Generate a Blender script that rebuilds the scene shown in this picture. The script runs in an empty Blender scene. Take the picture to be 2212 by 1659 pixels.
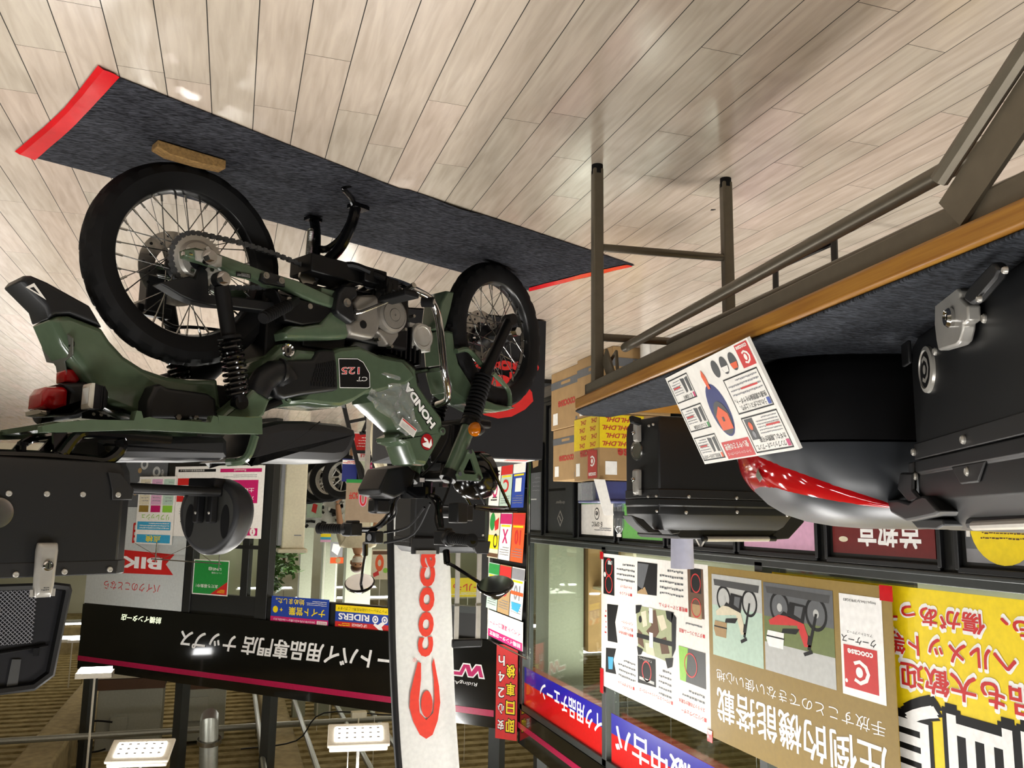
import bpy, bmesh, math, random
from mathutils import Vector as V, Matrix
PI = math.pi
random.seed(7)
S = bpy.context.scene
C = S.collection
sin, cos, rad = math.sin, math.cos, math.radians

# ---------------------------------------------------------------- camera (held upside down, about one metre above the floor)
FOC, PITCH, YAW, ROLL = 1827.445, 0.15407, 0.314891, 0.015218
_F = V((-sin(YAW)*cos(PITCH), cos(YAW)*cos(PITCH), -sin(PITCH)))
_R = _F.cross(V((0, 0, 1))).normalized()
_U = _R.cross(_F)
_R, _U = _R*cos(ROLL)+_U*sin(ROLL), _U*cos(ROLL)-_R*sin(ROLL)
EYE = V((0, 0, 1.0))
cd = bpy.data.cameras.new('camera')
cd.sensor_width = 36
cd.lens = FOC/2212*36
cd.clip_start = .02
cam = bpy.data.objects.new('camera', cd)
C.objects.link(cam)
M3 = Matrix((-_R, -_U, -_F)).transposed()
cam.matrix_world = Matrix.Translation(EYE) @ M3.to_4x4()
S.camera = cam
S.view_settings.view_transform = 'Standard'
S.view_settings.look = 'None'
S.view_settings.gamma = 1
S.view_settings.use_curve_mapping = False
S.view_settings.exposure = 0.02
S.cycles.max_bounces = 8
S.cycles.transparent_max_bounces = 12

# ---------------------------------------------------------------- world: dim light of the surrounding parking hall
w = bpy.data.worlds.new('world'); S.world = w; w.use_nodes = True
w.node_tree.nodes['Background'].inputs[0].default_value = (.84, .87, .86, 1)
w.node_tree.nodes['Background'].inputs[1].default_value = .26

def area_light(name, loc, size, power, target=None, col=(1, .975, .94)):
    d = bpy.data.lights.new(name, 'AREA'); d.shape = 'RECTANGLE'; d.size, d.size_y = size; d.energy = power; d.color = col
    o = bpy.data.objects.new(name, d); C.objects.link(o); o.location = loc
    if target is not None:
        o.rotation_euler = (V(target)-V(loc)).to_track_quat('-Z', 'Y').to_euler()
    return o
LAMPS = [  # ceiling luminaires of the hall (their housings are built with the ceiling)
    ((2.5, -.8, 3.6), (1.2, .25), 24), ((2.5, 1.8, 3.6), (1.2, .25), 26), ((2.5, 4.2, 3.6), (1.2, .25), 34), ((4.6, .6, 3.6), (1.2, .25), 45), ((4.6, 3.2, 3.6), (1.2, .25), 40),
    ((.35, -.7, 3.6), (1.2, .25), 62), ((-.75, -1.2, 3.6), (1.2, .25), 25), ((-2.0, 3.6, 3.6), (1.2, .25), 52), ((-2.3, 1.6, 3.6), (.25, 1.2), 60), ((-.9, 5.6, 3.6), (1.2, .25), 45), ((1.2, 7.0, 3.6), (1.2, .25), 30), ((-1.8, -2.6, 3.6), (1.2, .25), 40)]  # the two by the left shop front are added to brighten the floor there
for i, (l, s, p) in enumerate(LAMPS):
    area_light('hall_lamp_light', (l[0], l[1], l[2]-.045), s, p, (l[0], l[1], 0))
    pd_ = bpy.data.lights.new('hall_lamp_glow', 'POINT'); pd_.energy = p*.22; pd_.shadow_soft_size = .12; pd_.color = (1, .975, .94)   # sideways light of the same lamp
    po = bpy.data.objects.new('hall_lamp_glow', pd_); C.objects.link(po); po.location = (l[0], l[1], l[2]-.16)

# ---------------------------------------------------------------- pixel -> place helpers (photo is 2212 x 1659)
def ray(x, y): return (_F*FOC + _R*(1106-x) + _U*(y-829.5)).normalized()
def at(x, y, p0, n):
    d = ray(x, y); n = V(n); t = (V(p0)-EYE).dot(n)/d.dot(n); return EYE+d*t
def atz(x, y, z=0.): return at(x, y, (0, 0, z), (0, 0, 1))
def atx(x, y, X): return at(x, y, (X, 0, 0), (1, 0, 0))
def crop(ox, oy, pts, k=3.318): return [(ox+a/k, oy+b/k) for a, b in pts]

# ---------------------------------------------------------------- materials
MATS = {}
def hexc(h):
    r = [int(h[i:i+2], 16)/255 for i in (0, 2, 4)]
    return tuple(c/12.92 if c <= .04045 else ((c+.055)/1.055)**2.4 for c in r)
def mat(name, col, rough=.5, metal=0., var=.06, scale=40., emit=0., coat=0., spec=.5, bump=0., stretch=None, alpha=1., trans=0.):
    if name in MATS: return MATS[name]
    m = bpy.data.materials.new(name); m.use_nodes = True; MATS[name] = m
    nt = m.node_tree; b = nt.nodes['Principled BSDF']; L = nt.links
    c = hexc(col) if isinstance(col, str) else col
    b.inputs['Roughness'].default_value = rough; b.inputs['Metallic'].default_value = metal
    b.inputs['Specular IOR Level'].default_value = spec; b.inputs['Coat Weight'].default_value = coat
    b.inputs['Coat Roughness'].default_value = .06
    b.inputs['Alpha'].default_value = alpha; b.inputs['Transmission Weight'].default_value = trans
    tc = nt.nodes.new('ShaderNodeTexCoord'); nz = nt.nodes.new('ShaderNodeTexNoise')
    nz.inputs['Scale'].default_value = scale; nz.inputs['Detail'].default_value = 4
    if stretch:
        mp = nt.nodes.new('ShaderNodeMapping'); mp.inputs['Scale'].default_value = stretch
        L.new(tc.outputs['Object'], mp.inputs[0]); L.new(mp.outputs[0], nz.inputs['Vector'])
    else: L.new(tc.outputs['Object'], nz.inputs['Vector'])
    rp = nt.nodes.new('ShaderNodeValToRGB')
    rp.color_ramp.elements[0].position = .3; rp.color_ramp.elements[1].position = .7
    rp.color_ramp.elements[0].color = (*[x*(1-var) for x in c], 1); rp.color_ramp.elements[1].color = (*[min(1, x*(1+var)) for x in c], 1)
    L.new(nz.outputs['Fac'], rp.inputs[0]); L.new(rp.outputs[0], b.inputs['Base Color'])
    if emit:
        b.inputs['Emission Color'].default_value = (*c, 1); b.inputs['Emission Strength'].default_value = emit
    if bump:
        bm = nt.nodes.new('ShaderNodeBump'); bm.inputs['Strength'].default_value = bump; bm.inputs['Distance'].default_value = .004
        L.new(nz.outputs['Fac'], bm.inputs['Height']); L.new(bm.outputs[0], b.inputs['Normal'])
    return m
def glassy(name, col, fac=.88, rough=.02, milk=0.):
    if name in MATS: return MATS[name]
    m = bpy.data.materials.new(name); m.use_nodes = True; MATS[name] = m; nt = m.node_tree
    nt.nodes.remove(nt.nodes['Principled BSDF']); out = nt.nodes['Material Output']
    t = nt.nodes.new('ShaderNodeBsdfTransparent'); t.inputs[0].default_value = (*col, 1)
    g = nt.nodes.new('ShaderNodeBsdfGlossy'); g.inputs['Roughness'].default_value = rough
    lw = nt.nodes.new('ShaderNodeLayerWeight'); lw.inputs[0].default_value = .5
    fr = nt.nodes.new('ShaderNodeMath'); fr.operation = 'POWER'; fr.inputs[1].default_value = 4.
    nt.links.new(lw.outputs['Facing'], fr.inputs[0])
    ma = nt.nodes.new('ShaderNodeMath'); ma.operation = 'MULTIPLY_ADD'; ma.inputs[1].default_value = .7; ma.inputs[2].default_value = max(.03, 1-fac-.04); ma.use_clamp = True
    mx = nt.nodes.new('ShaderNodeMixShader')
    nt.links.new(fr.outputs[0], ma.inputs[0]); nt.links.new(ma.outputs[0], mx.inputs[0])
    if milk:
        df = nt.nodes.new('ShaderNodeBsdfDiffuse'); df.inputs[0].default_value = (.85, .88, .9, 1); m2 = nt.nodes.new('ShaderNodeMixShader'); m2.inputs[0].default_value = milk
        nt.links.new(t.outputs[0], m2.inputs[1]); nt.links.new(df.outputs[0], m2.inputs[2]); t = m2
    nt.links.new(t.outputs[0], mx.inputs[1]); nt.links.new(g.outputs[0], mx.inputs[2]); nt.links.new(mx.outputs[0], out.inputs[0])
    return m

# ---------------------------------------------------------------- geometry builder
FONT = {}
def text_mesh(s, bold=0.):
    k = (s, bold)
    if k in FONT: return FONT[k]
    cu = bpy.data.curves.new('t', 'FONT'); cu.body = s; cu.resolution_u = 3; cu.offset = bold; cu.fill_mode = 'FRONT'
    ob = bpy.data.objects.new('t', cu)
    me = bpy.data.meshes.new_from_object(ob)
    vs = [(v.co.x, v.co.y) for v in me.vertices]; fs = [tuple(p.vertices) for p in me.polygons]
    bpy.data.objects.remove(ob); bpy.data.curves.remove(cu); bpy.data.meshes.remove(me)
    FONT[k] = (vs, fs); return FONT[k]
def basis(n):
    n = V(n).normalized(); a = V((0, 0, 1)) if abs(n.z) < .9 else V((1, 0, 0))
    u = a.cross(n).normalized(); return u, n.cross(u), n
class Fr:
    """flat drawing frame: origin o (lower left), unit u to the right, v up, size w x h"""
    def __init__(s, o, u, v, w, h):
        s.o, s.u, s.v, s.w, s.h = V(o), V(u).normalized(), V(v).normalized(), w, h; s.n = s.u.cross(s.v).normalized()
    def p(s, x, y, d=0.): return s.o+s.u*(x*s.w)+s.v*(y*s.h)+s.n*d
class G:
    def __init__(s): s.v, s.f, s.m, s.c = [], [], [], []
    def add(s, vs, fs, mi=0):
        b = len(s.v); s.v += [V(p) for p in vs]; s.c.append((b, len(s.v), len(s.f), len(s.f)+len(fs)))
        for f in fs: s.f.append([b+i for i in f]); s.m.append(mi)
        return s
    def box(s, c, d, mi=0, R=None):
        x, y, z = [k/2 for k in d]; c = V(c)
        ps = [V((a, b, e)) for a in (-x, x) for b in (-y, y) for e in (-z, z)]
        if R is not None: ps = [R @ p for p in ps]
        return s.add([c+p for p in ps], [(0, 1, 3, 2), (4, 6, 7, 5), (0, 4, 5, 1), (2, 3, 7, 6), (0, 2, 6, 4), (1, 5, 7, 3)], mi)
    def bar(s, p0, p1, w, h, mi=0, up=(0, 0, 1)):
        p0, p1 = V(p0), V(p1); t = (p1-p0).normalized(); a = V(up).cross(t)
        if a.length < 1e-4: a = V((1, 0, 0)).cross(t)
        a.normalize(); b = t.cross(a)
        return s.loft([[p+a*(i*w/2)+b*(j*h/2) for i, j in ((-1, -1), (1, -1), (1, 1), (-1, 1))] for p in (p0, p1)], mi)
    def loft(s, rings, mi=0, caps=True, closed=False):
        n = len(rings[0]); vs = [p for r in rings for p in r]; fs = []
        k = len(rings)
        for i in range(k if closed else k-1):
            a, b = i*n, ((i+1) % k)*n
            for j in range(n): fs.append((a+j, a+(j+1) % n, b+(j+1) % n, b+j))
        if caps and not closed: fs += [tuple(range(n))[::-1], tuple(range((k-1)*n, k*n))]
        return s.add(vs, fs, mi)
    def prism(s, pts, d, mi=0):
        d = V(d); a = [V(p) for p in pts]; return s.loft([a, [p+d for p in a]], mi)
    def cyl(s, p0, p1, r0, r1=None, n=16, mi=0):
        p0, p1 = V(p0), V(p1); r1 = r0 if r1 is None else r1; u, v, _ = basis(p1-p0)
        return s.loft([[p+u*(r*cos(2*PI*i/n))+v*(r*sin(2*PI*i/n)) for i in range(n)] for p, r in ((p0, r0), (p1, r1))], mi)
    def lathe(s, o, ax, prof, n=32, mi=0, caps=True, closed=False):
        o = V(o); u, v, a = basis(ax)
        return s.loft([[o+a*h+u*(r*cos(2*PI*i/n))+v*(r*sin(2*PI*i/n)) for i in range(n)] for r, h in prof], mi, caps, closed)
    def tube(s, path, r, n=8, mi=0, closed=False):
        P = [V(p) for p in path]; k = len(P); rs = r if isinstance(r, (list, tuple)) else [r]*k; rings = []
        T = []
        for i in range(k):
            a = P[(i-1) % k] if (closed or i) else P[0]; b = P[(i+1) % k] if (closed or i < k-1) else P[-1]
            T.append((b-a).normalized())
        u = basis(T[0])[0]
        for i in range(k):
            u = (u-T[i]*u.dot(T[i])).normalized(); v = T[i].cross(u)
            rings.append([P[i]+u*(rs[i]*cos(2*PI*j/n))+v*(rs[i]*sin(2*PI*j/n)) for j in range(n)])
        return s.loft(rings, mi, True, closed)
    def ball(s, c, r, n=16, m=10, mi=0):
        r = r if isinstance(r, (tuple, list)) else (r, r, r); c = V(c)
        return s.loft([[c+V((r[0]*sin(t)*cos(2*PI*j/n), r[1]*sin(t)*sin(2*PI*j/n), r[2]*cos(t))) for j in range(n)]
                       for t in [max(.02, min(PI-.02, PI*i/m)) for i in range(m+1)]], mi)
    # drawing on a frame
    def rect(s, F, x, y, w, h, mi=0, d=0.): return s.add([F.p(x, y, d), F.p(x+w, y, d), F.p(x+w, y+h, d), F.p(x, y+h, d)], [(0, 1, 2, 3)], mi)
    def poly(s, F, pts, mi=0, d=0.): return s.add([F.p(x, y, d) for x, y in pts], [tuple(range(len(pts)))], mi)
    def circ(s, F, x, y, r, mi=0, d=0., ry=None, n=28, hole=0.):
        ry = ry if ry is not None else r*F.w/F.h
        o = [F.p(x+r*cos(2*PI*i/n), y+ry*sin(2*PI*i/n), d) for i in range(n)]
        if not hole: return s.add(o, [tuple(range(n))], mi)
        q = [F.p(x+hole*r*cos(2*PI*i/n), y+hole*ry*sin(2*PI*i/n), d) for i in range(n)]
        return s.add(o+q, [(i, (i+1) % n, n+(i+1) % n, n+i) for i in range(n)], mi)
    def lines(s, F, x, y, w, h, k, mi=0, d=0., fill=.45):
        r_ = random.Random(int(x*977+y*331+k)); gl = h*F.h/k*.62/F.w     # rows of tiny dashes: print too small to read
        for i in range(k):
            e_ = w*(1 if i else .7); q = 0.
            while q < e_-gl*.5:
                a = min(e_-q, gl*r_.uniform(.5, 1.6)); s.rect(F, x+q, y+h*(i+.2+.12*r_.random())/k, a, h*fill*r_.uniform(.8, 1.3)/k, mi, d); q += a+gl*.28
        return s
    def text(s, F, t, x, y, w, h, mi=0, d=0., bold=0., shear=0., rot=0.):
        if bold > .006 and any(ord(c) > 0x2e80 for c in t):   # heavy weight for dense characters: overlapping shifted strokes
            n_ = max(1, sum(2 if ord(c) > 0x2e80 else 1.1 for c in t)/2); ex, ey = (w/n_, h) if not rot else (w, h/n_)
            k = 8 if bold > .045 else 4
            for i in range(k): s.text(F, t, x+ex*bold*.9*cos(2*PI*(i+.5)/k), y+ey*bold*.9*sin(2*PI*(i+.5)/k), w, h, mi, d+i*1e-6, 0., shear, rot)
            return s
        vs, fs = text_mesh(t, bold)
        if not vs: return s
        x0, x1 = min(a for a, _ in vs), max(a for a, _ in vs); y0, y1 = min(b for _, b in vs), max(b for _, b in vs)
        pts = []
        for a, b in vs:
            X, Y = (a-x0)/max(1e-6, x1-x0), (b-y0)/max(1e-6, y1-y0)
            if rot: # quarter turns
                if rot == 1: X, Y = 1-Y, X
                elif rot == -1: X, Y = Y, 1-X
                else: X, Y = 1-X, 1-Y
            pts.append(F.p(x+w*X+shear*h*Y*F.h/F.w, y+h*Y, d))
        return s.add(pts, fs, mi)
    def board(s, F, t=.004, mi=0):
        return s.prism([F.p(0, 0), F.p(1, 0), F.p(1, 1), F.p(0, 1)], F.n*-t, mi)
    def build(s, name, mats, parent=None, bevel=0., local=False, ang=35, seg=2, origin=None, recalc=True, sub=0, split=None):
        if (parent is not None if split is None else split) and len(s.c) > 1:
            bb = []
            for a, b, _, _ in s.c:
                q = s.v[a:b]; bb.append([f_([p[k] for p in q]) for f_ in (min, max) for k in range(3)] if q else None)
            id_ = list(range(len(s.c)))
            def root(i):
                while id_[i] != i: i = id_[i]
                return i
            for i in range(len(bb)):
                for j in range(i):
                    A, B = bb[i], bb[j]
                    if A is None or B is None or all(A[k] <= B[k+3]+.0006 and B[k] <= A[k+3]+.0006 for k in range(3)): id_[root(i)] = root(j)
            gr = {}
            for i in range(len(bb)): gr.setdefault(root(i), []).append(i)
            if len(gr) > 1:
                first = None
                for idx in sorted(gr.values(), key=lambda L_: -sum(s.c[i][1]-s.c[i][0] for i in L_)):
                    h = G()
                    for i in idx:
                        a, b, f0, f1 = s.c[i]; o_ = len(h.v); h.v += s.v[a:b]
                        for k in range(f0, f1): h.f.append([x-a+o_ for x in s.f[k]]); h.m.append(s.m[k])
                    o = h.build(name, mats, parent, bevel, local, ang, seg, origin, recalc, sub, False)
                    first = first or o
                return first
        me = bpy.data.meshes.new(name); vs = s.v
        o = bpy.data.objects.new(name, me); C.objects.link(o)
        if parent is not None:
            o.parent = parent
            if not local: iv = WM(parent).inverted(); vs = [iv @ p for p in vs]
        else:
            if origin is None:
                xs = [p.x for p in vs]; ys = [p.y for p in vs]; zs = [p.z for p in vs]
                origin = ((min(xs)+max(xs))/2, (min(ys)+max(ys))/2, min(zs))
            og = V(origin); vs = [p-og for p in vs]; o.location = og
        me.from_pydata(vs, [], s.f)
        mats = mats if isinstance(mats, (list, tuple)) else [mats]
        for m in mats: me.materials.append(MATS[m] if isinstance(m, str) else m)
        for p, mi in zip(me.polygons, s.m): p.material_index = mi
        if recalc:
            b = bmesh.new(); b.from_mesh(me); bmesh.ops.recalc_face_normals(b, faces=b.faces); b.to_mesh(me); b.free()
        me.shade_smooth(); me.set_sharp_from_angle(angle=rad(ang))
        if bevel:
            md = o.modifiers.new('bevel', 'BEVEL'); md.width = bevel; md.segments = seg; md.limit_method = 'ANGLE'; md.angle_limit = rad(30)
        if sub:
            md = o.modifiers.new('sub', 'SUBSURF'); md.levels = sub; md.render_levels = sub
        return o
def WM(o):
    m = Matrix.Translation(o.location) @ o.rotation_euler.to_matrix().to_4x4()
    return WM(o.parent) @ m if o.parent else m
def thing(name, label, cat, loc=(0, 0, 0), rz=0., group=None):
    o = bpy.data.objects.new(name, None); C.objects.link(o); o.empty_display_size = .1
    o.location = loc; o.rotation_euler = (0, 0, rz); return tag(o, label, cat, group)
def tag(o, label, cat, group=None):
    o['label'] = label; o['category'] = cat
    if group: o['group'] = group
    return o
def struct(o): o['kind'] = 'structure'; return o
def copy_tree(o, parent=None):
    c = o.copy(); C.objects.link(c); c.parent = parent
    for ch in [x for x in C.objects if x.parent == o]: copy_tree(ch, c)
    return c
def arc(c, r, a0, a1, n, u=(1, 0, 0), v=(0, 0, 1)):
    c, u, v = V(c), V(u), V(v); return [c+u*(r*cos(a0+(a1-a0)*i/n))+v*(r*sin(a0+(a1-a0)*i/n)) for i in range(n+1)]
def smooth_path(pts, n=4):
    P = [V(p) for p in pts]; out = []
    for i in range(len(P)-1):
        a, b, c, d = P[max(0, i-1)], P[i], P[i+1], P[min(len(P)-1, i+2)]
        for k in range(n):
            t = k/n; out.append(.5*((2*b)+(c-a)*t+(2*a-5*b+4*c-d)*t*t+(3*b-a-3*c+d)*t**3))
    return out+[P[-1]]

# palette
for a in [('black_plastic', '101113', .42), ('matte_black', '08080a', .6), ('gloss_black', '060607', .14), ('rubber', '09090a', .72), ('seat_vinyl', '1d1e21', .48),
          ('olive_paint', '4a5946', .16), ('dark_olive', '39463a', .3), ('red_lens', '9c0d12', .08), ('amber_lens', 'a85a06', .1), ('clear_lens', 'b9b3a6', .15),
          ('white', 'ece9e2', .5), ('paper', 'e6e5df', .55), ('black', '0b0b0c', .5), ('red', 'c8201e', .5), ('magenta', 'c01563', .5), ('yellow', 'f0d400', .5),
          ('blue', '1c3f9c', .5), ('green', '1f8a3a', .5), ('grey', '85868a', .5), ('orange', 'e2571f', .5), ('navy', '16246b', .5), ('pink', 'd8a6c4', .5),
          ('gold', '8f7530', .5), ('lightgrey', 'b9bbb8', .5), ('darkgrey', '3d3e3f', .5), ('cyan', '3aa0c8', .5), ('lime', '8cc63f', .5), ('darkred', '6a1a1a', .4), ('leafgreen', '5c9a4a', .5), ('plate_dark', '2b2b28', .6), ('camo', '9fa67e', .5), ('grass', '66743c', .5), ('cream', 'd8cfb4', .6),
          ('brown', '5c3c22', .6), ('tan', 'a88a5e', .6), ('mint', 'b4cdbc', .5), ('skin', 'b98a68', .6), ('ash', '5a5d60', .5)]:
    mat(a[0], a[1], a[2], spec=.25 if a[0] in ('rubber', 'matte_black', 'black') else .4 if a[0] in ('black_plastic', 'seat_vinyl') else .5)
mat('bracket_grey', '55564f', .45, .2)
mat('alu', 'b5b2aa', .36, .45); mat('steel', 'a9a8a4', .25, 1.); mat('chrome', 'cfcfcf', .1, 1.); mat('engine_grey', '7f7a72', .36, .35); mat('rim_black', '141415', .3)
mat('taupe_metal', '6a6355', .38, .5); mat('white_strong', 'f4f4f2', .4)
# ================================================================ THE ROOM
XW = -2.5
CN = V((XW, 7.3, 0)); DU = V((.70711, .70711, 0)); DN = V((.70711, -.70711, 0)); UP = V((0, 0, 1))
def DF(t0, z0, t1, z1, off=.02): return Fr(CN+DU*t0+DN*off+UP*z0, DU, UP, t1-t0, z1-z0)      # frame on the diagonal shop front
def LF(y0, z0, y1, z1, off=.02): return Fr(V((XW+off, y0, z0)), (0, 1, 0), UP, y1-y0, z1-z0)  # frame on the left shop front
def dt(t, z, off=0.): return CN+DU*t+DN*off+UP*z

# --- floor: wood-look planks about 10 cm wide running away from the camera
def plank_mat(name):
    m = bpy.data.materials.new(name); MATS[name] = m; m.use_nodes = True; nt = m.node_tree; L = nt.links; b = nt.nodes['Principled BSDF']
    at_ = nt.nodes.new('ShaderNodeAttribute'); at_.attribute_name = 'tone'
    tc = nt.nodes.new('ShaderNodeTexCoord'); mp = nt.nodes.new('ShaderNodeMapping'); mp.inputs['Scale'].default_value = (34, 3.2, 1)
    ad = nt.nodes.new('ShaderNodeVectorMath'); ad.operation = 'ADD'
    L.new(tc.outputs['Object'], ad.inputs[0]); sc = nt.nodes.new('ShaderNodeVectorMath'); sc.operation = 'SCALE'; sc.inputs['Scale'].default_value = 9.
    L.new(at_.outputs['Color'], sc.inputs[0]); L.new(sc.outputs[0], ad.inputs[1]); L.new(ad.outputs[0], mp.inputs[0])
    nz = nt.nodes.new('ShaderNodeTexNoise'); nz.inputs['Scale'].default_value = 1.6; nz.inputs['Detail'].default_value = 6; nz.inputs['Distortion'].default_value = .5
    L.new(mp.outputs[0], nz.inputs['Vector'])
    r1 = nt.nodes.new('ShaderNodeValToRGB'); e = r1.color_ramp.elements
    e[0].position = .30; e[0].color = (*hexc('ab9e90'), 1); e[1].position = .66; e[1].color = (*hexc('bdb0a2'), 1)
    L.new(nz.outputs['Fac'], r1.inputs[0])
    hs = nt.nodes.new('ShaderNodeMix'); hs.data_type = 'RGBA'; hs.blend_type = 'MULTIPLY'; hs.inputs['Factor'].default_value = 1.
    r2 = nt.nodes.new('ShaderNodeValToRGB'); e = r2.color_ramp.elements
    e[0].color = (.93, .95, .92, 1); e[1].color = (1, .95, .93, 1); L.new(at_.outputs['Fac'], r2.inputs[0])
    L.new(r1.outputs[0], hs.inputs[6]); L.new(r2.outputs[0], hs.inputs[7]); L.new(hs.outputs[2], b.inputs['Base Color'])
    n2 = nt.nodes.new('ShaderNodeTexNoise'); n2.inputs['Scale'].default_value = 5.; n2.inputs['Detail'].default_value = 5; L.new(tc.outputs['Object'], n2.inputs['Vector'])
    n3 = nt.nodes.new('ShaderNodeTexNoise'); n3.inputs['Scale'].default_value = 55.; n3.inputs['Detail'].default_value = 4; L.new(tc.outputs['Object'], n3.inputs['Vector'])
    mr = nt.nodes.new('ShaderNodeMapRange'); mr.inputs[3].default_value = .10; mr.inputs[4].default_value = .26; L.new(n2.outputs['Fac'], mr.inputs[0]); L.new(mr.outputs[0], b.inputs['Roughness'])
    sm = nt.nodes.new('ShaderNodeMath'); sm.operation = 'MULTIPLY_ADD'; sm.inputs[1].default_value = 2.2; L.new(n2.outputs['Fac'], sm.inputs[0]); L.new(n3.outputs['Fac'], sm.inputs[2])
    bp = nt.nodes.new('ShaderNodeBump'); bp.inputs['Strength'].default_value = .07; bp.inputs['Distance'].default_value = .002
    L.new(sm.outputs[0], bp.inputs['Height']); L.new(bp.outputs[0], b.inputs['Normal'])
    b.inputs['Specular IOR Level'].default_value = .55
    return m
plank_mat('floor_plank'); mat('floor_groove', '17140f', .8)
LANE = {-1: .27, 0: 1.7939, 1: 2.033, 2: 2.205, 3: 1.908, 6: 1.867, 7: 2.11, 8: 1.4785, 9: 1.867, 10: 1.235, 11: 1.66, 12: 1.3217, 13: 1.9333, 14: 1.748, 15: 1.537, -4: 1.99, -5: 1.757, -6: 1.9694}
PW, PL = .1007048, .906
rnd = random.Random(3); fl_v, fl_f, fl_m, tone = [], [], [], []
for k in range(-70, 62):
    x1 = -.0920385-k*PW; x0 = x1-PW; o0 = LANE.get(k, rnd.uniform(0, PL)) % PL
    far = 15. if -55 < k < 40 else 9.
    j = math.ceil((-1.5-o0)/PL); y = o0+j*PL
    while y < far:
        g, h = .0011, .0007; b = len(fl_v); tn = rnd.random()
        fl_v += [(x0+g, y+h, 0), (x1-g, y+h, 0), (x1-g, y+PL-h, 0), (x0+g, y+PL-h, 0)]
        fl_f.append((b, b+1, b+2, b+3)); fl_m.append(0); tone += [tn]*4; y += PL
b = len(fl_v); fl_v += [(-8, -6, -.0012), (8, -6, -.0012), (8, 28, -.0012), (-8, 28, -.0012)]; fl_f.append((b, b+1, b+2, b+3)); fl_m.append(1); tone += [.5]*4
me = bpy.data.meshes.new('floor'); me.from_pydata(fl_v, [], fl_f); me.materials.append(MATS['floor_plank']); me.materials.append(MATS['floor_groove'])
for p, q in zip(me.polygons, fl_m): p.material_index = q
ca = me.color_attributes.new('tone', 'FLOAT_COLOR', 'CORNER')
for i, t in enumerate(tone): ca.data[i].color = (t, t, t, 1)
floor = bpy.data.objects.new('floor', me); C.objects.link(floor); struct(floor)
g = G(); g.add([(-8, 15, .0004), (8, 15, .0004), (8, 28, .0004), (-8, 28, .0004)], [(0, 1, 2, 3)]); mat('far_floor', 'bdb39c', .2); struct(g.build('floor_far', 'far_floor'))

# --- hall walls and ceiling deck
mat('hall_wall', '77745f', .7, var=.1, scale=2); mat('shop_wall', 'ccccb4', .6, var=.06, scale=1.5); mat('dark_hall', '4b4a44', .8)
for nm, c, d, m in (('wall_left', (-8.05, 11, 2.1), (.1, 34, 4.2), 'shop_wall'), ('wall_back', (0, 28.05, 2.1), (16.2, .1, 4.2), 'shop_wall'),
                    ('wall_right', (8.05, 11, 2.1), (.1, 34, 4.2), 'hall_wall'), ('wall_front', (0, -6.05, 2.1), (16.2, .1, 4.2), 'dark_hall')):
    struct(G().box(c, d).build(nm, m))
for k, (x, w_, m_, c_) in enumerate(((4.6, 1.1, 'board_green', '5f8f66'), (6.0, 1.0, 'board_peach', 'c79a6a'), (7.2, .9, 'board_cream', 'c9c39a'))):
    mat(m_, c_, .6); struct(G().box((x, 27.96, 1.3), (w_, .04, 2.2)).build('wall_back_panel', m_))
for k, (y, w_, m_) in enumerate(((9.5, 1.2, 'board_green'), (11.2, 1.2, 'board_cream'), (13.0, 1.4, 'board_peach'), (15., 1.2, 'board_green'))): struct(G().box((7.97, y, 1.2), (.04, w_, 2.2)).build('wall_right_panel', m_))
def deck_mat():
    m = bpy.data.materials.new('sprayed_deck'); MATS['sprayed_deck'] = m; m.use_nodes = True; nt = m.node_tree; b = nt.nodes['Principled BSDF']; L = nt.links
    tc = nt.nodes.new('ShaderNodeTexCoord'); nz = nt.nodes.new('ShaderNodeTexNoise'); nz.inputs['Scale'].default_value = 7; nz.inputs['Detail'].default_value = 9
    L.new(tc.outputs['Object'], nz.inputs['Vector']); rp = nt.nodes.new('ShaderNodeValToRGB'); e = rp.color_ramp.elements
    e[0].position = .3; e[0].color = (*hexc('77683f'), 1); e[1].position = .75; e[1].color = (*hexc('a99a70'), 1)
    L.new(nz.outputs['Fac'], rp.inputs[0]); L.new(rp.outputs[0], b.inputs['Base Color']); b.inputs['Roughness'].default_value = .95
    bp = nt.nodes.new('ShaderNodeBump'); bp.inputs['Strength'].default_value = .8; bp.inputs['Distance'].default_value = .03
    L.new(nz.outputs['Fac'], bp.inputs['Height']); L.new(bp.outputs[0], b.inputs['Normal'])
deck_mat()
g = G(); n = 96; P = .28
prof = []
y = -6.
while y < 28:
    prof += [(y, 4.0), (y+.15, 4.0), (y+.18, 4.075), (y+.25, 4.075)]; y += P
g.loft([[V((x, a, z)) for a, z in prof] for x in (-8, 8)], 0, caps=False)
g.f = [f for f in g.f if abs(g.v[f[0]].y-g.v[f[1]].y) < 2]; g.m = [0]*len(g.f)
struct(g.build('ceiling', 'sprayed_deck', recalc=False, ang=20))
mat('spray_beam', '9a8b66', .95, var=.25, scale=9, bump=.8)
def beam(nm, x, y0, y1, w, zb=3.62):
    return struct(G().box((x, (y0+y1)/2, (zb+4.06)/2), (w, y1-y0, 4.06-zb)).build(nm, 'spray_beam', bevel=.03))
for i, (px, wd) in enumerate(((622, .34), (60, .4), (-700, .4), (1420, .4))):
    q = atz(px, 1659, 3.62); beam('ceiling_beam', q.x, -6, 28, wd)
for yy in (20.5,): struct(G().box((0, yy, 3.75), (16, .35, .6)).build('ceiling_beam', 'spray_beam', bevel=.03))

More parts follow.
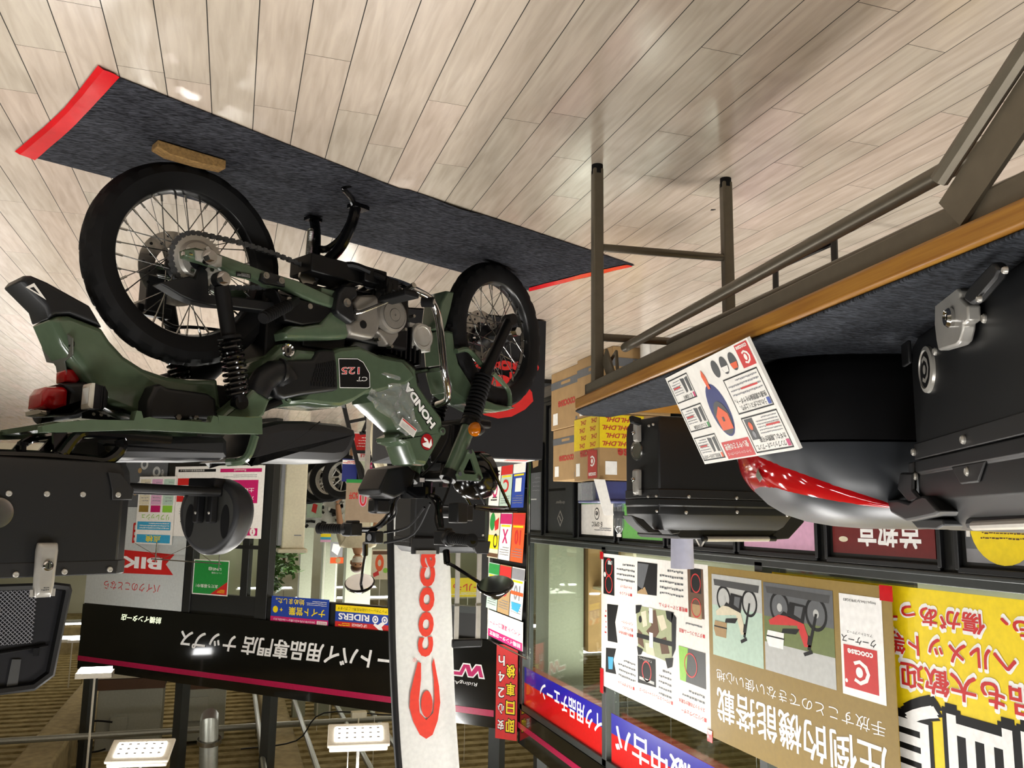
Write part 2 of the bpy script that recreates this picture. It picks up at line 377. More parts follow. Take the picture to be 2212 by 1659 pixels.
# --- left shop front (parallel to the planks)
mat('facade_black', '1a1b1a', .42, var=.1, scale=3); mat('frame_grey', '3a3d3c', .38, .3); mat('header_black', '0d0e0d', .12, coat=.6); mat('stripe_pink', 'b0184a', .25, coat=.4)
mat('frame_steel', '6d7072', .35, .6)
glassy('pane_glass', (.93, .97, .92), .93)
Y0, Y1 = .2, 7.3
g = G().box((XW-.05, (Y0+Y1)/2, .6), (.1, Y1-Y0, 1.18)); g.box((XW-.06, (Y0+Y1)/2, .02), (.14, Y1-Y0, .04))
struct(g.build('wall_left_base', 'facade_black'))
g = G()
g.box((XW+.012, (Y0+Y1)/2, 1.19), (.024, Y1-Y0, .016))
PANES = [(5.55, 7.18), (3.72, 5.45), (1.75, 3.60), (.3, 1.65)]
for a, b2 in PANES: pass
g.box((XW-.04, (Y0+Y1)/2, 1.205), (.12, Y1-Y0, .05))
for ym in (7.24, 5.5, 3.66, 1.7, .25): g.box((XW-.03, ym, 1.93), (.1, .07, 1.45))
g.box((XW-.03, (Y0+Y1)/2, 2.63), (.1, Y1-Y0, .05))
struct(g.build('window_frame_left', 'frame_grey', bevel=.004))
g = G().box((XW-.04, (Y0+Y1)/2, 2.80), (.12, Y1-Y0, .28)); g.box((XW+.021, (Y0+Y1)/2, 2.79), (.006, Y1-Y0, .045), 1)
struct(g.build('trim_header_left', ['header_black', 'stripe_pink']))
for i, (a, b2) in enumerate(PANES):
    struct(G().box((XW-.04, (a+b2)/2, 1.915), (.006, b2-a, 1.38)).build('window_%d' % (i+1), 'pane_glass'))
# wall recesses frames: poster holders are added with the posters

# --- diagonal shop front (entrance side)
def dbox(g, t0, t1, z0, z1, d0, d1, mi=0):
    return g.prism([dt(t0, z0, d0), dt(t1, z0, d0), dt(t1, z1, d0), dt(t0, z1, d0)], DN*(d1-d0), mi)
g = dbox(G(), .0, 5.78, 2.11, 2.85, -.02, .02); dbox(g, .25, 5.78, 2.70, 2.755, .02, .026, 1)
struct(g.build('trim_fascia', ['header_black', 'stripe_pink']))
g = dbox(G(), .3, 4.15, 1.89, 2.12, -.1, -.021); struct(g.build('trim_transom', 'facade_black'))
g = G()
for a, b2 in ((.3, .44), (1.30, 1.44), (2.96, 3.12)): dbox(g, a, b2, 0, 2.11, -.1, 0)
dbox(g, 3.26, 3.36, 0, 1.9, -.08, -.02); dbox(g, 4.06, 4.16, 0, 2.11, -.1, 0); dbox(g, 3.1, 4.1, 1.36, 1.40, -.08, -.02)
struct(g.build('trim_shopfront_posts', 'facade_black', bevel=.004))
g = dbox(G(), 4.16, 5.78, 0, 2.11, -.08, -.001); struct(g.build('wall_diagonal', 'facade_black'))
g = dbox(G(), 3.12, 4.06, 0, .5, -.08, -.02); struct(g.build('wall_diagonal_base', 'facade_black'))
struct(dbox(G(), 3.12, 4.06, .5, 1.89, -.055, -.05).build('window_5', 'pane_glass'))
struct(dbox(G(), .44, 1.30, .05, 1.89, -.055, -.05).build('window_6', 'pane_glass'))
g = G(); dbox(g, .44, 1.30, 0, .06, -.1, -.01); dbox(g, .44, 1.3, 1.83, 1.89, -.1, -.01); struct(g.build('door_frame_glass', 'frame_grey'))
# dark steel posts from the fascia up to the deck
g_posts = [5.72, 4.28, 2.95, .25]
for t in (5.73, 4.22, 2.96, .30):
    struct(G().bar(dt(t, 2.0, -.14), dt(t, 4.06, -.14), .11, .11, 0, up=DN).build('trim_post', 'frame_grey'))
struct(G().box((XW-.15, 7.2, 3.4), (.09, .09, 1.3)).build('trim_post', 'frame_grey'))
struct(G().box((XW-.15, 5.0, 3.4), (.09, .09, 1.3)).build('trim_post', 'frame_grey'))

# ================================================================ LAMPS
mat('lamp_face', 'ffffff', .5, emit=14.); mat('tube_face', 'fffbe8', .5, emit=9.); mat('lamp_housing', 'd2cdbd', .4)
for i, (l, s, p) in enumerate(LAMPS):
    t = thing('hall_lamp', 'long white batten lamp under the ceiling deck, out of view', 'lamp', (l[0], l[1], l[2]), 0, 'batten lamps of the hall ceiling')
    G().box((0, 0, .03), (1.3, .3, .06)).build('housing', 'lamp_housing', t, local=True)
    G().box((0, 0, -.01), (1.2, .22, .02)).build('lamp_face', 'lamp_face', t, local=True)
    g = G()
    for sx in (-.5, .5): g.cyl((sx, 0, .06), (sx, 0, .58), .006, n=6)
    g.build('hanger', 'steel', t, local=True)
def flood(px, py, dist, lab, rot):
    p = EYE+ray(px, py)*dist
    t = thing('floodlight', lab, 'floodlight', p, rot, None); t.scale = (.74, .74, .74)
    R = Matrix.Rotation(rad(-24), 3, 'X')
    g = G(); g.box((0, 0, 0), (.62, .34, .035), 0, R); g.box((0, .0, .045), (.58, .30, .05), 0, R); g.build('housing', 'lamp_housing', t, local=True, bevel=.012)
    g = G(); g.box(R @ V((0, 0, -.02)), (.47, .21, .012), 0, R); g.build('lamp_face', 'lamp_face', t, local=True)
    g = G()
    for a in range(6):
        for b in range(3): g.box(R @ V((-.195+a*.078, -.07+b*.07, -.028)), (.03, .025, .006), 0, R)
    g.build('led_lens', 'lightgrey', t, local=True)
    g = G(); zt = (4.02-p.z)/.74; g.bar((0, .05, .06), (0, .05, zt), .05, .03); g.bar((.1, .02, .06), (.1, .02, zt), .012, .012)
    g.build('bracket', 'steel', t, local=True)
    d = bpy.data.lights.new('floodlight_light', 'AREA'); d.shape = 'RECTANGLE'; d.size, d.size_y = .5, .22; d.energy = 45; d.color = (1, .97, .9)
    o = bpy.data.objects.new('floodlight_light', d); C.objects.link(o); o.parent = t; o.location = R @ V((0, 0, -.035)); o.rotation_euler = (rad(-24), 0, 0)
flood(304, 1622, 7.6, 'white LED floodlight in front of the grey switch boxes, far right of the fascia', .15)
flood(775, 1588, 7.0, 'white LED floodlight beside the flag under the ceiling deck', .12)
# far hall lamps right of the shop front
for i, (px, py, dd, wl, lb) in enumerate(((157, 1377, 17., .5, 'nearer bright lamp hanging right of the shop fascia'), (163, 1348, 22., .6, 'farther bright lamp hanging right of the shop fascia'), (206, 1447, 10.2, .3, 'bright lamp just above the right end of the black fascia'))):
    p = EYE+ray(px, py)*dd
    t = thing('hanging_lamp', lb, 'lamp', p); G().box((0, 0, 0), (wl, .2, .03)).build('lamp_face', 'lamp_face', t, local=True)
    g = G().box((0, 0, .04), (wl+.04, .24, .05)); g.cyl((0, 0, .06), (0, 0, 4.02-p.z), .012, n=6); g.build('housing', 'lamp_housing', t, local=True)
# shop lamps: rows of fluorescent tubes
n = 0
for yy in (12.5, 15.5, 18.5, 21.5, 24.5):
    for xx in (-5.5, -3.3, -1.0, 1.6, 4.6):
        if yy < 13 and xx > 0: continue
        if (xx-XW)-(yy-7.3) > -.8: continue
        t = thing('tube_lamp', 'white fluorescent tube lamp inside the shop', 'lamp', (xx, yy, 3.05), 0, 'fluorescent tube lamps inside the shop')
        G().box((0, 0, .04), (1.5, .16, .04)).build('housing', 'white', t, local=True)
        g = G()
        for o in (-.05, .05): g.cyl((-.7, o, 0), (.7, o, 0), .018, n=8)
        g.build('tube', 'lamp_face', t, local=True)
        g = G()
        for o in (-.5, .5): g.cyl((o, 0, .06), (o, 0, .98), .005, n=5)
        g.build('hanger', 'steel', t, local=True)
for xx, yy in ((-4.2, 2.6), (-4.2, 4.4), (-4.6, 6.4), (-4.4, 8.6), (-6.2, 3.5), (-6.2, 6.5)):
    t = thing('tube_lamp', 'white fluorescent tube lamp inside the shop', 'lamp', (xx, yy, 2.92), 0, 'fluorescent tube lamps inside the shop')
    G().box((0, 0, .04), (.16, 1.5, .04)).build('housing', 'white', t, local=True)
    g = G()
    for o in (-.05, .05): g.cyl((o, -.7, 0), (o, .7, 0), .018, n=8)
    g.build('tube', 'lamp_face', t, local=True)
    g = G()
    for o in (-.5, .5): g.cyl((0, o, .06), (0, o, 1.1), .005, n=5)
    g.build('hanger', 'steel', t, local=True)
for yy in (2.6, 4.4, 6.2): area_light('shop_light', (-3.6, yy, 2.85), (.2, 1.4), 32, (-.8, yy, 0), (1, .98, .9))
for l, p in (((-4.8, 4, 2.88), 70), ((-4.6, 8.5, 2.9), 90), ((-2.5, 12.5, 3.), 140), ((-3.5, 17, 3.), 150), ((0, 18, 3.), 150), ((2.5, 22, 3.), 60), ((4.5, 15, 3.4), 30)):
    area_light('shop_light', l, (2.4, 1.6), p, (l[0], l[1], 0), (1, .98, .90))
# ================================================================ MOTORCYCLE (local: x forward, y left, z up; origin under the rear axle)
BO = V((.1629, 2.5045, 0)); BTH = math.atan2(.639, -1.113)
BE = V((cos(BTH), sin(BTH), 0)); BN = V((-sin(BTH), cos(BTH), 0))
def bk(x, y, lat):
    q = at(x, y, BO+BN*lat, BN)-BO; return V((q.dot(BE), lat, q.z))
def bw(s, lat, z): return BO+BE*s+BN*lat+V((0, 0, z))
R2, R3, R4, R5, R6, R7 = (150, 340), (550, 380), (800, 540), (0, 560), (400, 700), (700, 900)
R8 = (780, 640)   # scale 4.483
def K(o, pts, lat, k=3.318): return [bk(x, y, lat) for x, y in crop(o[0], o[1], pts, k)]
def inset(P, d):
    n = len(P); q = [(p.x, p.z) for p in P]; A = sum(q[i][0]*q[(i+1) % n][1]-q[(i+1) % n][0]*q[i][1] for i in range(n)); sg = 1 if A > 0 else -1; out = []
    for i in range(n):
        a, b, c = q[i-1], q[i], q[(i+1) % n]
        e1 = V((b[0]-a[0], b[1]-a[1])); e2 = V((c[0]-b[0], c[1]-b[1])); e1.normalize(); e2.normalize()
        n1 = V((-e1.y, e1.x))*sg; n2 = V((-e2.y, e2.x))*sg; m = n1+n2
        m = m/max(.5, m.length_squared)*2 if m.length > 1e-3 else n1
        out.append((b[0]+m.x*d, b[1]+m.y*d))
    return out
def slab(g, P, y0, y1, mi=0): return g.prism([(p.x, y0, p.z) for p in P], (0, y1-y0, 0), mi)
def pillow(g, P, y0, y1, d=.012, h=.015, mi=0, both=False):
    q = inset(P, d); o = [(p.x, p.z) for p in P]
    seq = [(q, y0), (o, y0+h)] if both else [(o, y0)]
    seq += [(o, y1-h), (inset(P, d*.3), y1-h*.35), (q, y1)]
    return g.loft([[V((x, yy, z)) for x, z in ring] for ring, yy in seq], mi)
bike = thing('motorcycle', 'olive green trail motorcycle with black seat parked on the grey mat on its centre stand', 'motorcycle', BO, BTH)
def part(g, name, m, parent=None, bevel=0., lab=None, **k):
    o = g.build(name, m, parent or bike, bevel, local=True, **k)
    if lab: o['label'] = lab
    return o

# ---- wheels
def tyre(R, tw, rim, knob):
    n = 168; rings = []
    prof = [(rim, -.026), (rim+.012, -.034), (R-.035, -tw), (R-.014, -tw*.86), (R-.004, -tw*.55), (R, -tw*.25), (R+.001, 0), (R, tw*.25), (R-.004, tw*.55), (R-.014, tw*.86), (R-.035, tw), (rim+.012, .034), (rim, .026)]
    for i in range(n):
        a = 2*PI*i/n; ring = []
        for j, (r, h) in enumerate(prof):
            if 3 <= j <= 9:
                k = (i+2*abs(j-6)) % 7
                if k < 2: r -= knob
            ring.append(V((r*cos(a), h, r*sin(a))))
        rings.append(ring)
    g = G(); m = len(prof)
    vs = [p for r in rings for p in r]; fs = []
    for i in range(n):
        a, b = i*m, ((i+1) % n)*m
        for j in range(m-1): fs.append((a+j, a+j+1, b+j+1, b+j))
    return g.add(vs, fs)
SPK = G().cyl((0, 0, 0), (0, 0, 1), .0017, n=5); SPK.cyl((0, 0, .88), (0, 0, 1), .0032, n=6)
def wheel(name, c, yaw, rear):
    root = bpy.data.objects.new(name, None); C.objects.link(root); root.parent = bike; root.location = c; root.rotation_euler = (0, 0, yaw)
    ri = .2075; R = .29
    tyre(R, .041 if rear else .038, .212, .006).build('tyre', 'rubber', root, local=True, ang=28)
    g = G(); g.lathe((0, 0, 0), (0, 1, 0), [(.222, -.030), (.216, -.028), (.209, -.020), (ri, -.012), (ri-.006, 0), (ri, .012), (.209, .020), (.216, .028), (.222, .030), (.212, .022), (.212, -.022)], 72, closed=True, caps=False)
    g.build('rim', 'rim_black', root, local=True)
    g = G(); hw = .040
    g.lathe((0, 0, 0), (0, 1, 0), [(.012, -.075), (.03, -.074), (.034, -hw-.006), (.046, -hw-.004), (.046, -hw+.004), (.026, -.02), (.026, .02), (.046, hw-.004), (.046, hw+.004), (.034, hw+.006), (.03, .07), (.012, .072)], 28)
    g.build('hub', 'black_plastic', root, local=True)
    me = None
    for i in range(36):
        side = 1 if i % 2 else -1; k = i//2; a = 2*PI*(i+.5)/36; lean = (1 if k % 2 else -1)*rad(58)
        p0 = V((.043*cos(a+lean), side*hw, .043*sin(a+lean))); p1 = V((ri*cos(a), side*.006, ri*sin(a)))
        if me is None:
            o = SPK.build('spoke', 'steel', root, local=True); me = o.data
        else:
            o = bpy.data.objects.new('spoke', me); C.objects.link(o); o.parent = root
        d = p1-p0; o.location = p0; o.rotation_euler = d.to_track_quat('Z', 'Y').to_euler(); o.scale = (1, 1, d.length)
    g = G(); dn = 44; ys = -.068
    g.lathe((0, ys, 0), (0, 1, 0), [(.062, -.002), (.11, -.002), (.11, .002), (.062, .002)], dn, closed=True, caps=False)
    for i in range(5): g.bar((.03*cos(i*1.257), ys, .03*sin(i*1.257)), (.066*cos(i*1.257+.3), ys, .066*sin(i*1.257+.3)), .014, .004, up=(0, 1, 0))
    for i in range(20):
        a = i*PI/10; r = .08 if i % 2 else .096
        g.cyl((r*cos(a), ys-.0032, r*sin(a)), (r*cos(a), ys+.0032, r*sin(a)), .0045, n=8, mi=1)
    g.build('brake_disc', ['steel', 'black'], root, local=True)
    return root
mat('disc_brown', '6b5f52', .4, .8)
WR = wheel('rear_wheel', (0, 0, .308), 0, True)
WF = wheel('front_wheel', (1.283, 0, .297), rad(-6.4), False)
# rear sprocket and chain
g = G(); n = 39; pr = []
for i in range(n*2):
    a = PI*i/n; r = .079 if i % 2 else .072; pr.append(V((r*cos(a), .058, r*sin(a))))
g.prism(pr, (0, .005, 0)); g.lathe((0, .063, 0), (0, 1, 0), [(.02, .006), (.05, .006), (.058, 0)], 32)
for i in range(4): a = i*PI/2+.5; g.cyl((.042*cos(a), .063, .042*sin(a)), (.042*cos(a), .076, .042*sin(a)), .007, n=6, mi=1)
g.build('sprocket', ['alu', 'chrome'], WR, local=True)
fs_ = bk(664, 600, .06); FSC = V((fs_.x, .06, fs_.z))
g = G(); path = []
c0 = V((0, .06, .308)); r0, r1 = .078, .032
a_up = PI/2+.02
pts = [c0+V((r0*cos(t), 0, r0*sin(t))) for t in [PI/2+PI*i/30 for i in range(31)]]
lo0, lo1 = pts[-1], FSC+V((0, 0, -r1))
low = [lo0.lerp(lo1, i/34)+V((0, 0, -.012*sin(PI*i/34))) for i in range(1, 34)]
fr = [FSC+V((r1*cos(t), 0, r1*sin(t))) for t in [-PI/2+PI*i/8 for i in range(9)]]
up0 = [fr[-1].lerp(pts[0], i/34) for i in range(1, 34)]
path = pts+low+fr+up0
for i, p in enumerate(path):
    q = path[(i+1) % len(path)]
    g.bar(p.lerp(q, -.05), p.lerp(q, 1.05), .014 if i % 2 else .009, .0105 if i % 2 else .008, up=(0, 1, 0))
part(g, 'chain', 'darkgrey')
part(G().cyl(FSC+V((0, -.005, 0)), FSC+V((0, .005, 0)), .03, n=20), 'front_sprocket', 'steel')

# ---- swingarm, shocks, chain guard
mat('deep_black', '050506', .45, spec=.3)  # near-black finish of the frame, engine and fork parts
top = [(822, 655), (905, 645), (1095, 700), (1400, 815), (1640, 880), (1659, 890)]
arm = K(R2, [(822, 660), (905, 645), (1095, 700), (1400, 812), (1640, 885)], .125)+K(R3, [(590, 880), (600, 962), (420, 905), (200, 800), (90, 790)], .125)+K(R2, [(1400, 905), (1300, 862), (1150, 830), (1095, 790), (900, 735), (828, 712)], .125)
g = G(); pillow(g, arm, .095, .13, .006, .008); slab(g, [V((p.x, 0, p.z)) for p in arm], -.13, -.095)
g.bar((.40, -.12, .345), (.40, .12, .345), .05, .06)
sw = part(g, 'swingarm', 'olive_paint', bevel=.004)
g = G(); pillow(g, K(R2, [(895, 665), (1000, 668), (1092, 712), (1088, 785), (1060, 790), (905, 735)], .131), .128, .137, .006, .004); part(g, 'axle_plate', 'plate_silver' if 'plate_silver' in MATS else mat('plate_silver', 'a39f96', .35, .25), sw)
g = G(); q = K(R2, [(1000, 716)], .14)[0]; g.cyl(q+V((0, -.01, 0)), q+V((0, .006, 0)), .021, n=24); g.cyl(q, q+V((0, .02, 0)), .013, n=6); g.bar(V((-.075, .12, .318)), V((-.03, .12, .314)), .01, .01); g.cyl((-.06, .12, .316), (-.05, .12, .316), .012, n=6); part(g, 'axle_nut', 'chrome', sw)
g = G(); F = Fr(K(R2, [(1300, 838)], .1335)[0], (-.967, 0, .05), (.05, 0, .967), .046, .013); g.board(F, .001); g.lines(F, .06, .1, .88, .8, 3, 1, .0006, .35); part(g, 'caution_label', ['black', 'lightgrey'], sw)
g = G(); pillow(g, K(R2, [(1365, 880), (1375, 830), (1440, 822), (1540, 870), (1545, 930), (1400, 905)], .137), .128, .142, .006, .006)
part(g, 'chain_slider', 'black_plastic', sw)
g = G()
for a in ((1405, 848), (1515, 885)): q = K(R2, [a], .142)[0]; g.cyl(q, q+V((0, .006, 0)), .010, n=14); g.cyl(q, q+V((0, .0075, 0)), .005, n=6)
part(g, 'slider_bolt', 'steel', sw)
g = G(); cg = K(R2, [(640, 900), (700, 935), (790, 990), (880, 1030), (1000, 1060), (1180, 1075), (1640, 1130), (1659, 1060), (1200, 1000), (1000, 985), (990, 820), (940, 770), (905, 870), (860, 850)], .085)
slab(g, cg, .04, .088); part(g, 'chain_guard', 'black_plastic', bevel=.004)
def shock(side):
    L = .155*side
    b, t = V((.022, L, .375)), V((.105, L*.97, .705))
    d = (t-b).normalized(); root = bpy.data.objects.new('rear_shock', None); C.objects.link(root); root.parent = bike
    g = G(); g.cyl(b+V((0, -.014, 0)), b+V((0, .014, 0)), .022, n=18); g.cyl(b+d*.02, b+d*.16, .021, n=18); g.cyl(b+d*.155, b+d*.163, .033, n=20)
    g.cyl(b+d*.16, t, .017, n=16); g.cyl(t+V((0, -.014, 0)), t+V((0, .014, 0)), .02, n=16); g.build('damper', 'deep_black', root, local=True)
    u, v, w_ = basis(d); P = [b+d*(.165+.155*i/240)+u*(.030*cos(2*PI*i*11/240))+v*(.030*sin(2*PI*i*11/240)) for i in range(241)]
    G().tube(P, .0045, 6).build('spring', 'gloss_black', root, local=True)
    g = G(); g.cyl(b+V((0, .014*side, 0)), b+V((0, .03*side, 0)), .014, n=6); g.cyl(b+V((0, .014*side, 0)), b+V((0, .018*side, 0)), .02, n=18); g.build('shock_bolt', 'chrome', root, local=True)
shock(1); shock(-1)
g = G(); g.box((-.05, -.09, .395), (.06, .05, .1)); g.box((-.045, -.095, .44), (.1, .03, .03)); g.tube(smooth_path([(-.05, -.09, .44), (.02, -.1, .47), (.1, -.1, .46), (.3, -.1, .45)]), .006, 6)
part(g, 'rear_brake_caliper', 'black_plastic', bevel=.006)

# ---- rear mudguard, flap, lights
fe = K(R5, [(362, 432), (410, 402), (500, 396), (740, 488), (800, 580), (900, 690), (1040, 780), (1200, 835), (1370, 855), (1570, 856), (1600, 1085), (1380, 1120), (1000, 1130), (760, 1040), (640, 880), (560, 770), (440, 610)], .07)
g = G(); pillow(g, fe, -.072, .072, .016, .022, both=True); fender = part(g, 'rear_mudguard', 'olive_paint', bevel=.003)
g = G(); pillow(g, K(R5, [(143, 155), (178, 112), (232, 112), (345, 160), (650, 330), (742, 487), (500, 396), (405, 402), (352, 428), (325, 340)], .062), -.062, .062, .008, .012, both=True); part(g, 'mud_flap', 'black_plastic', bevel=.003)
g = G(); a = K(R5, [(183, 200), (245, 170), (332, 292)], .0628); b = K(R5, [(212, 207), (242, 198), (285, 252)], .0628)
g.add(a+b, [(0, 1, 4, 3), (1, 2, 5, 4), (2, 0, 3, 5)]); part(g, 'flap_mark', 'white')
q = K(R5, [(455, 690)], .0)[0]+V((-.012, 0, 0))
g = G()
def plate2(g, c, pts, th, u, v, mi=0):
    u, v = V(u).normalized(), V(v).normalized(); n_ = u.cross(v)*th; P = [c+u*a+v*b for a, b in pts]; return g.prism(P, n_, mi)
plate2(g, q, [(-.10, -.03), (-.085, .01), (-.03, .02), (-.03, .055), (.03, .055), (.03, .02), (.085, .01), (.10, -.03), (.06, -.05), (-.06, -.05)], .003, (0, 1, 0), (.25, 0, 1))
for s_ in (-.075, .075): g.cyl(q+V((-.004, s_, -.018)), q+V((.006, s_, -.018)), .008, n=10, mi=1)
part(g, 'number_plate_bracket', ['bracket_grey', 'black'], bevel=.001)
g = G(); pillow(g, K(R5, [(462, 800), (480, 786), (570, 788), (578, 870), (545, 888), (462, 880)], .03), -.03, .03, .004, .006, both=True); part(g, 'rear_reflector', 'red_lens', bevel=.002)
g = G(); pillow(g, K(R5, [(440, 890), (570, 880), (640, 870), (780, 960), (640, 1085), (560, 1110), (340, 1118), (330, 1085), (490, 1070), (510, 960)], .055), -.055, .055, .01, .012, both=True); tl = part(g, 'tail_light_housing', 'black_plastic', bevel=.004)
g = G(); pillow(g, K(R5, [(290, 1060), (300, 960), (340, 910), (480, 908), (500, 940), (492, 1065), (400, 1085)], .05), -.05, .05, .012, .016, both=True); part(g, 'tail_light_lens', 'red_lens', tl, bevel=.003)
g = G(); pillow(g, K(R5, [(282, 1075), (400, 1090), (492, 1072), (505, 1090), (440, 1115), (330, 1118), (285, 1105)], .052), -.05, .05, .006, .008, both=True); part(g, 'plate_light_lens', 'clear_lens', tl, bevel=.002)
def blinker(c, fwd, lens, name, s=1.):
    root = bpy.data.objects.new(name, None); C.objects.link(root); root.parent = bike
    g = G(); f = V(fwd).normalized(); u, v = V((0, 1, 0)), V((0, 0, 1))
    def ring(d, a, b): return [c+f*d+u*(a*s*cos(t)*(1 if abs(cos(t)) < .72 else .72/abs(cos(t))) * 1.25)+v*(b*s*sin(t)*(1 if abs(sin(t)) < .72 else .72/abs(sin(t))) * 1.25) for t in [2*PI*i/24 for i in range(24)]]
    g.loft([ring(-.05, .015, .018), ring(-.035, .026, .03), ring(0, .03, .034)])
    for k in range(4): g.loft([ring(-.034+k*.008, .028, .032), ring(-.031+k*.008, .0285, .0325)])
    g.build('lamp_body', 'black_plastic', root, local=True)
    g = G(); g.loft([ring(0, .031, .035), ring(.008, .030, .034), ring(.012, .024, .027)]); g.build('lens', lens, root, local=True)
    g = G(); g.loft([ring(.0125, .020, .022), ring(.0135, .016, .018)]); g.build('lens_rib', 'lightgrey', root, local=True)
    return root
lc = K(R5, [(640, 985)], .13)[0]
bl = blinker(lc, (-1, .42, 0), 'clear_lens', 'rear_turn_signal'); G().cyl((lc.x+.03, .03, lc.z), (lc.x+.03, .11, lc.z), .012, n=10).build('stem', 'black_plastic', bl, local=True)
bl = blinker(V((lc.x, -.13, lc.z)), (-1, -.05, 0), 'clear_lens', 'rear_turn_signal'); G().cyl((lc.x+.03, -.03, lc.z), (lc.x+.03, -.11, lc.z), .012, n=10).build('stem', 'black_plastic', bl, local=True)
# black box under the carrier and muffler with pierced shield on the far side
g = G(); pillow(g, K(R5, [(1060, 1010), (1110, 905), (1150, 890), (1200, 920), (1490, 960), (1550, 1000), (1560, 1150), (1050, 1150)], .125), .05, .128, .008, .012); g.box((-.06, .13, .79), (.09, .008, .02)); part(g, 'tool_box', 'black_plastic', bevel=.004)
g = G()
for a in ((1275, 1132), (1400, 1140)): q = K(R5, [a], .131)[0]; g.cyl(q, q+V((0, .006, 0)), .008, n=6)
part(g, 'box_bolt', 'chrome')
g = G(); g.tube(smooth_path([(.55, -.13, .28), (.3, -.15, .42), (.1, -.17, .62), (-.3, -.17, .74)]), .042, 14); part(g, 'muffler', 'matte_black')
g = G(); a, b = K(R5, [(650, 1095), (950, 1120)], -.17); F = Fr(V((b.x+.06, -.12, b.z-.02)), (a.x-b.x, 0, a.z-b.z), (0, .25, 1), .22, .045); g.board(F, .003)
for i in range(9):
    for j in range(2): g.circ(F, .1+.09*i+.045*j, .3+.4*j, .022, 1, .001, n=10)
part(g, 'heat_shield', ['black_plastic', 'white'])

# ---- frame, engine
g = G()
def pipe(pts, r, nn=8): g.tube(smooth_path(pts, 4), r, nn)
pipe([(.93, 0, .80), (.80, 0, .66), (.62, 0, .52), (.48, 0, .42), (.44, 0, .34)], .03, 12)
for s_ in (-1, 1):
    pipe([(.55, .06*s_, .50), (.30, .09*s_, .66), (.1, .10*s_, .74), (-.25, .1*s_, .80)], .014)
    pipe([(.46, .1*s_, .30), (.55, .1*s_, .25), (.72, .08*s_, .24)], .014)
g.box((.35, 0, .50), (.26, .15, .3)); g.box((.02, 0, .70), (.40, .13, .10)); g.box((.42, 0, .4), (.16, .17, .2))
part(g, 'frame', 'deep_black', bevel=.006)
g = G(); g.box((.62, 0, .37), (.26, .20, .17)); g.box((.66, 0, .33), (.16, .22, .12)); g.box((.50, 0, .36), (.14, .22, .14)); part(g, 'crankcase', 'deep_black', bevel=.012)
g = G(); ec = K(R3, [(712, 905), (750, 855), (870, 850), (890, 880), (905, 1040), (890, 1110), (855, 1165), (830, 1168), (680, 1140), (655, 1055), (735, 1030), (745, 980), (718, 960)], .135)
pillow(g, ec, .09, .140, .012, .014); cover = part(g, 'engine_cover', 'engine_grey', bevel=.004)
q = K(R3, [(985, 1000)], .14)[0]
g = G(); g.lathe(q+V((0, -.05, 0)), (0, 1, 0), [(.062, 0), (.062, .04), (.056, .058), (.047, .063), (.045, .060), (.044, .064), (.022, .066), (.021, .063), (.020, .067), (.004, .067), (.003, .064)], 48); part(g, 'alternator_cover', 'engine_grey', cover)
g = G(); pillow(g, K(R3, [(860, 1110), (890, 1090), (960, 1120), (1030, 1110), (1030, 1150), (985, 1215), (940, 1212), (915, 1170)], .13), .09, .136, .008, .01); part(g, 'starter_cover', 'engine_grey', cover, bevel=.003)
g = G()
for a in ((1000, 1100), (890, 1170), (980, 1222), (1080, 1100), (730, 975), (1140, 1005)): q2 = K(R3, [a], .142)[0]; g.cyl(q2+V((0, -.02, 0)), q2+V((0, .004, 0)), .006, n=6)
part(g, 'cover_bolt', 'steel', cover)
g = G(); q2 = K(R3, [(780, 1065)], .1415)[0]; g.cyl(q2+V((0, -.01, 0)), q2+V((0, .0006, 0)), .013, n=18); part(g, 'inspection_hole', 'black', cover)
g = G()
for i in range(7): g.box((.70+.021*i, 0, .405+.004*i), (.008, .15, .12))
g.box((.77, 0, .41), (.16, .11, .09)); part(g, 'cylinder_fins', 'deep_black', bevel=.002)
g = G(); hc = K(R3, [(1215, 1150)], .085)[0]; g.lathe(hc+V((0, -.15, 0)), (0, 1, 0), [(.045, 0), (.05, .02), (.05, .13), (.046, .145), (.035, .148), (.034, .145), (.01, .147)], 32); g.box(hc+V((0, -.08, .0)), (.10, .12, .09)); part(g, 'cylinder_head', 'alu', bevel=.008)
g = G(); pillow(g, K(R3, [(600, 835), (640, 785), (728, 790), (738, 860), (700, 892), (722, 1040), (690, 1058), (595, 995), (580, 960)], .15), .10, .155, .008, .01); pc = part(g, 'pivot_cover', 'black_plastic', bevel=.004)
g = G(); q2 = K(R3, [(658, 910)], .156)[0]; g.cyl(q2, q2+V((0, .005, 0)), .014, n=20); g.cyl(q2, q2+V((0, .012, 0)), .009, n=6); part(g, 'pivot_nut', 'steel', pc)
g = G(); pillow(g, K(R3, [(140, 810), (200, 855), (420, 905), (590, 960), (560, 975), (470, 1055), (340, 1072), (210, 1040), (180, 900)], .12), .06, .124, .006, .008); hs = part(g, 'hanger_plate', 'deep_black', bevel=.003)
g = G()
for a in ((243, 888), (392, 936)): q2 = K(R3, [a], .125)[0]; g.cyl(q2, q2+V((0, .006, 0)), .009, n=8)
part(g, 'hanger_bolt', 'steel', hs)
def peg(a, b, r, name, parent=None):
    g = G(); d = b-a
    for i in range(11): g.cyl(a+d*(i/11), a+d*((i+.55)/11), r, n=12)
    g.cyl(a, b, r*.8, n=12); return part(g, name, 'rubber', parent)
a, b = K(R3, [(235, 930)], .15)[0], K(R3, [(60, 1020)], .25)[0]; peg(a, b, .018, 'passenger_peg')
g = G(); g.bar(K(R3, [(290, 890)], .125)[0], a, .03, .02); part(g, 'peg_bracket', 'deep_black')
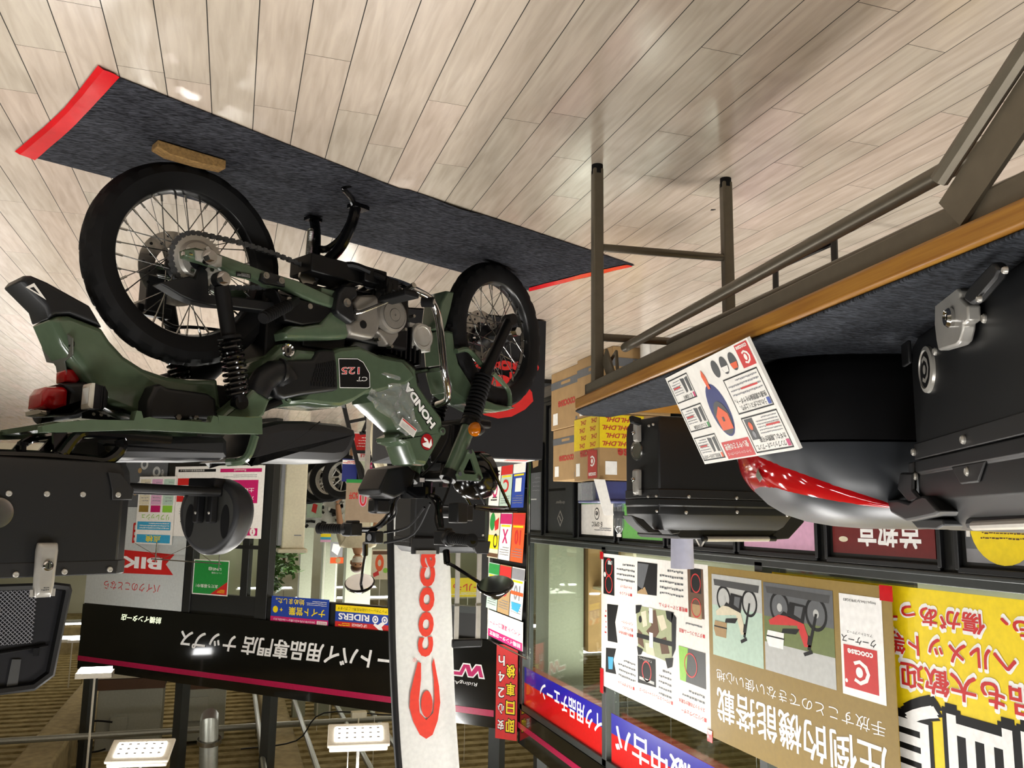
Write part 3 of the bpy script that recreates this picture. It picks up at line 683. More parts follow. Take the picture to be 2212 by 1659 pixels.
a, b = K(R3, [(950, 870)], .19)[0], K(R3, [(1115, 870)], .29)[0]
g = G(); g.box((a+b)/2, (.06, .13, .018)); 
for i in range(7): g.box((a+b)/2+V((0, -.056+i*.018, -.011)), (.056, .008, .012))
part(g, 'rider_peg', 'rubber', bevel=.004)
g = G(); pipe([K(R3, [(600, 640)], .05)[0], K(R3, [(760, 670)], .1)[0], K(R3, [(850, 700)], .14)[0], K(R3, [(960, 760)], .18)[0], a], .013); g.box(K(R3, [(830, 730)], .12)[0], (.09, .06, .05)); g.box(K(R3, [(950, 790)], .16)[0], (.05, .06, .04)); g.box(K(R3, [(520, 690)], .06)[0], (.2, .12, .06))
part(g, 'peg_mount', 'deep_black', bevel=.006)
g = G(); pipe([K(R3, [(720, 955)], .145)[0], K(R3, [(760, 975)], .16)[0], K(R3, [(1070, 850)], .2)[0]], .006); q2 = K(R3, [(1070, 800)], .2)[0]; g.cyl(q2+V((0, -.01, .02)), q2+V((0, .05, .0)), .010, n=10); part(g, 'gear_pedal', 'steel')
# centre stand with spring, side stand
g = G()
pipe([K(R3, [(425, 700)], -.05)[0], K(R3, [(440, 470)], -.08)[0], K(R3, [(432, 350)], -.10)[0], K(R3, [(420, 305)], -.11)[0]], .017, 10)
pipe([K(R3, [(520, 610)], .03)[0], K(R3, [(620, 500)], .06)[0], K(R3, [(700, 330)], .09)[0], K(R3, [(728, 200)], .10)[0]], .018, 10)
pipe([K(R3, [(450, 520)], -.08)[0], K(R3, [(520, 525)], -.03)[0], K(R3, [(620, 450)], .04)[0], K(R3, [(690, 330)], .09)[0]], .013, 10)
pipe([K(R3, [(712, 215)], .10)[0], K(R3, [(690, 150)], .14)[0], K(R3, [(640, 85)], .18)[0], K(R3, [(690, 58)], .21)[0]], .010, 8)
q2 = K(R3, [(420, 302)], -.11)[0]; g.box((q2.x, q2.y, .014), (.05, .035, .012)); q2 = K(R3, [(745, 185)], .1)[0]; g.box((q2.x, q2.y, .013), (.06, .04, .012))
stand = part(g, 'centre_stand', 'gloss_black')
a, b = K(R3, [(402, 380)], -.06)[0], K(R3, [(386, 580)], -.05)[0]; d = b-a; u, v, _ = basis(d)
g = G(); g.tube([a+d*(i/160)+u*(.009*cos(2*PI*i*20/160))+v*(.009*sin(2*PI*i*20/160)) for i in range(161)], .0022, 5)
part(g, 'stand_spring', 'steel', stand)
g = G(); pipe([b, K(R3, [(370, 610)], -.05)[0], K(R3, [(310, 670)], -.05)[0], K(R3, [(330, 740)], -.05)[0]], .009); pipe([K(R3, [(580, 660)], .09)[0], K(R3, [(700, 640)], .12)[0], K(R3, [(830, 690)], .15)[0]], .012); part(g, 'side_stand', 'deep_black')

# ---- olive body panels
g = G(); pillow(g, K(R3, [(205, 1120), (265, 1070), (350, 1072), (470, 1055), (545, 965), (655, 1010), (680, 1140), (662, 1165), (560, 1172), (215, 1172)], .125), .05, .130, .012, .014); part(g, 'lower_side_cover', 'olive_paint', bevel=.004)
bodyL = K(R6, [(560, 262), (600, 240), (700, 140), (760, 128), (785, 160), (780, 215), (800, 175), (940, 188), (1060, 185), (1110, 165), (1250, 150), (1400, 220), (1560, 250), (1640, 340), (1655, 385), (1590, 440), (1400, 490), (1300, 505), (1205, 562), (1110, 596), (1000, 590), (880, 575), (760, 585), (715, 560), (690, 520), (850, 500), (880, 470), (560, 430), (520, 330)], .118)
g = G(); pillow(g, bodyL, -.07, .121, .014, .02, both=True); body = part(g, 'body_cover', 'olive_paint', bevel=.004)
g = G(); q2 = K(R3, [(240, 1252)], .122)[0]; g.lathe(q2+V((0, -.004, 0)), (0, 1, 0), [(.021, 0), (.021, .006), (.018, .010), (.015, .008), (.014, .004)], 28); g.box(q2+V((0, .002, 0)), (.004, .004, .014), 1); part(g, 'helmet_lock', ['chrome', 'black'], body)
g = G(); pillow(g, K(R6, [(560, 300), (600, 262), (905, 252), (945, 190), (1000, 182), (1065, 185), (1085, 300), (1092, 470), (1060, 482), (830, 512), (700, 540), (640, 520)], .124), .10, .133, .010, .012); ac = part(g, 'air_cleaner_case', 'black_plastic', bevel=.004)
g = G(); P0 = K(R6, [(940, 290), (1080, 260), (1088, 455), (890, 440)], .1335)
for i in range(9):
    for j in range(10):
        u_, v_ = (i+.5+.25*(j % 2))/9.5, (j+.5)/10; p = P0[0].lerp(P0[1], u_).lerp(P0[3].lerp(P0[2], u_), v_)
        g.box(p, (.006, .003, .008))
part(g, 'case_grille', 'matte_black', ac)
g = G(); P0 = K(R6, [(505, 490), (540, 430), (600, 370), (680, 350), (720, 420)], .12); g.tube(smooth_path([P0[0]+V((0, 0, .01)), P0[1], P0[2], P0[3], P0[4]], 3), [.034, .036, .037, .036, .037, .038, .037, .038, .037, .04, .038, .04, .04], 16); g.cyl(P0[3]+V((.005, 0, 0)), P0[3]+V((-.006, 0, 0)), .043, n=20); part(g, 'intake_hose', 'black_plastic')
g = G(); pillow(g, K(R6, [(255, 655), (300, 610), (370, 560), (470, 465), (500, 470), (602, 545), (560, 655), (520, 690), (250, 690)], .14), .08, .15, .010, .014); part(g, 'intake_duct', 'olive_paint', bevel=.004)
# badge
g = G(); bo = [(600, 1308), (740, 1310), (780, 1335), (825, 1415), (828, 1515), (812, 1522), (610, 1520)]
P0 = K(R3, bo, .1235); P1 = [V((x, .1237, z)) for x, z in inset(P0, .002)]
g.add(P0, [tuple(range(len(P0)))], 1); g.add(P1, [tuple(range(len(P1)))], 0)
def bframe(o, p0, p1, h, lat):
    a, b = K(o, [p0], lat)[0], K(o, [p1], lat)[0]; u = (b-a).normalized(); v = V((0, 1, 0)).cross(u); return Fr(a, u, v, (b-a).length, h)
F = bframe(R3, (752, 1372), (625, 1372), .021, .1239); g.text(F, '125', -.02, -.05, 1.04, 1.1, 1, 0, .03, .12); g.text(F, '125', 0, 0, 1, 1, 2, .0003, .0, .12)
F = bframe(R3, (808, 1442), (738, 1442), .012, .1239); g.text(F, 'CT', -.03, -.08, 1.06, 1.16, 1, 0, .03, .2); g.text(F, 'CT', .04, .06, .92, .88, 0, .0003, -.01, .2)
part(g, 'side_badge', ['black', 'white_strong', 'red'], body, recalc=False)
# leg shield
ls = K(R4, [(85, 745), (250, 780), (330, 850), (348, 965), (425, 1080), (512, 1195), (532, 1290), (520, 1330), (402, 1545), (310, 1535), (262, 1400), (200, 1375), (192, 1340), (250, 1310), (240, 1290), (120, 1180), (20, 1090), (20, 900)], .10)
g = G(); pillow(g, ls, -.03, .104, .014, .02, both=True); shield = part(g, 'front_cover', 'olive_paint', bevel=.004)
g = G(); F = bframe(R4, (468, 1246), (270, 942), .030, .1052); g.text(F, 'HONDA', -.014, -.14, 1.028, 1.28, 0, .0004, .085); g.text(F, 'HONDA', 0, 0, 1, 1, 1, .001, .045); part(g, 'lettering', ['black', 'white_strong'], shield, recalc=False)
g = G(); q2 = K(R4, [(405, 1375)], .105)[0]; F = Fr(q2+V((.03, .0005, -.03)), (-1, 0, 0), (0, 0, 1), .06, .06)
g.circ(F, .5, .5, .5, 1, 0); g.circ(F, .5, .5, .455, 0, .0006); g.poly(F, [(.2, .30), (.34, .62), (.50, .50), (.86, .62), (.80, .74), (.62, .80), (.30, .86), (.12, .66)], 2, .0011); g.poly(F, [(.34, .62), (.44, .40), (.60, .30), (.78, .26), (.70, .44), (.50, .50)], 2, .0011)
part(g, 'emblem', ['red_lens', 'steel', 'white_strong'], shield, recalc=False)
g = G(); q2 = K(R4, [(510, 1300)], .104)[0]; g.cyl(q2+V((0, -.01, 0)), q2+V((0, .006, 0)), .014, n=16); g.cyl(q2, q2+V((0, .008, 0)), .007, n=6, mi=1); part(g, 'cover_screw', ['olive_paint', 'steel'], shield)
# clear protective film wrapped over the cover
glassy('film', (.97, .98, .98), .86, .10, .16)
g = G(); rr = random.Random(5)
A0, A1, A2, A3 = K(R4, [(-10, 1030), (120, 850)], .107)+K(R4, [(255, 900), (395, 1270)], .107)
nx, ny = 26, 12; vs = []
for i in range(nx+1):
    for j in range(ny+1):
        t = i/nx; lowp = K(R4, [(-40, 1060)], .107)[0].lerp(K(R4, [(240, 1335)], .107)[0], t); hip = K(R4, [(60, 860)], .107)[0].lerp(K(R4, [(370, 1290)], .107)[0], t)
        if t > .3: hip = K(R4, [(255, 930)], .107)[0].lerp(K(R4, [(350, 1300)], .107)[0], (t-.3)/.7)
        else: hip = K(R4, [(20, 860)], .107)[0].lerp(K(R4, [(255, 930)], .107)[0], t/.3)
        p = lowp.lerp(hip, j/ny); p = p+V((0, .006+.005*rr.random()+.007*sin(i*.55+j*.5)+.004*sin(j*1.9-i*.3), 0)); vs.append(p)
fs = [(i*(ny+1)+j, (i+1)*(ny+1)+j, (i+1)*(ny+1)+j+1, i*(ny+1)+j+1) for i in range(nx) for j in range(ny)]
g.add(vs, fs); flm = part(g, 'clear_film', 'film', recalc=False, ang=50)
g = G(); F = bframe(R4, (335, 1290), (230, 1200), .03, .125); g.board(F, .0005); g.lines(F, .08, .3, .84, .6, 5, 1, .0006, .3); g.rect(F, .05, .06, .9, .14, 2, .0006); part(g, 'film_sticker', ['paper', 'grey', 'red'], flm, recalc=False)

# ---- seat, carrier
g = G(); st = K(R6, [(335, 985), (420, 955), (505, 800), (560, 722), (700, 690), (900, 690), (1150, 715), (1232, 745), (1248, 800), (1215, 900), (1180, 955), (1140, 985), (1060, 995), (700, 985)], .11)
pillow(g, st, -.115, .115, .03, .04, both=True); seat = part(g, 'seat', 'seat_vinyl', bevel=.008, seg=3)
g = G(); P0 = K(R6, [(505, 800), (640, 790), (860, 730), (960, 700)], .1165)+K(R6, [(345, 975), (560, 935), (700, 890), (880, 780), (960, 700)], .1165)[::-1]
g.tube(smooth_path(K(R6, [(360, 968), (520, 948), (690, 895), (840, 800), (965, 700)], .113), 5), .0025, 5); part(g, 'seat_piping', 'black', seat)
g = G(); pillow(g, K(R5, [(690, 1300), (720, 1275), (1620, 1262), (1650, 1300), (1650, 1425), (1600, 1440), (760, 1435), (700, 1420)], .13), -.13, .13, .02, .03, both=True); part(g, 'pillion_pad', 'seat_vinyl', bevel=.006, seg=3)
pl = crop(0, 560, [(298, 1195), (420, 1170), (640, 1150), (955, 1155), (975, 1085), (1008, 1090), (1022, 1140), (1065, 1130), (1110, 1140), (1420, 1165), (1505, 1170), (1522, 1120), (1555, 1130), (1560, 1165)])+crop(400, 700, [(230, 655), (500, 672), (545, 668), (548, 790), (400, 788)])+crop(0, 560, [(1640, 1255), (1300, 1240), (1000, 1225), (480, 1240), (300, 1240)])
g = G(); P0 = [bk(x, y, .19) for x, y in pl]; slab(g, P0, .165, .195); slab(g, P0, -.195, -.165)
zz = .80
for k in range(5): g.box((-.36+.11*k, 0, .81-.012*k), (.03, .36, .014))
car = part(g, 'rear_carrier', 'olive_paint', bevel=.004)
g = G(); P0 = K(R6, [(385, 985), (450, 960), (500, 800)], .14); g.tube(smooth_path([P0[2], P0[1]+V((0, -.01, 0)), P0[0]+V((0, -.06, .0))], 4), .012, 8); part(g, 'grab_bracket', 'olive_paint', car)
g = G()
for s_ in (1, -1):
    L = .17*s_
    pipe([K(R5, [(1220, 1290)], .17)[0], K(R5, [(960, 1265)], .17)[0], K(R5, [(640, 1240)], .17)[0], K(R5, [(540, 1280)], .17)[0], K(R5, [(460, 1390)], .17)[0]], .013, 10) if s_ > 0 else None
RL = .17
rp = [bk(x, y, RL) for x, y in crop(0, 560, [(1220, 1290), (960, 1265), (660, 1232), (560, 1262), (500, 1320), (440, 1400)])]
rail = [bk(x, y, RL) for x, y in crop(0, 560, [(860, 1290), (870, 1350), (820, 1410), (740, 1450), (620, 1440), (300, 1415), (0, 1405), (-250, 1400)])]
for s_ in (1, -1):
    f_ = lambda P: [V((p.x, p.y*s_, p.z)) for p in P]
    g.tube(smooth_path(f_(rp), 4), .012, 10); g.tube(smooth_path(f_(rail), 4), .014, 10)
for p in (rail[5], rail[6], rp[2]): g.cyl((p.x, -RL, p.z), (p.x, RL, p.z), .010, n=8)
q2 = K(R5, [(165, 1310)], RL)[0]; q3 = K(R5, [(165, 1400)], RL)[0]; g.cyl(q2, q3, .007, n=8); g.cyl(q2, q2+V((0, 0, .008)), .012, n=8)
g.bar(K(R5, [(425, 1170)], .15)[0], K(R5, [(430, 1400)], .15)[0], .012, .03); g.bar(K(R5, [(430, 1250)], .12)[0], K(R5, [(290, 1400)], .12)[0], .012, .02)
part(g, 'case_rack', 'gloss_black')

# ---- front end
g = G(); P0 = K(R4, [(525, 575), (560, 570), (600, 582), (615, 700), (640, 810), (735, 960), (722, 1060), (690, 1100), (580, 1020), (545, 880), (530, 700)], .06)
P1 = K(R4, [(690, 1095), (725, 1050), (800, 1060), (900, 1100), (990, 1115), (1045, 1130), (990, 1150), (900, 1165), (800, 1150)], .055)
pillow(g, P0, -.062, .062, .012, .018, both=True); pillow(g, P1, -.06, .06, .008, .014, both=True)
P2 = K(R4, [(480, 560), (500, 380), (545, 292), (600, 300), (575, 420), (530, 580)], .045); pillow(g, P2, -.05, .05, .006, .01, both=True)
fm = part(g, 'front_mudguard', 'olive_paint', bevel=.004)
g = G(); pipe(K(R4, [(615, 725), (690, 712), (745, 760), (800, 830)], .075), .010); pipe(K(R4, [(880, 885), (940, 945), (985, 1000), (1000, 1060), (998, 1125)], .075), .009); part(g, 'mudguard_stay', 'olive_paint', fm)
axl = V((1.283, .085, .297)); 
for s_ in (1, -1):
    root = bpy.data.objects.new('fork_leg', None); C.objects.link(root); root.parent = bike
    A = K(R4, [(1000, 500)], .10)[0]; B = K(R4, [(815, 900)], .10)[0]; Cc = K(R4, [(715, 1240)], .10)[0]; D = K(R4, [(575, 1590)], .10)[0]
    A, B, Cc, D = [V((p.x, p.y*s_, p.z)) for p in (A, B, Cc, D)]
    g = G(); g.cyl(A, B, .020, .023, n=16); g.cyl(A+V((0, -.02, .0)), A+V((0, .02, 0)), .022, n=14); g.build('lower_tube', 'deep_black', root, local=True)
    d = (Cc-B); k = 13; g = G(); u, v, n_ = basis(d)
    g.lathe(B, d, [(r_, d.length*(i+o)/k) for i in range(k) for o, r_ in ((0, .024), (.25, .035), (.6, .035), (.85, .024))], 20); g.build('rubber_boot', 'rubber', root, local=True)
    g = G(); g.cyl(Cc, D, .027, n=20); g.build('upper_tube', 'olive_paint', root, local=True)
    g = G(); dd = (D-Cc).normalized(); g.cyl(Cc-dd*.02, Cc+dd*.02, .034, n=18); g.cyl(D, D+dd*.03, .031, n=18); g.cyl(D+dd*.03, D+dd*.04, .018, n=6); g.build('clamp_ring', 'deep_black', root, local=True)
g = G(); g.cyl((1.283, -.12, .297), (1.283, .11, .297), .009, n=10); q2 = K(R4, [(1028, 590)], .125)[0]; g.cyl((1.283, .10, .297), (1.283, .125, .297), .018, n=6); part(g, 'front_axle', 'chrome')
g = G(); q2, q3 = K(R4, [(640, 1255)], .0)[0], K(R4, [(545, 1620)], .0)[0]; g.box(q2, (.10, .24, .03)); g.box(q3, (.10, .24, .035)); g.cyl(q2, q3, .03, n=14); g.box((q2+q3)/2+V((-.02, 0, -.02)), (.08, .12, .14)); part(g, 'fork_yoke', 'deep_black', bevel=.008)
g = G()
for s_ in (.045, .10): q2 = K(R2, [(0, 0)], 0)[0]; p = K((850, 960), [(380, 460) if s_ < .09 else (690, 530)], s_, 6.32)[0]; g.cyl(p, p+V((0, 0, .014)), .017, n=6)
part(g, 'yoke_nut', 'chrome')
# indicator front left/right
for s_ in (1, -1):
    q2 = K(R4, [(752, 1285)], .16)[0]; q2 = V((q2.x, q2.y*s_, q2.z))
    root = bpy.data.objects.new('front_turn_signal', None); C.objects.link(root); root.parent = bike
    g = G(); g.lathe(q2+V((.02, 0, 0)), (-1, 0, 0), [(.010, -.02), (.022, 0), (.026, .010), (.026, .016)], 24); g.cyl(q2+V((.02, 0, 0)), V((q2.x+.02, .08*s_, q2.z+.01)), .011, n=10); g.build('lamp_body', 'black_plastic', root, local=True)
    g = G(); g.lathe(q2, (-.82, .57*s_, 0), [(.0255, -.004), (.0255, .004), (.02, .011), (.008, .015)], 24); g.build('lens', 'amber_lens', root, local=True)
# headlight with olive triangular stay
hc = bk(1020, 1032, 0)
g = G(); g.lathe(hc+V((-.07, 0, 0)), (1, 0, -.1), [(.02, 0), (.055, .01), (.082, .04), (.09, .08), (.09, .12)], 36); hl = part(g, 'headlight_shell', 'gloss_black')
g = G(); g.lathe(hc+V((.048, 0, -.012)), (1, 0, -.1), [(.088, 0), (.08, .012), (.03, .022)], 36); part(g, 'headlight_lens', 'clear_lens', hl)
g = G(); o_ = K(R7, [(1022, 240), (1055, 235), (1072, 262), (1132, 440), (1112, 462), (955, 452), (938, 415), (1000, 300)], .13); i_ = K(R7, [(1032, 305), (1045, 298), (1052, 312), (1082, 405), (1075, 415), (1000, 410), (990, 395), (1025, 320)], .13)
n_ = len(o_)
for s_ in (1, -1):
    for yy in (.128, .136):
        g.add([V((p.x, yy*s_, p.z)) for p in o_+i_], [(i, (i+1) % n_, n_+(i+1) % n_, n_+i) for i in range(n_)])
    g.add([V((p.x, .128*s_, p.z)) for p in o_]+[V((p.x, .136*s_, p.z)) for p in o_], [(i, (i+1) % n_, n_+(i+1) % n_, n_+i) for i in range(n_)])
    g.add([V((p.x, .128*s_, p.z)) for p in i_]+[V((p.x, .136*s_, p.z)) for p in i_], [(i, (i+1) % n_, n_+(i+1) % n_, n_+i) for i in range(n_)])
tri = part(g, 'headlight_stay', 'olive_paint')
g = G()
for a in ((1042, 252), (968, 410), (1108, 440)): q2 = K(R7, [a], .136)[0]; g.cyl(q2+V((0, -.03, 0)), q2+V((0, .006, 0)), .008, n=12)
part(g, 'stay_bolt', 'chrome', tri)
# handlebar
gl0, gl1 = bk(973, 1163, .27), bk(1022, 1168, .395); gr0, gr1 = bk(745, 1143, -.27), bk(688, 1141, -.395)
cl = K(R7, [(740, 545)], .05)[0]; cr = K(R7, [(640, 560)], -.05)[0]
g = G(); pipe([gl1, gl0, bk(955, 1155, .22), bk(950, 1110, .16), bk(945, 1078, .10), V((cl.x, .04, cl.z+.01)), V((cr.x, -.04, cl.z+.01)), bk(858, 1072, -.12), bk(845, 1105, -.17), bk(810, 1142, -.21), gr0, gr1], .011, 10)
g.box(V((cl.x, 0, cl.z)), (.045, .13, .04)); g.cyl((cl.x, .05, cl.z-.04), (cl.x, .05, cl.z+.02), .018, n=10); g.cyl((cl.x, -.05, cl.z-.04), (cl.x, -.05, cl.z+.02), .018, n=10)
hb = part(g, 'handlebar', 'gloss_black')
for a, b in ((gl0, gl1), (gr0, gr1)):
    d = b-a; g = G(); k = 9
    g.lathe(a, d, [(.0145, 0)]+[(r_, d.length*(.06+.8*(i+o)/k)) for i in range(k) for o, r_ in ((0, .0152), (.2, .018), (.75, .018), (.95, .0152))]+[(.0205, d.length*.88), (.0215, d.length*.97), (.013, d.length)], 18); part(g, 'grip', 'rubber', hb)
    g = G(); g.lathe(a-d*.02, d, [(.022, -.02), (.026, -.015), (.026, .004), (.02, .008)], 18); g.box(a-d*.28, (.05, .05, .045)); g.box(a-d*.28+V((.0, 0, -.022)), (.035, .04, .02)); part(g, 'switch_box', 'black_plastic', hb, bevel=.007)
g = G(); q2 = K(R7, [(360, 865)], -.2)[0]; g.box(q2, (.04, .06, .045)); g.cyl(q2+V((-.022, 0, 0)), q2+V((-.024, 0, 0)), .013, n=18, mi=1); part(g, 'brake_reservoir', ['black_plastic', 'grey'], hb, bevel=.005)
g = G(); pipe([gr0+V((.02, .03, 0)), gr0+V((.05, -.02, -.005)), gr1+V((.055, .03, -.012)), gr1+V((.045, -.0, -.01))], .006); part(g, 'brake_lever', 'black_plastic', hb)
g = G()  # front box by the right fork (controller / horn block) and meter pod
P0 = K(R7, [(480, 370), (620, 345), (680, 400), (640, 530), (520, 590), (420, 560), (410, 520)], -.02); pillow(g, P0, -.16, -.03, .008, .012, both=True)
part(g, 'inner_cover', 'black_plastic', bevel=.004)
g = G(); q2 = K(R7, [(960, 690)], .12)[0]; g.box(q2, (.05, .05, .07)); g.box(q2+V((.03, .0, 0)), (.05, .045, .055)); g.cyl(q2+V((.0, -.09, 0)), q2, .018, n=12); part(g, 'meter_bracket', 'black_plastic', bevel=.007)
g = G(); q2 = K(R7, [(395, 640)], -.15)[0]; g.box(q2, (.07, .05, .055)); part(g, 'starter_switch', 'black_plastic', bevel=.01)
g = G()
for pts, ls_ in (([(720, 650), (600, 790), (430, 830)], (.02, -.1, -.2)), ([(760, 620), (640, 840), (430, 905)], (.05, -.08, -.19)), ([(600, 520), (520, 600), (500, 720), (300, 850)], (-.05, -.1, -.16, -.24)), ([(960, 280), (890, 520), (830, 700), (850, 870)], (.09, .1, .14, .22)), ([(1080, 500), (1150, 620), (1160, 650)], (.1, .1, .06)), ([(850, 870), (800, 760), (800, 640), (740, 560)], (.24, .2, .12, .06)), ([(580, 510), (500, 560), (470, 680), (380, 780)], (-.06, -.12, -.18, -.22)), ([(700, 420), (790, 330), (880, 180), (900, 60)], (.03, .04, .05, .05))):
    P0 = [bk(x, y, l_) for (x, y), l_ in zip(crop(R7[0], R7[1], pts), ls_)]; g.tube(smooth_path(P0, 5), .0045, 6)
part(g, 'control_cables', 'matte_black')
for nm, base, mid, c, nrm, lt in (('mirror', (875, 960), (882, 1050), (1228, 1205), (-.35, .2, -.9), .42), ('mirror', (297, 905), (295, 990), (255, 1190), (-.4, .35, -.85), -.42)):
    root = bpy.data.objects.new(nm, None); C.objects.link(root); root.parent = bike
    b0 = K(R7, [base], lt*.62)[0]; b1 = K(R7, [mid], lt*.66)[0]; cc = K(R7, [c], lt)[0]; n_ = V(nrm).normalized()
    g = G(); g.tube(smooth_path([b0, b1, b1.lerp(cc, .15), cc-n_*.03], 4), .0055, 8); g.cyl(b0, b1, .011, n=10); g.build('stem', 'gloss_black', root, local=True)
    g = G(); g.lathe(cc, n_, [(.012, -.045), (.03, -.03), (.055, -.008), (.058, 0), (.052, .003)], 32); g.build('mirror_shell', 'gloss_black', root, local=True)
    g = G(); g.lathe(cc, n_, [(.0535, .0035), (.0530, .0045)], 32); g.build('mirror_glass', 'chrome', root, local=True)
# thin front carrier wire
g = G(); P0 = K(R7, [(1110, 262), (1180, 330), (1250, 470), (1330, 650), (1290, 655), (1080, 640)], .1); g.tube(P0, .006, 8); P0 = K(R7, [(1080, 655), (1200, 672), (1380, 675)], .02); g.tube(P0, .006, 8); g.tube([V((p.x, -.1, p.z)) for p in K(R7, [(1110, 262), (1330, 650), (1080, 640)], .1)], .006, 8)
q2 = K(R7, [(1330, 652)], .1)[0]; g.cyl(q2, V((q2.x, -.1, q2.z)), .006, n=8); q2 = K(R7, [(1110, 262)], .1)[0]; g.cyl(q2, V((q2.x, -.1, q2.z)), .006, n=8)
part(g, 'front_carrier', 'gloss_black')
# chrome engine guard
g = G(); P0 = [K(R3, [(960, 745)], .06)[0], K(R3, [(1060, 778)], .14)[0], K(R3, [(1170, 828)], .19)[0], K(R3, [(1262, 888)], .21)[0], K(R3, [(1312, 1000)], .21)[0], K(R3, [(1335, 1150)], .21)[0], K(R3, [(1360, 1400)], .2)[0], K(R3, [(1385, 1540)], .18)[0], K(R3, [(1375, 1610)], .14)[0], K(R3, [(1310, 1640)], .08)[0]]
g.tube(smooth_path(P0, 5), .0125, 12); g.tube([V((p.x, -p.y, p.z)) for p in smooth_path(P0, 5)], .0125, 12)
q2 = K(R3, [(1340, 1375)], .2)[0]; g.cyl(q2, V((q2.x-.01, -q2.y, q2.z)), .010, n=10)
eg = part(g, 'engine_guard', 'chrome')
g = G(); q2, q3 = K(R3, [(1200, 905)], .19)[0], K(R3, [(1285, 905)], .225)[0]; g.cyl(q2, q3, .017, n=16); g.cyl(q3, q3+(q3-q2)*.05, .012, n=14, mi=1); part(g, 'guard_peg', ['rubber', 'steel'], eg)
# exhaust header and lower clutter
g = G(); pipe([(.83, -.03, .37), (.86, -.06, .30), (.74, -.1, .22), (.55, -.13, .26)], .02, 10); part(g, 'exhaust_pipe', 'steel')
g = G(); pillow(g, K(R4, [(90, 720), (250, 760), (345, 830), (370, 950), (350, 965), (310, 850), (160, 790)], .07), -.06, .06, .006, .01, both=True); part(g, 'intake_body', 'deep_black')
# ================================================================ MAT, WEDGE, TABLE, CASES
def aty(x, y, Y): return at(x, y, (0, Y, 0), (0, 1, 0))
def felt(name, c0, c1, sc=60):
    m = bpy.data.materials.new(name); MATS[name] = m; m.use_nodes = True; nt = m.node_tree; b = nt.nodes['Principled BSDF']; L = nt.links
    tc = nt.nodes.new('ShaderNodeTexCoord'); mp = nt.nodes.new('ShaderNodeMapping'); mp.inputs['Scale'].default_value = (1, 4.5, 1); mp.inputs['Rotation'].default_value = (0, 0, .5)
    nz = nt.nodes.new('ShaderNodeTexNoise'); nz.inputs['Scale'].default_value = sc; nz.inputs['Detail'].default_value = 7; nz.inputs['Distortion'].default_value = .6
    L.new(tc.outputs['Object'], mp.inputs[0]); L.new(mp.outputs[0], nz.inputs['Vector']); rp = nt.nodes.new('ShaderNodeValToRGB'); e = rp.color_ramp.elements
    e[0].position = .38; e[0].color = (*hexc(c0), 1); e[1].position = .68; e[1].color = (*hexc(c1), 1); L.new(nz.outputs['Fac'], rp.inputs[0]); L.new(rp.outputs[0], b.inputs['Base Color'])
    b.inputs['Roughness'].default_value = .95; b.inputs['Specular IOR Level'].default_value = .15
    bp = nt.nodes.new('ShaderNodeBump'); bp.inputs['Strength'].default_value = .5; bp.inputs['Distance'].default_value = .003; L.new(nz.outputs['Fac'], bp.inputs['Height']); L.new(bp.outputs[0], b.inputs['Normal'])
felt('mat_felt', '0f0f12', '3e3f45', 42); felt('table_felt', '141518', '3c3f45', 70)
# punch-felt mat on the floor, red tape at both ends
t = thing('floor_mat', 'long charcoal felt mat on the floor under the motorcycle, red tape at its ends', 'mat', (-.4, 2.8, 0))
c = [atz(*p) for p in ((228, 152), (850, 400), (905, 415), (1371, 571), (1143, 626), (620, 485), (290, 395), (52, 332))]
nu, nv = 40, 10; g = G(); near = smooth_path([c[0], c[1], c[2], c[3]], 14); farp = smooth_path([c[7], c[6], c[5], c[4]], 14)
def rs(P, k):
    d = [0]
    for i in range(1, len(P)): d.append(d[-1]+(P[i]-P[i-1]).length)
    o = []
    for j in range(k+1):
        s_ = d[-1]*j/k; i = max(1, next((q for q in range(len(d)) if d[q] >= s_-1e-9), len(d)-1)); o.append(P[i-1].lerp(P[i], (s_-d[i-1])/max(1e-9, d[i]-d[i-1])))
    return o
near, farp = rs(near, nu), rs(farp, nu); vs = []
for i in range(nu+1):
    for j in range(nv+1):
        p = near[i].lerp(farp[i], j/nv); t_ = i/nu; z = .004+.008*max(0, 1-abs(t_-.57)/.06)*max(0, 1-j/3)
        vs.append((p.x, p.y, z))
m_ = nv+1; top_f = [(i*m_+j, (i+1)*m_+j, (i+1)*m_+j+1, i*m_+j+1) for i in range(nu) for j in range(nv)]
g.add(vs, top_f); k = len(vs); g.add([(x, y, .0008) for x, y, z in vs], [])
bd = [i*m_ for i in range(nu+1)]+[nu*m_+j for j in range(1, nv+1)]+[i*m_+nv for i in range(nu-1, -1, -1)]+[j for j in range(nv-1, 0, -1)]
for a, b in zip(bd, bd[1:]+bd[:1]): g.f.append([a, b, k+b, k+a]); g.m.append(0)
g.build('felt', 'mat_felt', t, recalc=False)
mat('tape_red', 'c8141e', .22, coat=.5, bump=.25, scale=30)
def tape(pts, z=.006):
    g = G(); q = [atz(*p) for p in pts]; n_ = 12; h = len(q)//2; A = rs(smooth_path(q[:h], 6), n_); B = rs(smooth_path(q[h:][::-1], 6), n_); r_ = random.Random(2); vs = []
    for i in range(n_+1):
        for j in range(5): p = A[i].lerp(B[i], j/4); vs.append((p.x, p.y, (z if 0 < j else .0015)+.0022*r_.random()))
    fs = [(i*5+j, (i+1)*5+j, (i+1)*5+j+1, i*5+j+1) for i in range(n_) for j in range(4)]
    g.add(vs, fs); g.build('red_tape', 'tape_red', t, recalc=False, ang=10)
tape([(212, 138), (130, 240), (32, 325), (76, 341), (165, 262), (259, 160)]); tape([(1372, 573), (1260, 600), (1142, 629), (1143, 618), (1258, 589), (1352, 568)])
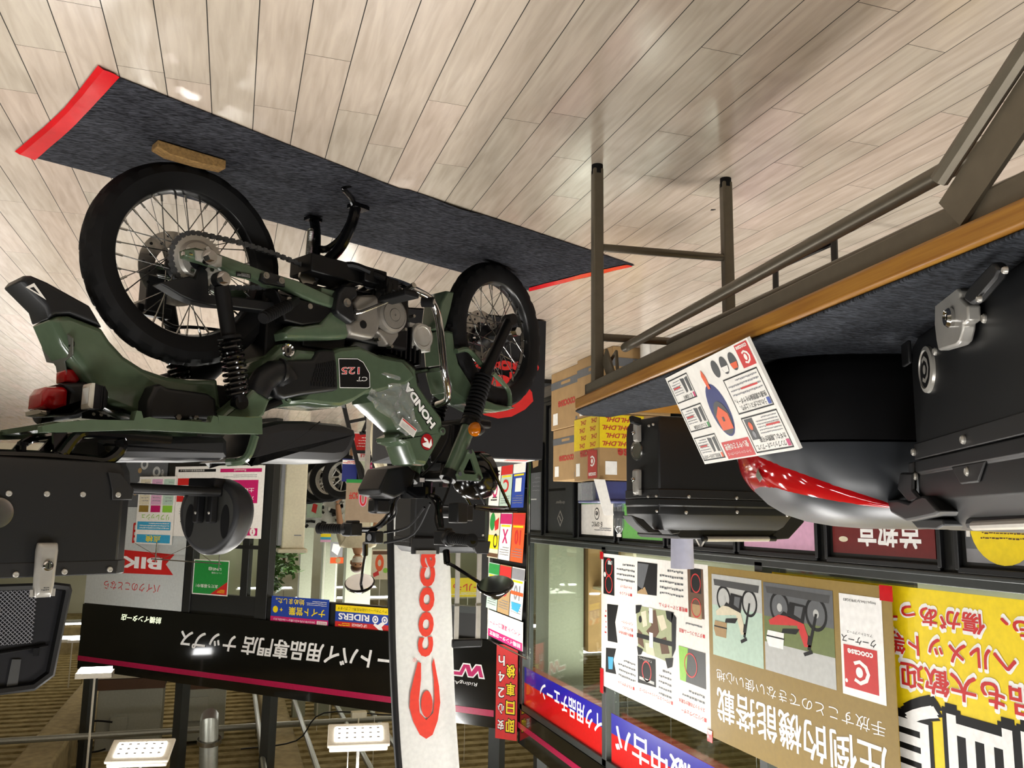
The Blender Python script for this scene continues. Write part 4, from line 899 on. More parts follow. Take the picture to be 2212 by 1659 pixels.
# wooden chock in front of the rear wheel
a, b = atz(352, 322, .03), atz(488, 362, .03); d = (b-a).normalized(); n_ = V((-d.y, d.x, 0)); L = (b-a).length
mat('cork_wood', '8a6a3c', .9, var=.3, scale=120, bump=.5)
root = thing('wood_chock', 'rough tan wooden wedge lying on the mat against the rear tyre', 'wedge', (a.x, a.y, .006))
g = G(); sg = 1 if n_.y > 0 else -1; n_ = n_*sg
g.loft([[a+d*s_+n_*(y_)+V((0, 0, z_-a.z)) for y_, z_ in ((0, .007), (.045, .007), (.05, h_*.9), (.0, h_))] for s_, h_ in ((-.015, .028), (.02, .040), (L*.6, .040), (L, .034))])
g.build('wood_block', 'cork_wood', root, bevel=.003)

# folding table
TF = V((-.910, 2.215, 0)); TD = V((.0994, -.9951, 0)); TP = V((-.9951, -.0994, 0))
def tb(a, b, z): return TF+TD*a+TP*b+V((0, 0, z))
TL, TW = 1.80, .55
def wood():
    m = bpy.data.materials.new('table_wood'); MATS['table_wood'] = m; m.use_nodes = True; nt = m.node_tree; b = nt.nodes['Principled BSDF']; L = nt.links
    tc = nt.nodes.new('ShaderNodeTexCoord'); mp = nt.nodes.new('ShaderNodeMapping'); mp.inputs['Scale'].default_value = (14, 1.2, 60); mp.inputs['Rotation'].default_value = (0, 0, .1)
    nz = nt.nodes.new('ShaderNodeTexNoise'); nz.inputs['Scale'].default_value = 3; nz.inputs['Detail'].default_value = 5; L.new(tc.outputs['Object'], mp.inputs[0]); L.new(mp.outputs[0], nz.inputs['Vector'])
    rp = nt.nodes.new('ShaderNodeValToRGB'); e = rp.color_ramp.elements; e[0].position = .3; e[0].color = (*hexc('82531a'), 1); e[1].position = .7; e[1].color = (*hexc('a2742d'), 1)
    L.new(nz.outputs['Fac'], rp.inputs[0]); L.new(rp.outputs[0], b.inputs['Base Color']); b.inputs['Roughness'].default_value = .3
wood()
tbl = thing('folding_table', 'folding table with wood edge and taupe steel legs carrying the black cases', 'table', tb(.9, .3, 0))
g = G().prism([tb(0, 0, .668), tb(TL, 0, .668), tb(TL, TW, .668), tb(0, TW, .668)], (0, 0, .032)); g.build('tabletop', 'table_wood', tbl, bevel=.006)
g = G()
for b_ in (.02, TW-.05): g.prism([tb(.03, b_, .632), tb(TL-.03, b_, .632), tb(TL-.03, b_+.022, .632), tb(.03, b_+.022, .632)], (0, 0, .0355))
for a_ in (.03, TL-.05): g.prism([tb(a_, .02, .632), tb(a_+.02, .02, .632), tb(a_+.02, TW-.03, .632), tb(a_, TW-.03, .632)], (0, 0, .0355))
g.build('apron_rail', 'taupe_metal', tbl, bevel=.003, split=False)
lp = [V((-.94, 2.124, 0)), V((-1.337, 2.082, 0))]
near = [tb(TL-.12, .04, 0), tb(TL-.12, .44, 0)]
for p in lp+near:
    lg = G().bar(p+V((0, 0, .012)), p+V((0, 0, .66)), .030, .030, up=TP).build('leg', 'taupe_metal', tbl, bevel=.004)
    G().cyl(p+V((0, 0, .0)), p+V((0, 0, .028)), .0165, n=16).build('leg_cap', 'rubber', lg)
for A, B in ((lp[0], lp[1]), (near[0], near[1])):
    for z in (.245, .505): G().cyl(A+V((0, 0, z)), B+V((0, 0, z)), .0115, n=12).build('stretcher', 'taupe_metal', tbl)
G().tube([tb(.17, .09, .548), tb(1.52, .085, .548)], .0125, 12).build('shelf_rail', 'taupe_metal', tbl); G().tube([tb(.29, .17, .553), tb(1.52, .20, .553)], .0115, 12).build('shelf_rail', 'taupe_metal', tbl)
for a0, sg in ((.10, 1), (TL-.13, -1)):
    for b_ in (.035, .43):
        g = G(); g.bar(tb(a0+sg*.01, b_+.018, .56), tb(a0+sg*.09, b_+.018, .655), .045 if sg > 0 else .06, .006, up=TP); g.tube([tb(a0, b_+.03, .585), tb(a0+sg*.07, b_+.03, .56), tb(a0+sg*.09, b_+.028, .64)], .005, 6)
        g.build('fold_bracket', 'taupe_metal', tbl)
a = tb(TL-.42, .03, .60); g = G(); g.bar(tb(1.48, .015, .645), tb(1.66, .03, .50), .05, .006, up=TP); g.tube([tb(1.47, .01, .60), tb(1.60, .02, .50), tb(1.72, .02, .42)], .011, 8); g.build('fold_arm', 'taupe_metal', tbl)
fl_ = G().prism([tb(-.005, .004, .7005), tb(TL, .004, .7005), tb(TL, TW, .7005), tb(-.10, .14, .7005), tb(-.085, .05, .7005)], (0, 0, .0055)).build('table_cover', 'table_felt', None, bevel=.002)
tag(fl_, 'charcoal felt sheet covering the folding table top', 'table cover')

# ---- aluminium cases
mat('case_black', '1b1c1d', .42, .2, var=.04, scale=90); mat('case_trim', '111112', .5); mat('latch_silver', 'a8a59e', .32, .35)
def shrink(P, d): return [V((x, y, 0)) for x, y in inset([V((p[0], 0, p[1])) for p in P], d)]
def rivets(P, root, r=.006):
    for p, n_ in P: g = G(); g.lathe(V(p)-V(n_)*.002, n_, [(r, 0), (r, .003), (r*.7, .005), (r*.35, .0045)], 12); g.build('rivet', 'alu', root)
def coologo(g, F, mi, d):   # open ring with a dot: the mark on the cases
    P = [(.80, .86), (.50, .97), (.18, .80), (.06, .5), (.18, .2), (.50, .03), (.80, .14), (.74, .26), (.52, .17), (.30, .30), (.21, .5), (.30, .70), (.52, .83), (.74, .74)]
    g.poly(F, P, mi, d); g.circ(F, .54, .5, .16, mi, d)
def latch(o, u, n_, h, root, flip=1, txt=False):
    """o: centre bottom of the latch on the face, u right, n outwards, h height"""
    z = UP*flip; w_ = h*.34
    lt_ = bpy.data.objects.new('latch', None); C.objects.link(lt_); lt_.parent = root
    g = G(); g.loft([[o+u*(w_*a)+z*(h*b)+n_*dd for a, b in ((-.5, .0), (.5, .0), (.56, .15), (.5, .8), (.42, 1.), (-.42, 1.), (-.5, .8), (-.56, .15))] for dd in (.003, .016)]+[[o+u*(w_*a)+z*(h*b)+n_*.022 for a, b in ((-.38, .06), (.38, .06), (.42, .18), (.38, .76), (.3, .92), (-.3, .92), (-.38, .76), (-.42, .18))]])
    g.build('latch_plate', 'latch_silver', lt_, bevel=.003)
    g = G(); cc = o+z*(h*.42)+n_*.022; g.lathe(cc, n_, [(w_*.27, -.002), (w_*.27, .006), (w_*.2, .009), (w_*.19, .006), (.002, .006)], 24); g.box(cc+n_*.0065, (.0015, .0015, .012), 1); g.build('lock', ['chrome', 'black'], lt_)
    g = G(); 
    for s_ in (-1, 1): g.box(o+u*(w_*.56*s_)+z*(h*.92)+n_*.01, (.006, .006, .016))
    g.build('latch_pin', 'alu', lt_)
    if txt: g = G(); F = Fr(o+u*(w_*-.2)+z*(h*.8)+n_*.0224, u, UP, w_*.4, h*.08); g.lines(F, 0, 0, 1, 1, 2, 0, 0); g.build('latch_marking', 'darkgrey', lt_, recalc=False)
    return lt_
def alu_case(name, lab, P, z0, zb, zt, lidless=False, grp=None):
    """P: footprint polygon (world xy, counter-clockwise or not)"""
    P = [V((p[0], p[1], 0)) for p in P]; cx = sum(p.x for p in P)/len(P); cy = sum(p.y for p in P)/len(P)
    root = thing(name, lab, 'motorcycle case', (cx, cy, z0), 0, grp)
    g = G(); g.loft([[p+UP*z for p in Q] for Q, z in ((shrink(P, .012), z0), (shrink(P, .002), z0+.02), (P, z0+.05), (P, zb))]); g.build('body', 'case_black', root, bevel=.004)
    O = shrink(P, -.003)
    g = G(); g.loft([[p+UP*z for p in Q] for Q, z in ((O, zb-.026), (O, zb-.001))]); g.build('rim_strip', 'case_trim', root, bevel=.0015)
    if not lidless:
        g = G(); g.loft([[p+UP*z for p in Q] for Q, z in ((O, zb+.001), (O, zb+.02), (P, zb+.022), (P, zt-.045), (shrink(P, .02), zt-.012), (shrink(P, .035), zt))]); g.build('lid', 'case_black', root, bevel=.004)
    return root
# near case at the right edge of the photograph
p0 = V((-1.034, 1.094, 0)); u = V((.4773, -.8787, 0)); w_ = V((-.8787, -.4773, 0)); nf = -w_
NP = [p0, p0+u*.62, p0+u*.62+w_*.42, p0+w_*.42]
ch = lambda A, B, d: A+(B-A).normalized()*d
NPc = []
for i in range(4):
    A, B, D_ = NP[i], NP[(i+1) % 4], NP[i-1]; NPc += [ch(A, D_, .028), ch(A, B, .028)]
NPc = [(p.x, p.y) for p in NPc]
ZT = .7065
nc = alu_case('luggage_case', 'large black case nearest the camera with round silver badge on its front', NPc, ZT, .905, 1.012)
def nf_(uu, z, d=0.): return V((p0.x, p0.y, 0))+u*uu+nf*d+UP*z
def nfp(o, pts, d, k): return [at(x, y, nf_(0, .8, d), nf) for x, y in crop(o[0], o[1], pts, k)]
g = G(); bc = nfp((1600, 500), [(960, 706)], 0, 2.369)[0]; g.lathe(bc-nf*.001, nf, [(.036, 0), (.035, .005), (.029, .007), (.028, .004), (.002, .004)], 40)
F = Fr(bc+u*.022-UP*.022+nf*.0045, -u, UP, .044, .044); g.circ(F, .5, .5, .62, 1, -.0004); coologo(g, F, 0, .0008); g.build('badge', ['alu', 'black'], nc, recalc=False)
lt_ = bpy.data.objects.new('latch', None); C.objects.link(lt_); lt_.parent = nc; RL_ = (1900, 520)
P_ = nfp(RL_, [(1005, 940), (1080, 860), (1110, 790), (1360, 690), (1400, 760), (1390, 850), (1520, 960), (1520, 1200), (1450, 1250), (1440, 1340), (1400, 1500), (1340, 1560), (1060, 1640), (1030, 1500), (1000, 1250)], .004, 6.9135)
g = G(); g.prism(P_, nf*.016); g.build('latch_plate', 'latch_silver', lt_, bevel=.003)
g = G(); c0 = nfp(RL_, [(1085, 1150)], .02, 6.9135)[0]; g.lathe(c0-nf*.003, nf, [(.013, 0), (.013, .008), (.010, .012), (.009, .009), (.002, .009)], 24); g.box(c0+nf*.0065, (.0015, .0015, .009), 1); g.build('lock', ['chrome', 'black'], lt_)
P_ = nfp(RL_, [(1430, 790), (1480, 700), (1850, 310), (1900, 340), (1945, 420), (1900, 560), (1600, 900), (1520, 950), (1420, 880)], .022, 6.9135); g = G(); g.prism(P_, nf*.012); g.build('latch_arm', 'case_trim', lt_, bevel=.003)
rivets([(nfp(RL_, [q], .034, 6.9135)[0], nf) for q in ((1490, 870), (1875, 440))], lt_, .004)
rivets([(nf_(.012, .735, .001), nf), (nf_(.155, .755, .001), nf), (nf_(.352, .752, .001), nf), (nf_(.03, .892, .005), nf), (nf_(.26, .893, .005), nf), (nf_(.265, .935, .004), nf), (nf_(.03, .93, .004), nf)], nc)
def guard(pts, n0, name, root, th=.006, m='case_trim'): g = G(); g.prism(pts, V(n0)*th, 0); return g.build(name, m, root, bevel=.002)
guard([nf_(.028, .907, .0), nf_(-.0, .907, 0), nf_(-.0, .95, 0), nf_(.02, .95, 0)], nf, 'corner_guard', nc)
guard([nf_(-.005, .713, -.0), nf_(.035, .713, 0), nf_(.035, .75, 0), nf_(-.005, .75, 0)], nf, 'corner_guard', nc)
guard([nf_(.20, .925, 0), nf_(.33, .925, 0), nf_(.30, .95, 0), nf_(.235, .95, 0)], nf, 'hinge_tab', nc, .004)
RN = (1900, 900)
for nm, pts, d0, th in (('corner_strap', [(320, 715), (490, 715), (482, 930), (590, 1060), (440, 1110), (285, 930)], .001, .008), ('lid_guard', [(445, 1075), (600, 1065), (760, 1110), (860, 1040), (960, 1012), (1012, 1020), (1200, 1215), (1140, 1270), (860, 1322), (720, 1345), (500, 1235)], -.03, .045), ('handle_mount', [(650, 1310), (900, 1312), (1195, 1318), (1202, 1400), (1100, 1450), (830, 1440), (740, 1350)], -.04, .04)):
    g = G(); g.prism(nfp(RN, pts, d0, 5.926), nf*th); g.build(nm, 'case_trim', nc, bevel=.004)
P_ = nfp(RN, [(1190, 1372), (2100, 1330)], -.02, 5.926); g = G(); g.tube(P_, .009, 10); g.build('carry_handle', 'black_plastic', nc); P_ = nfp(RN, [(1215, 1398), (2100, 1362)], -.014, 5.926); g = G(); g.tube(P_, .0065, 10); g.build('handle_sleeve', 'alu', nc)
# rear black case on the table with bevelled corner and top handle
CP = [(-1.64, 2.235), (-1.225, 2.174), (-1.159, 2.184), (-1.146, 2.302), (-1.16, 2.40), (-1.25, 2.46), (-1.60, 2.50), (-1.66, 2.44)]
cc_ = alu_case('luggage_case', 'black aluminium case with silver latches at the far end of the table', CP, ZT, .945, 1.035)
fn = V((-.146, -.989, 0)).normalized(); fu = V((.989, -.146, 0)).normalized()   # front face
def cf(px, py, d=0.): return at(px, py, (-1.225, 2.174, 0), fn)+fn*d
rivets([(cf(1486, 1073, .005), fn), (cf(1589, 1076, .005), fn), (cf(1481, 1107, .003), fn), (cf(1591, 1106, .003), fn), (cf(1699, 1113, .003), fn)], cc_, .005)
sn = V((.99, -.11, 0)).normalized(); su = V((.11, .99, 0)).normalized()
def cs_(px, py, d=0.): return at(px, py, (-1.159, 2.184, 0), sn)+sn*d
latch(cs_(1383, 1014, 0), su, sn, .075, cc_); latch(cs_(1384, 955, 0), su, sn, .06, cc_, -1)
g = G(); g.bar(cs_(1392, 912, .015), cs_(1392, 912, .015)+V((.04, -.02, -.004)), .022, .014, up=sn); g.build('latch_arm', 'case_trim', cc_, bevel=.003)
g = G(); g.lathe(cs_(1376, 973, 0), sn, [(.03, 0), (.029, .004), (.023, .005), (.022, .003), (.002, .003)], 28); g.build('badge', 'steel', cc_)
rivets([(cs_(1403, 920, .002), sn), (cs_(1412, 917, .002), sn), (cs_(1403, 1073, .005), sn), (cs_(1421, 1104, .004), sn), (cs_(1421, 1072, .005), sn)], cc_, .004)
zz = 1.035
def ct(px, py, d): return at(px, py, (-1.225, 2.174, 0)+V((0, 0, 0)) if False else V((-1.225, 2.174, 0))-fn*d, fn)
g = G(); g.prism([ct(x, y, .04) for x, y in crop(1180, 700, [(800, 1385), (940, 1375), (970, 1400), (960, 1500), (900, 1510)])], -fn*.05); g.prism([ct(x, y, .06) for x, y in crop(1180, 700, [(610, 1370), (700, 1400), (770, 1470), (840, 1500), (730, 1500), (650, 1430)])], -fn*.05); g.prism([ct(x, y, .05) for x, y in crop(1180, 700, [(1700, 1320), (1850, 1380), (1850, 1420), (1740, 1540), (1600, 1550), (1600, 1515), (1690, 1420)])], -fn*.05)
g.build('lid_corner_guard', 'case_trim', cc_, bevel=.003)
g = G(); g.prism([ct(x, y, .05) for x, y in crop(1180, 700, [(1010, 1320), (1690, 1320), (1690, 1470), (1600, 1550), (960, 1540), (930, 1520)])], -fn*.2); g.build('lid_top', 'case_trim', cc_, bevel=.004)
g = G(); a, b = ct(*crop(1180, 700, [(1120, 1540)])[0], .045), ct(*crop(1180, 700, [(1640, 1540)])[0], .045); g.tube([a, b], .008, 10); g.build('carry_handle', 'black_plastic', cc_); g = G(); g.tube([a.lerp(b, .05), a.lerp(b, .9)], .0075, 10); g.tube([a.lerp(b, .05)+UP*.0, a.lerp(b, .9)], .0083, 10); g.build('handle_sleeve', 'alu', cc_)
# rounded scooter top case with red lens
ax = V((.93, .37, 0)).normalized(); bx = V((ax.y, -ax.x, 0))     # towards the lens, towards the camera
k0 = atz(1612, 760, ZT); DC = V((k0.x, k0.y, 0))-ax*.255-bx*.20
def dome_s(z):
    T_ = [(0, .86), (.02, .93), (.10, .99), (.16, 1.), (.20, .985), (.235, .945), (.262, .87), (.282, .76), (.296, .60), (.304, .40), (.307, .2)]
    z = max(0, min(.307, z))
    for (a, s0), (b, s1) in zip(T_, T_[1:]):
        if a <= z <= b: return s0+(s1-s0)*(z-a)/(b-a)
def dome_p(th, z, off=0.):
    s_ = dome_s(z); e_ = .62; c_, d_ = cos(th), sin(th); x = .225*s_*math.copysign(abs(c_)**e_, c_); y = .215*s_*math.copysign(abs(d_)**e_, d_)
    return DC-ax*(.05*max(0, z-.16)/.15)+ax*(x+off*c_)+bx*(y+off*d_)+UP*(ZT+z+off*.6)
mat('dome_grey', '2b2e32', .4, 0., var=.04)
dm = thing('luggage_case', 'rounded grey top case with wraparound red lens behind the leaflet', 'motorcycle case', (DC.x, DC.y, ZT))
N_ = 64
g = G(); g.loft([[dome_p(2*PI*i/N_, z) for i in range(N_)] for z in (0, .01, .02, .05, .10, .155)]); g.build('body', 'matte_black', dm, ang=50)
g = G(); g.loft([[dome_p(2*PI*i/N_, z, .002) for i in range(N_)] for z in (.158, .16, .18, .2, .22, .235, .25, .262, .273, .282, .290, .296, .301, .304, .307)]); g.build('lid', 'dome_grey', dm, ang=60)
g = G(); vs = []; nn = 40
for i in range(nn+1):
    th = rad(-86+172*i/nn); q = abs(th)/rad(86); zc = .196+.072*q**1.1; hw = .034*max(0, 1-q)**.7+.002
    for j in range(7): s_ = (j/6*2-1); vs.append(dome_p(th, zc+hw*s_, .006-.0045*s_*s_))
g.add(vs, [(i*7+j, (i+1)*7+j, (i+1)*7+j+1, i*7+j+1) for i in range(nn) for j in range(6)]); ln = g.build('red_lens', 'red_lens', dm, recalc=False, ang=60)
g = G(); F = Fr(dome_p(.16, .196, .008)-bx*.02, bx, UP-ax*.3, .05, .026); g.poly(F, [(0, .5), (.35, 1), (1, .7), (.65, 0)], 0, .001); g.poly(F, [(.15, .5), (.38, .82), (.85, .65), (.62, .18)], 1, .0016); g.poly(F, [(.3, .5), (.42, .7), (.7, .6), (.58, .35)], 0, .002); g.build('lens_mark', ['chrome', 'red'], ln, recalc=False)
# leaflet board leaning on the case
A_, B_ = V((-.856, 1.581, .7085)), V((-.779, 1.163, .7085)); uu = (B_-A_).normalized(); bk_ = V((-abs(uu.y), -uu.x, 0)); bk_ = bk_ if bk_.x < 0 else -bk_
vv = UP*cos(rad(25))+bk_*sin(rad(25)); F = Fr(B_, -uu, vv, (B_-A_).length, .198)
g = G(); g.board(F, .006, 0); W_ = lambda: None
n_ = 1
def box_out(g, F, x, y, w, h, mi, d=.0004, t=.006, tv=None):
    tv = tv or t*F.w/F.h
    g.rect(F, x, y, w, tv, mi, d); g.rect(F, x, y+h-tv, w, tv, mi, d); g.rect(F, x, y, t, h, mi, d); g.rect(F, x+w-t, y, t, h, mi, d)
D1, D2 = .0004, .0008
g_ = g
g.rect(F, .015, .015, .12, .21, 2, D1); Fc = Fr(F.p(.03, .075), F.u, F.v, .085*F.w, .13*F.h); coologo(g, Fc, 0, D2); g.text(F, 'coocase', .025, .028, .10, .03, 0, D2, .03)
box_out(g, F, .03, .63, .34, .345, 1); g.rect(F, .04, .895, .028, .06, 5, D1); g.text(F, 'ワンプッシュオープンで、', .078, .90, .27, .052, 1, D1, .012); g.text(F, 'カギなし開閉が可能', .05, .835, .24, .052, 1, D1, .012); g.lines(F, .05, .655, .20, .165, 6, 4, D1, .32); g.rect(F, .05, .735, .12, .016, 2, D2); g.rect(F, .27, .65, .08, .20, 6, D1); g.circ(F, .31, .80, .015, 4, D2); g.circ(F, .31, .72, .018, 7, D2)
box_out(g, F, .03, .25, .34, .345, 1); g.rect(F, .04, .515, .028, .06, 3, D1); g.text(F, 'うわぶたがスリ上がり、', .078, .52, .25, .052, 1, D1, .012); g.text(F, '快適な開閉操作をサポート。', .05, .455, .30, .052, 1, D1, .012); g.lines(F, .05, .275, .30, .165, 4, 4, D1, .32); g.rect(F, .08, .37, .16, .016, 2, D2)
for y in (.70, .37, .04):
    box_out(g, F, .71, y, .275, .265, 1); g.lines(F, .84, y+.03, .125, .16, 6, 4, D1, .32); g.rect(F, .86, y+.10, .09, .016, 2, D2); g.poly(F, [(.725, y+.03), (.765, y+.04), (.76, y+.185), (.73, y+.19)], 6, D1); g.poly(F, [(.775, y+.04), (.825, y+.03), (.81, y+.19), (.785, y+.18)], 6, D1)
for y, tx, c_, ww in ((.70, '荷の出し入れも一つの手で', 7, .22), (.37, 'たっぷりの収納', 8, .16), (.04, '広く収納可', 5, .12)): g.text(F, tx, .755, y+.205, ww, .045, 1, D1, .01); g.rect(F, .72, y+.203, .022, .05, c_, D1)
g.rect(F, .385, .81, .30, .175, 2, D1); g.text(F, '使いやすさの秘密', .405, .835, .26, .065, 0, D2, .025); g.text(F, 'クーケース ベーシックトップケース', .41, .92, .25, .035, 0, D2)
for i, x in enumerate((.20, .295, .39)):
    g.circ(F, x, .13, .036, 6, D1, ry=.085)
    if i < 2: g.poly(F, [(x-.034, .14), (x+.034, .14), (x+.022, .195), (x-.022, .195)], 0 if i else 7, D2)
g.circ(F, .535, .50, .10, 9, D1, ry=.27); g.circ(F, .535, .58, .078, 6, D2, ry=.17); g.poly(F, [(.475, .70), (.595, .70), (.60, .55), (.535, .46), (.47, .55)], 7, .0012); g.poly(F, [(.525, .28), (.55, .28), (.565, .14), (.545, .08), (.525, .15)], 7, .0012); g.rect(F, .526, .57, .02, .045, 6, .0016)
lf = g.build('leaflet_board', ['white', 'black', 'red', 'blue', 'grey', 'magenta', 'darkgrey', 'orange', 'green', 'navy'], None, recalc=False); tag(lf, 'white printed leaflet board with red corner logo leaning on the rounded case', 'leaflet')
mat('navy_black', '15171d', .4)

# ---- case on the motorcycle rack with its lid open and a back pad
root = thing('luggage_case', 'black case with open lid on the motorcycle rear rack', 'motorcycle case', bw(-.40, 0, .885))
def rb(s_, l_, z): return bw(s_, l_, z)
s0, s1 = -.63, -.184
FP = [(s1, -.17), (s1-.03, -.2), (s0+.03, -.2), (s0, -.17), (s0, .17), (s0+.03, .2), (s1-.03, .2), (s1, .17)]
def ring(P, z): return [rb(a, b, z) for a, b in P]
sc = lambda P, k: [((a-(s0+s1)/2)*k+(s0+s1)/2, b*k) for a, b in P]
g = G(); g.loft([ring(sc(FP, .95), .889), ring(sc(FP, .99), .91), ring(FP, .93), ring(FP, 1.148)], 0); g.build('body', 'case_black', root, bevel=.004)
g = G(); g.loft([ring(sc(FP, 1.008), 1.118), ring(sc(FP, 1.008), 1.15)]); g.build('rim_strip', 'case_trim', root, bevel=.002)
E1, E2 = BE, BN
def cfL(px, py, d=0.): q = bk(px, py, .2); return bw(q.x, .2+d, q.z)
for pts in ([(0, 1068), (20, 1068)],): pass
rivets([(cfL(19, 1066, .001), BN), (cfL(101, 1067, .001), BN), (cfL(179, 1068, .001), BN), (cfL(253, 1069, .006), BN), (cfL(33, 1241, .004), BN), (cfL(138, 1235, .004), BN), (cfL(236, 1230, .004), BN)], root, .0065)
g = G(); g.prism([cfL(x, y) for x, y in crop(0, 980, [(1600, 270), (1790, 290), (1990, 540), (1960, 690), (1660, 695), (1655, 530)], 6.9125)], BN*.006); g.build('corner_guard', 'case_trim', root, bevel=.002)
ld = latch(cfL(99, 1172), -BE, BN, .118, root, 1, True)
g = G(); q = cfL(0, 1108, .002); g.lathe(q-BE*.008, BN, [(.034, 0), (.033, .004), (.027, .005), (.002, .004)], 32); g.build('badge', 'steel', root)
# open lid: stands up on the far side
mat('mesh_black', '1c1c20', .8, var=.5, scale=300); mat('lining', '17171b', .9)
lo = [(0, 1262), (120, 1258), (152, 1262), (156, 1275), (118, 1460), (75, 1492), (0, 1502), (-160, 1515), (-330, 1500), (-350, 1470), (-330, 1262)]
def lidp(px, py, d=0.): q = bk(px, py, -.20); return bw(q.x, -.20+d, q.z)
LP = [lidp(*p) for p in lo]
g = G(); 
def rins(pts, d):
    P = [V((a, 0, b)) for a, b in pts]; return inset(P, d)
LL = [(bk(x, y, -.2).x, bk(x, y, -.2).z) for x, y in lo]
def lr(pts, d): return [bw(a, -.20+d, b) for a, b in pts]
g.loft([lr(rins(LL, .03), -.075), lr(rins(LL, .006), -.05), lr(LL, 0), lr(rins(LL, .006), .004), lr(rins(LL, .016), .002), lr(rins(LL, .022), -.02)]); lid = g.build('lid', 'case_trim', root, bevel=.003)
g = G(); g.add(lr(rins(LL, .020), -.012), [tuple(range(len(LL)))]); g.build('lining', 'lining', lid, recalc=False)
g = G()
x0, x1, zt0, zt1 = lidp(88, 1270), lidp(-250, 1270), lidp(88, 1345), None
o_ = lidp(84, 1266, -.008); du = BE*-1; dv = UP
ww, hh = .34, .145
nst = 46
for i in range(nst):
    for s_ in (1, -1):
        t0 = i/nst*(ww+hh); a0, b0 = (t0, 0) if t0 < ww else (ww, t0-ww); a1, b1 = (t0-hh, hh) if t0 > hh else (0, t0)
        if s_ < 0: a0, a1 = ww-a0, ww-a1
        g.bar(o_+du*a0+dv*b0+BN*.001*s_, o_+du*a1+dv*b1+BN*.001*s_, .0016, .0012, up=BN)
mat('net_grey', '8a8a90', .5)
nt_ = g.build('mesh_pocket', 'net_grey', lid, split=False)
g = G(); g.tube([lidp(105, 1395, -.005), lidp(0, 1412, -.005), lidp(-240, 1420, -.005)], .004, 6); g.box(lidp(78, 1408, 0), (.012, .012, .02)); g.build('zip', 'matte_black', lid)
g = G(); g.prism([lidp(28, 1425, -.011), lidp(48, 1425, -.011), lidp(40, 1482, -.011), lidp(16, 1484, -.011)], BN*.004); g.build('strap', 'darkgrey', lid)
# back pad on a rod
pa, pb_ = bw(-.20, .12, .943), bw(.19, .02, .945)
g = G(); g.tube([bw(-.19, .13, .945), bw(.10, .08, .948)], .012, 12); g.tube([bw(-.19, -.13, .945), bw(.10, -.04, .948)], .012, 12); g.build('pad_rod', 'matte_black', root)
pd = bpy.data.objects.new('back_pad', None); C.objects.link(pd); pd.parent = root
PA = rad(24)
def pp(y, z, s_): z_ = 1.015+(z-1.03)*.93; y *= .88; return bw(.10+s_*cos(PA)+y*sin(PA), .03+y*cos(PA)-s_*sin(PA), z_)
def oval(k, s_, n=36):
    o = []
    for i in range(n):
        t_ = 2*PI*i/n; yy = .112*k*cos(t_)*(1-.12*sin(t_)); z_ = 1.03+.115*k*sin(t_); o.append(pp(yy, z_, s_+.05*(1.03-z_)*0))
    return o
g = G(); g.loft([oval(.86, .0), oval(.97, .004), oval(1., .012), oval(1., .06), oval(.93, .082), oval(.7, .094), oval(.3, .098)]); g.build('cushion', 'seat_vinyl', pd, ang=50)
g = G(); g.loft([oval(.84, -.0005), oval(.82, .006)]); g.build('back_plate', 'plate_dark', pd)
g = G()
for s_ in (-.066, .066): g.loft([[pp(s_+.016*cos(t_)*1, 1.045+.05*sin(t_), d_) for t_ in [2*PI*i/20 for i in range(20)]] for d_ in (-.0015, -.0008)])
g.build('plate_recess', 'black', pd)
g = G(); g.box((0, 0, 0), (0, 0, 0)) if False else None
for s_ in (-.025, .025): g.bar(pp(s_, .93, -.012), pp(s_, 1.05, -.012), .026, .022, up=BE)
g.bar(pp(-.05, .945, -.012), pp(.05, .945, -.012), .05, .05); g.build('pad_bracket', 'matte_black', pd, bevel=.004)
rivets([(pp(a, b, -.024), -BE) for a in (-.025, .025) for b in (.965, 1.02)], pd, .0045)
# ================================================================ SIGNS AND POSTERS
def lp(px, py, X): q = atx(px, py, X); return q.y, q.z
MT = ['white', 'black', 'red', 'blue', 'grey', 'magenta', 'darkgrey', 'orange', 'green', 'yellow', 'lightgrey', 'lime', 'gold', 'pink', 'cyan', 'navy', 'cream', 'brown', 'tan', 'mint', 'white_strong', 'ash', 'camo', 'grass', 'darkred', 'leafgreen']
I = {n: i for i, n in enumerate(MT)}
mat('gold', '8a7130', .4); mat('sign_white', 'c3c8c6', .3)
def sign(name, lab, cat, F, base, t=.004, grp=None):
    g = G(); g.board(F, t, I[base]); g.F = F
    def done(mats=None): o = g.build(name, mats or MT, None, recalc=False, origin=F.p(.5, 0)); tag(o, lab, cat, grp); return o
    return g, done
a, b, c_, d_, e_ = .0010, .0016, .0022, .0028, .0034
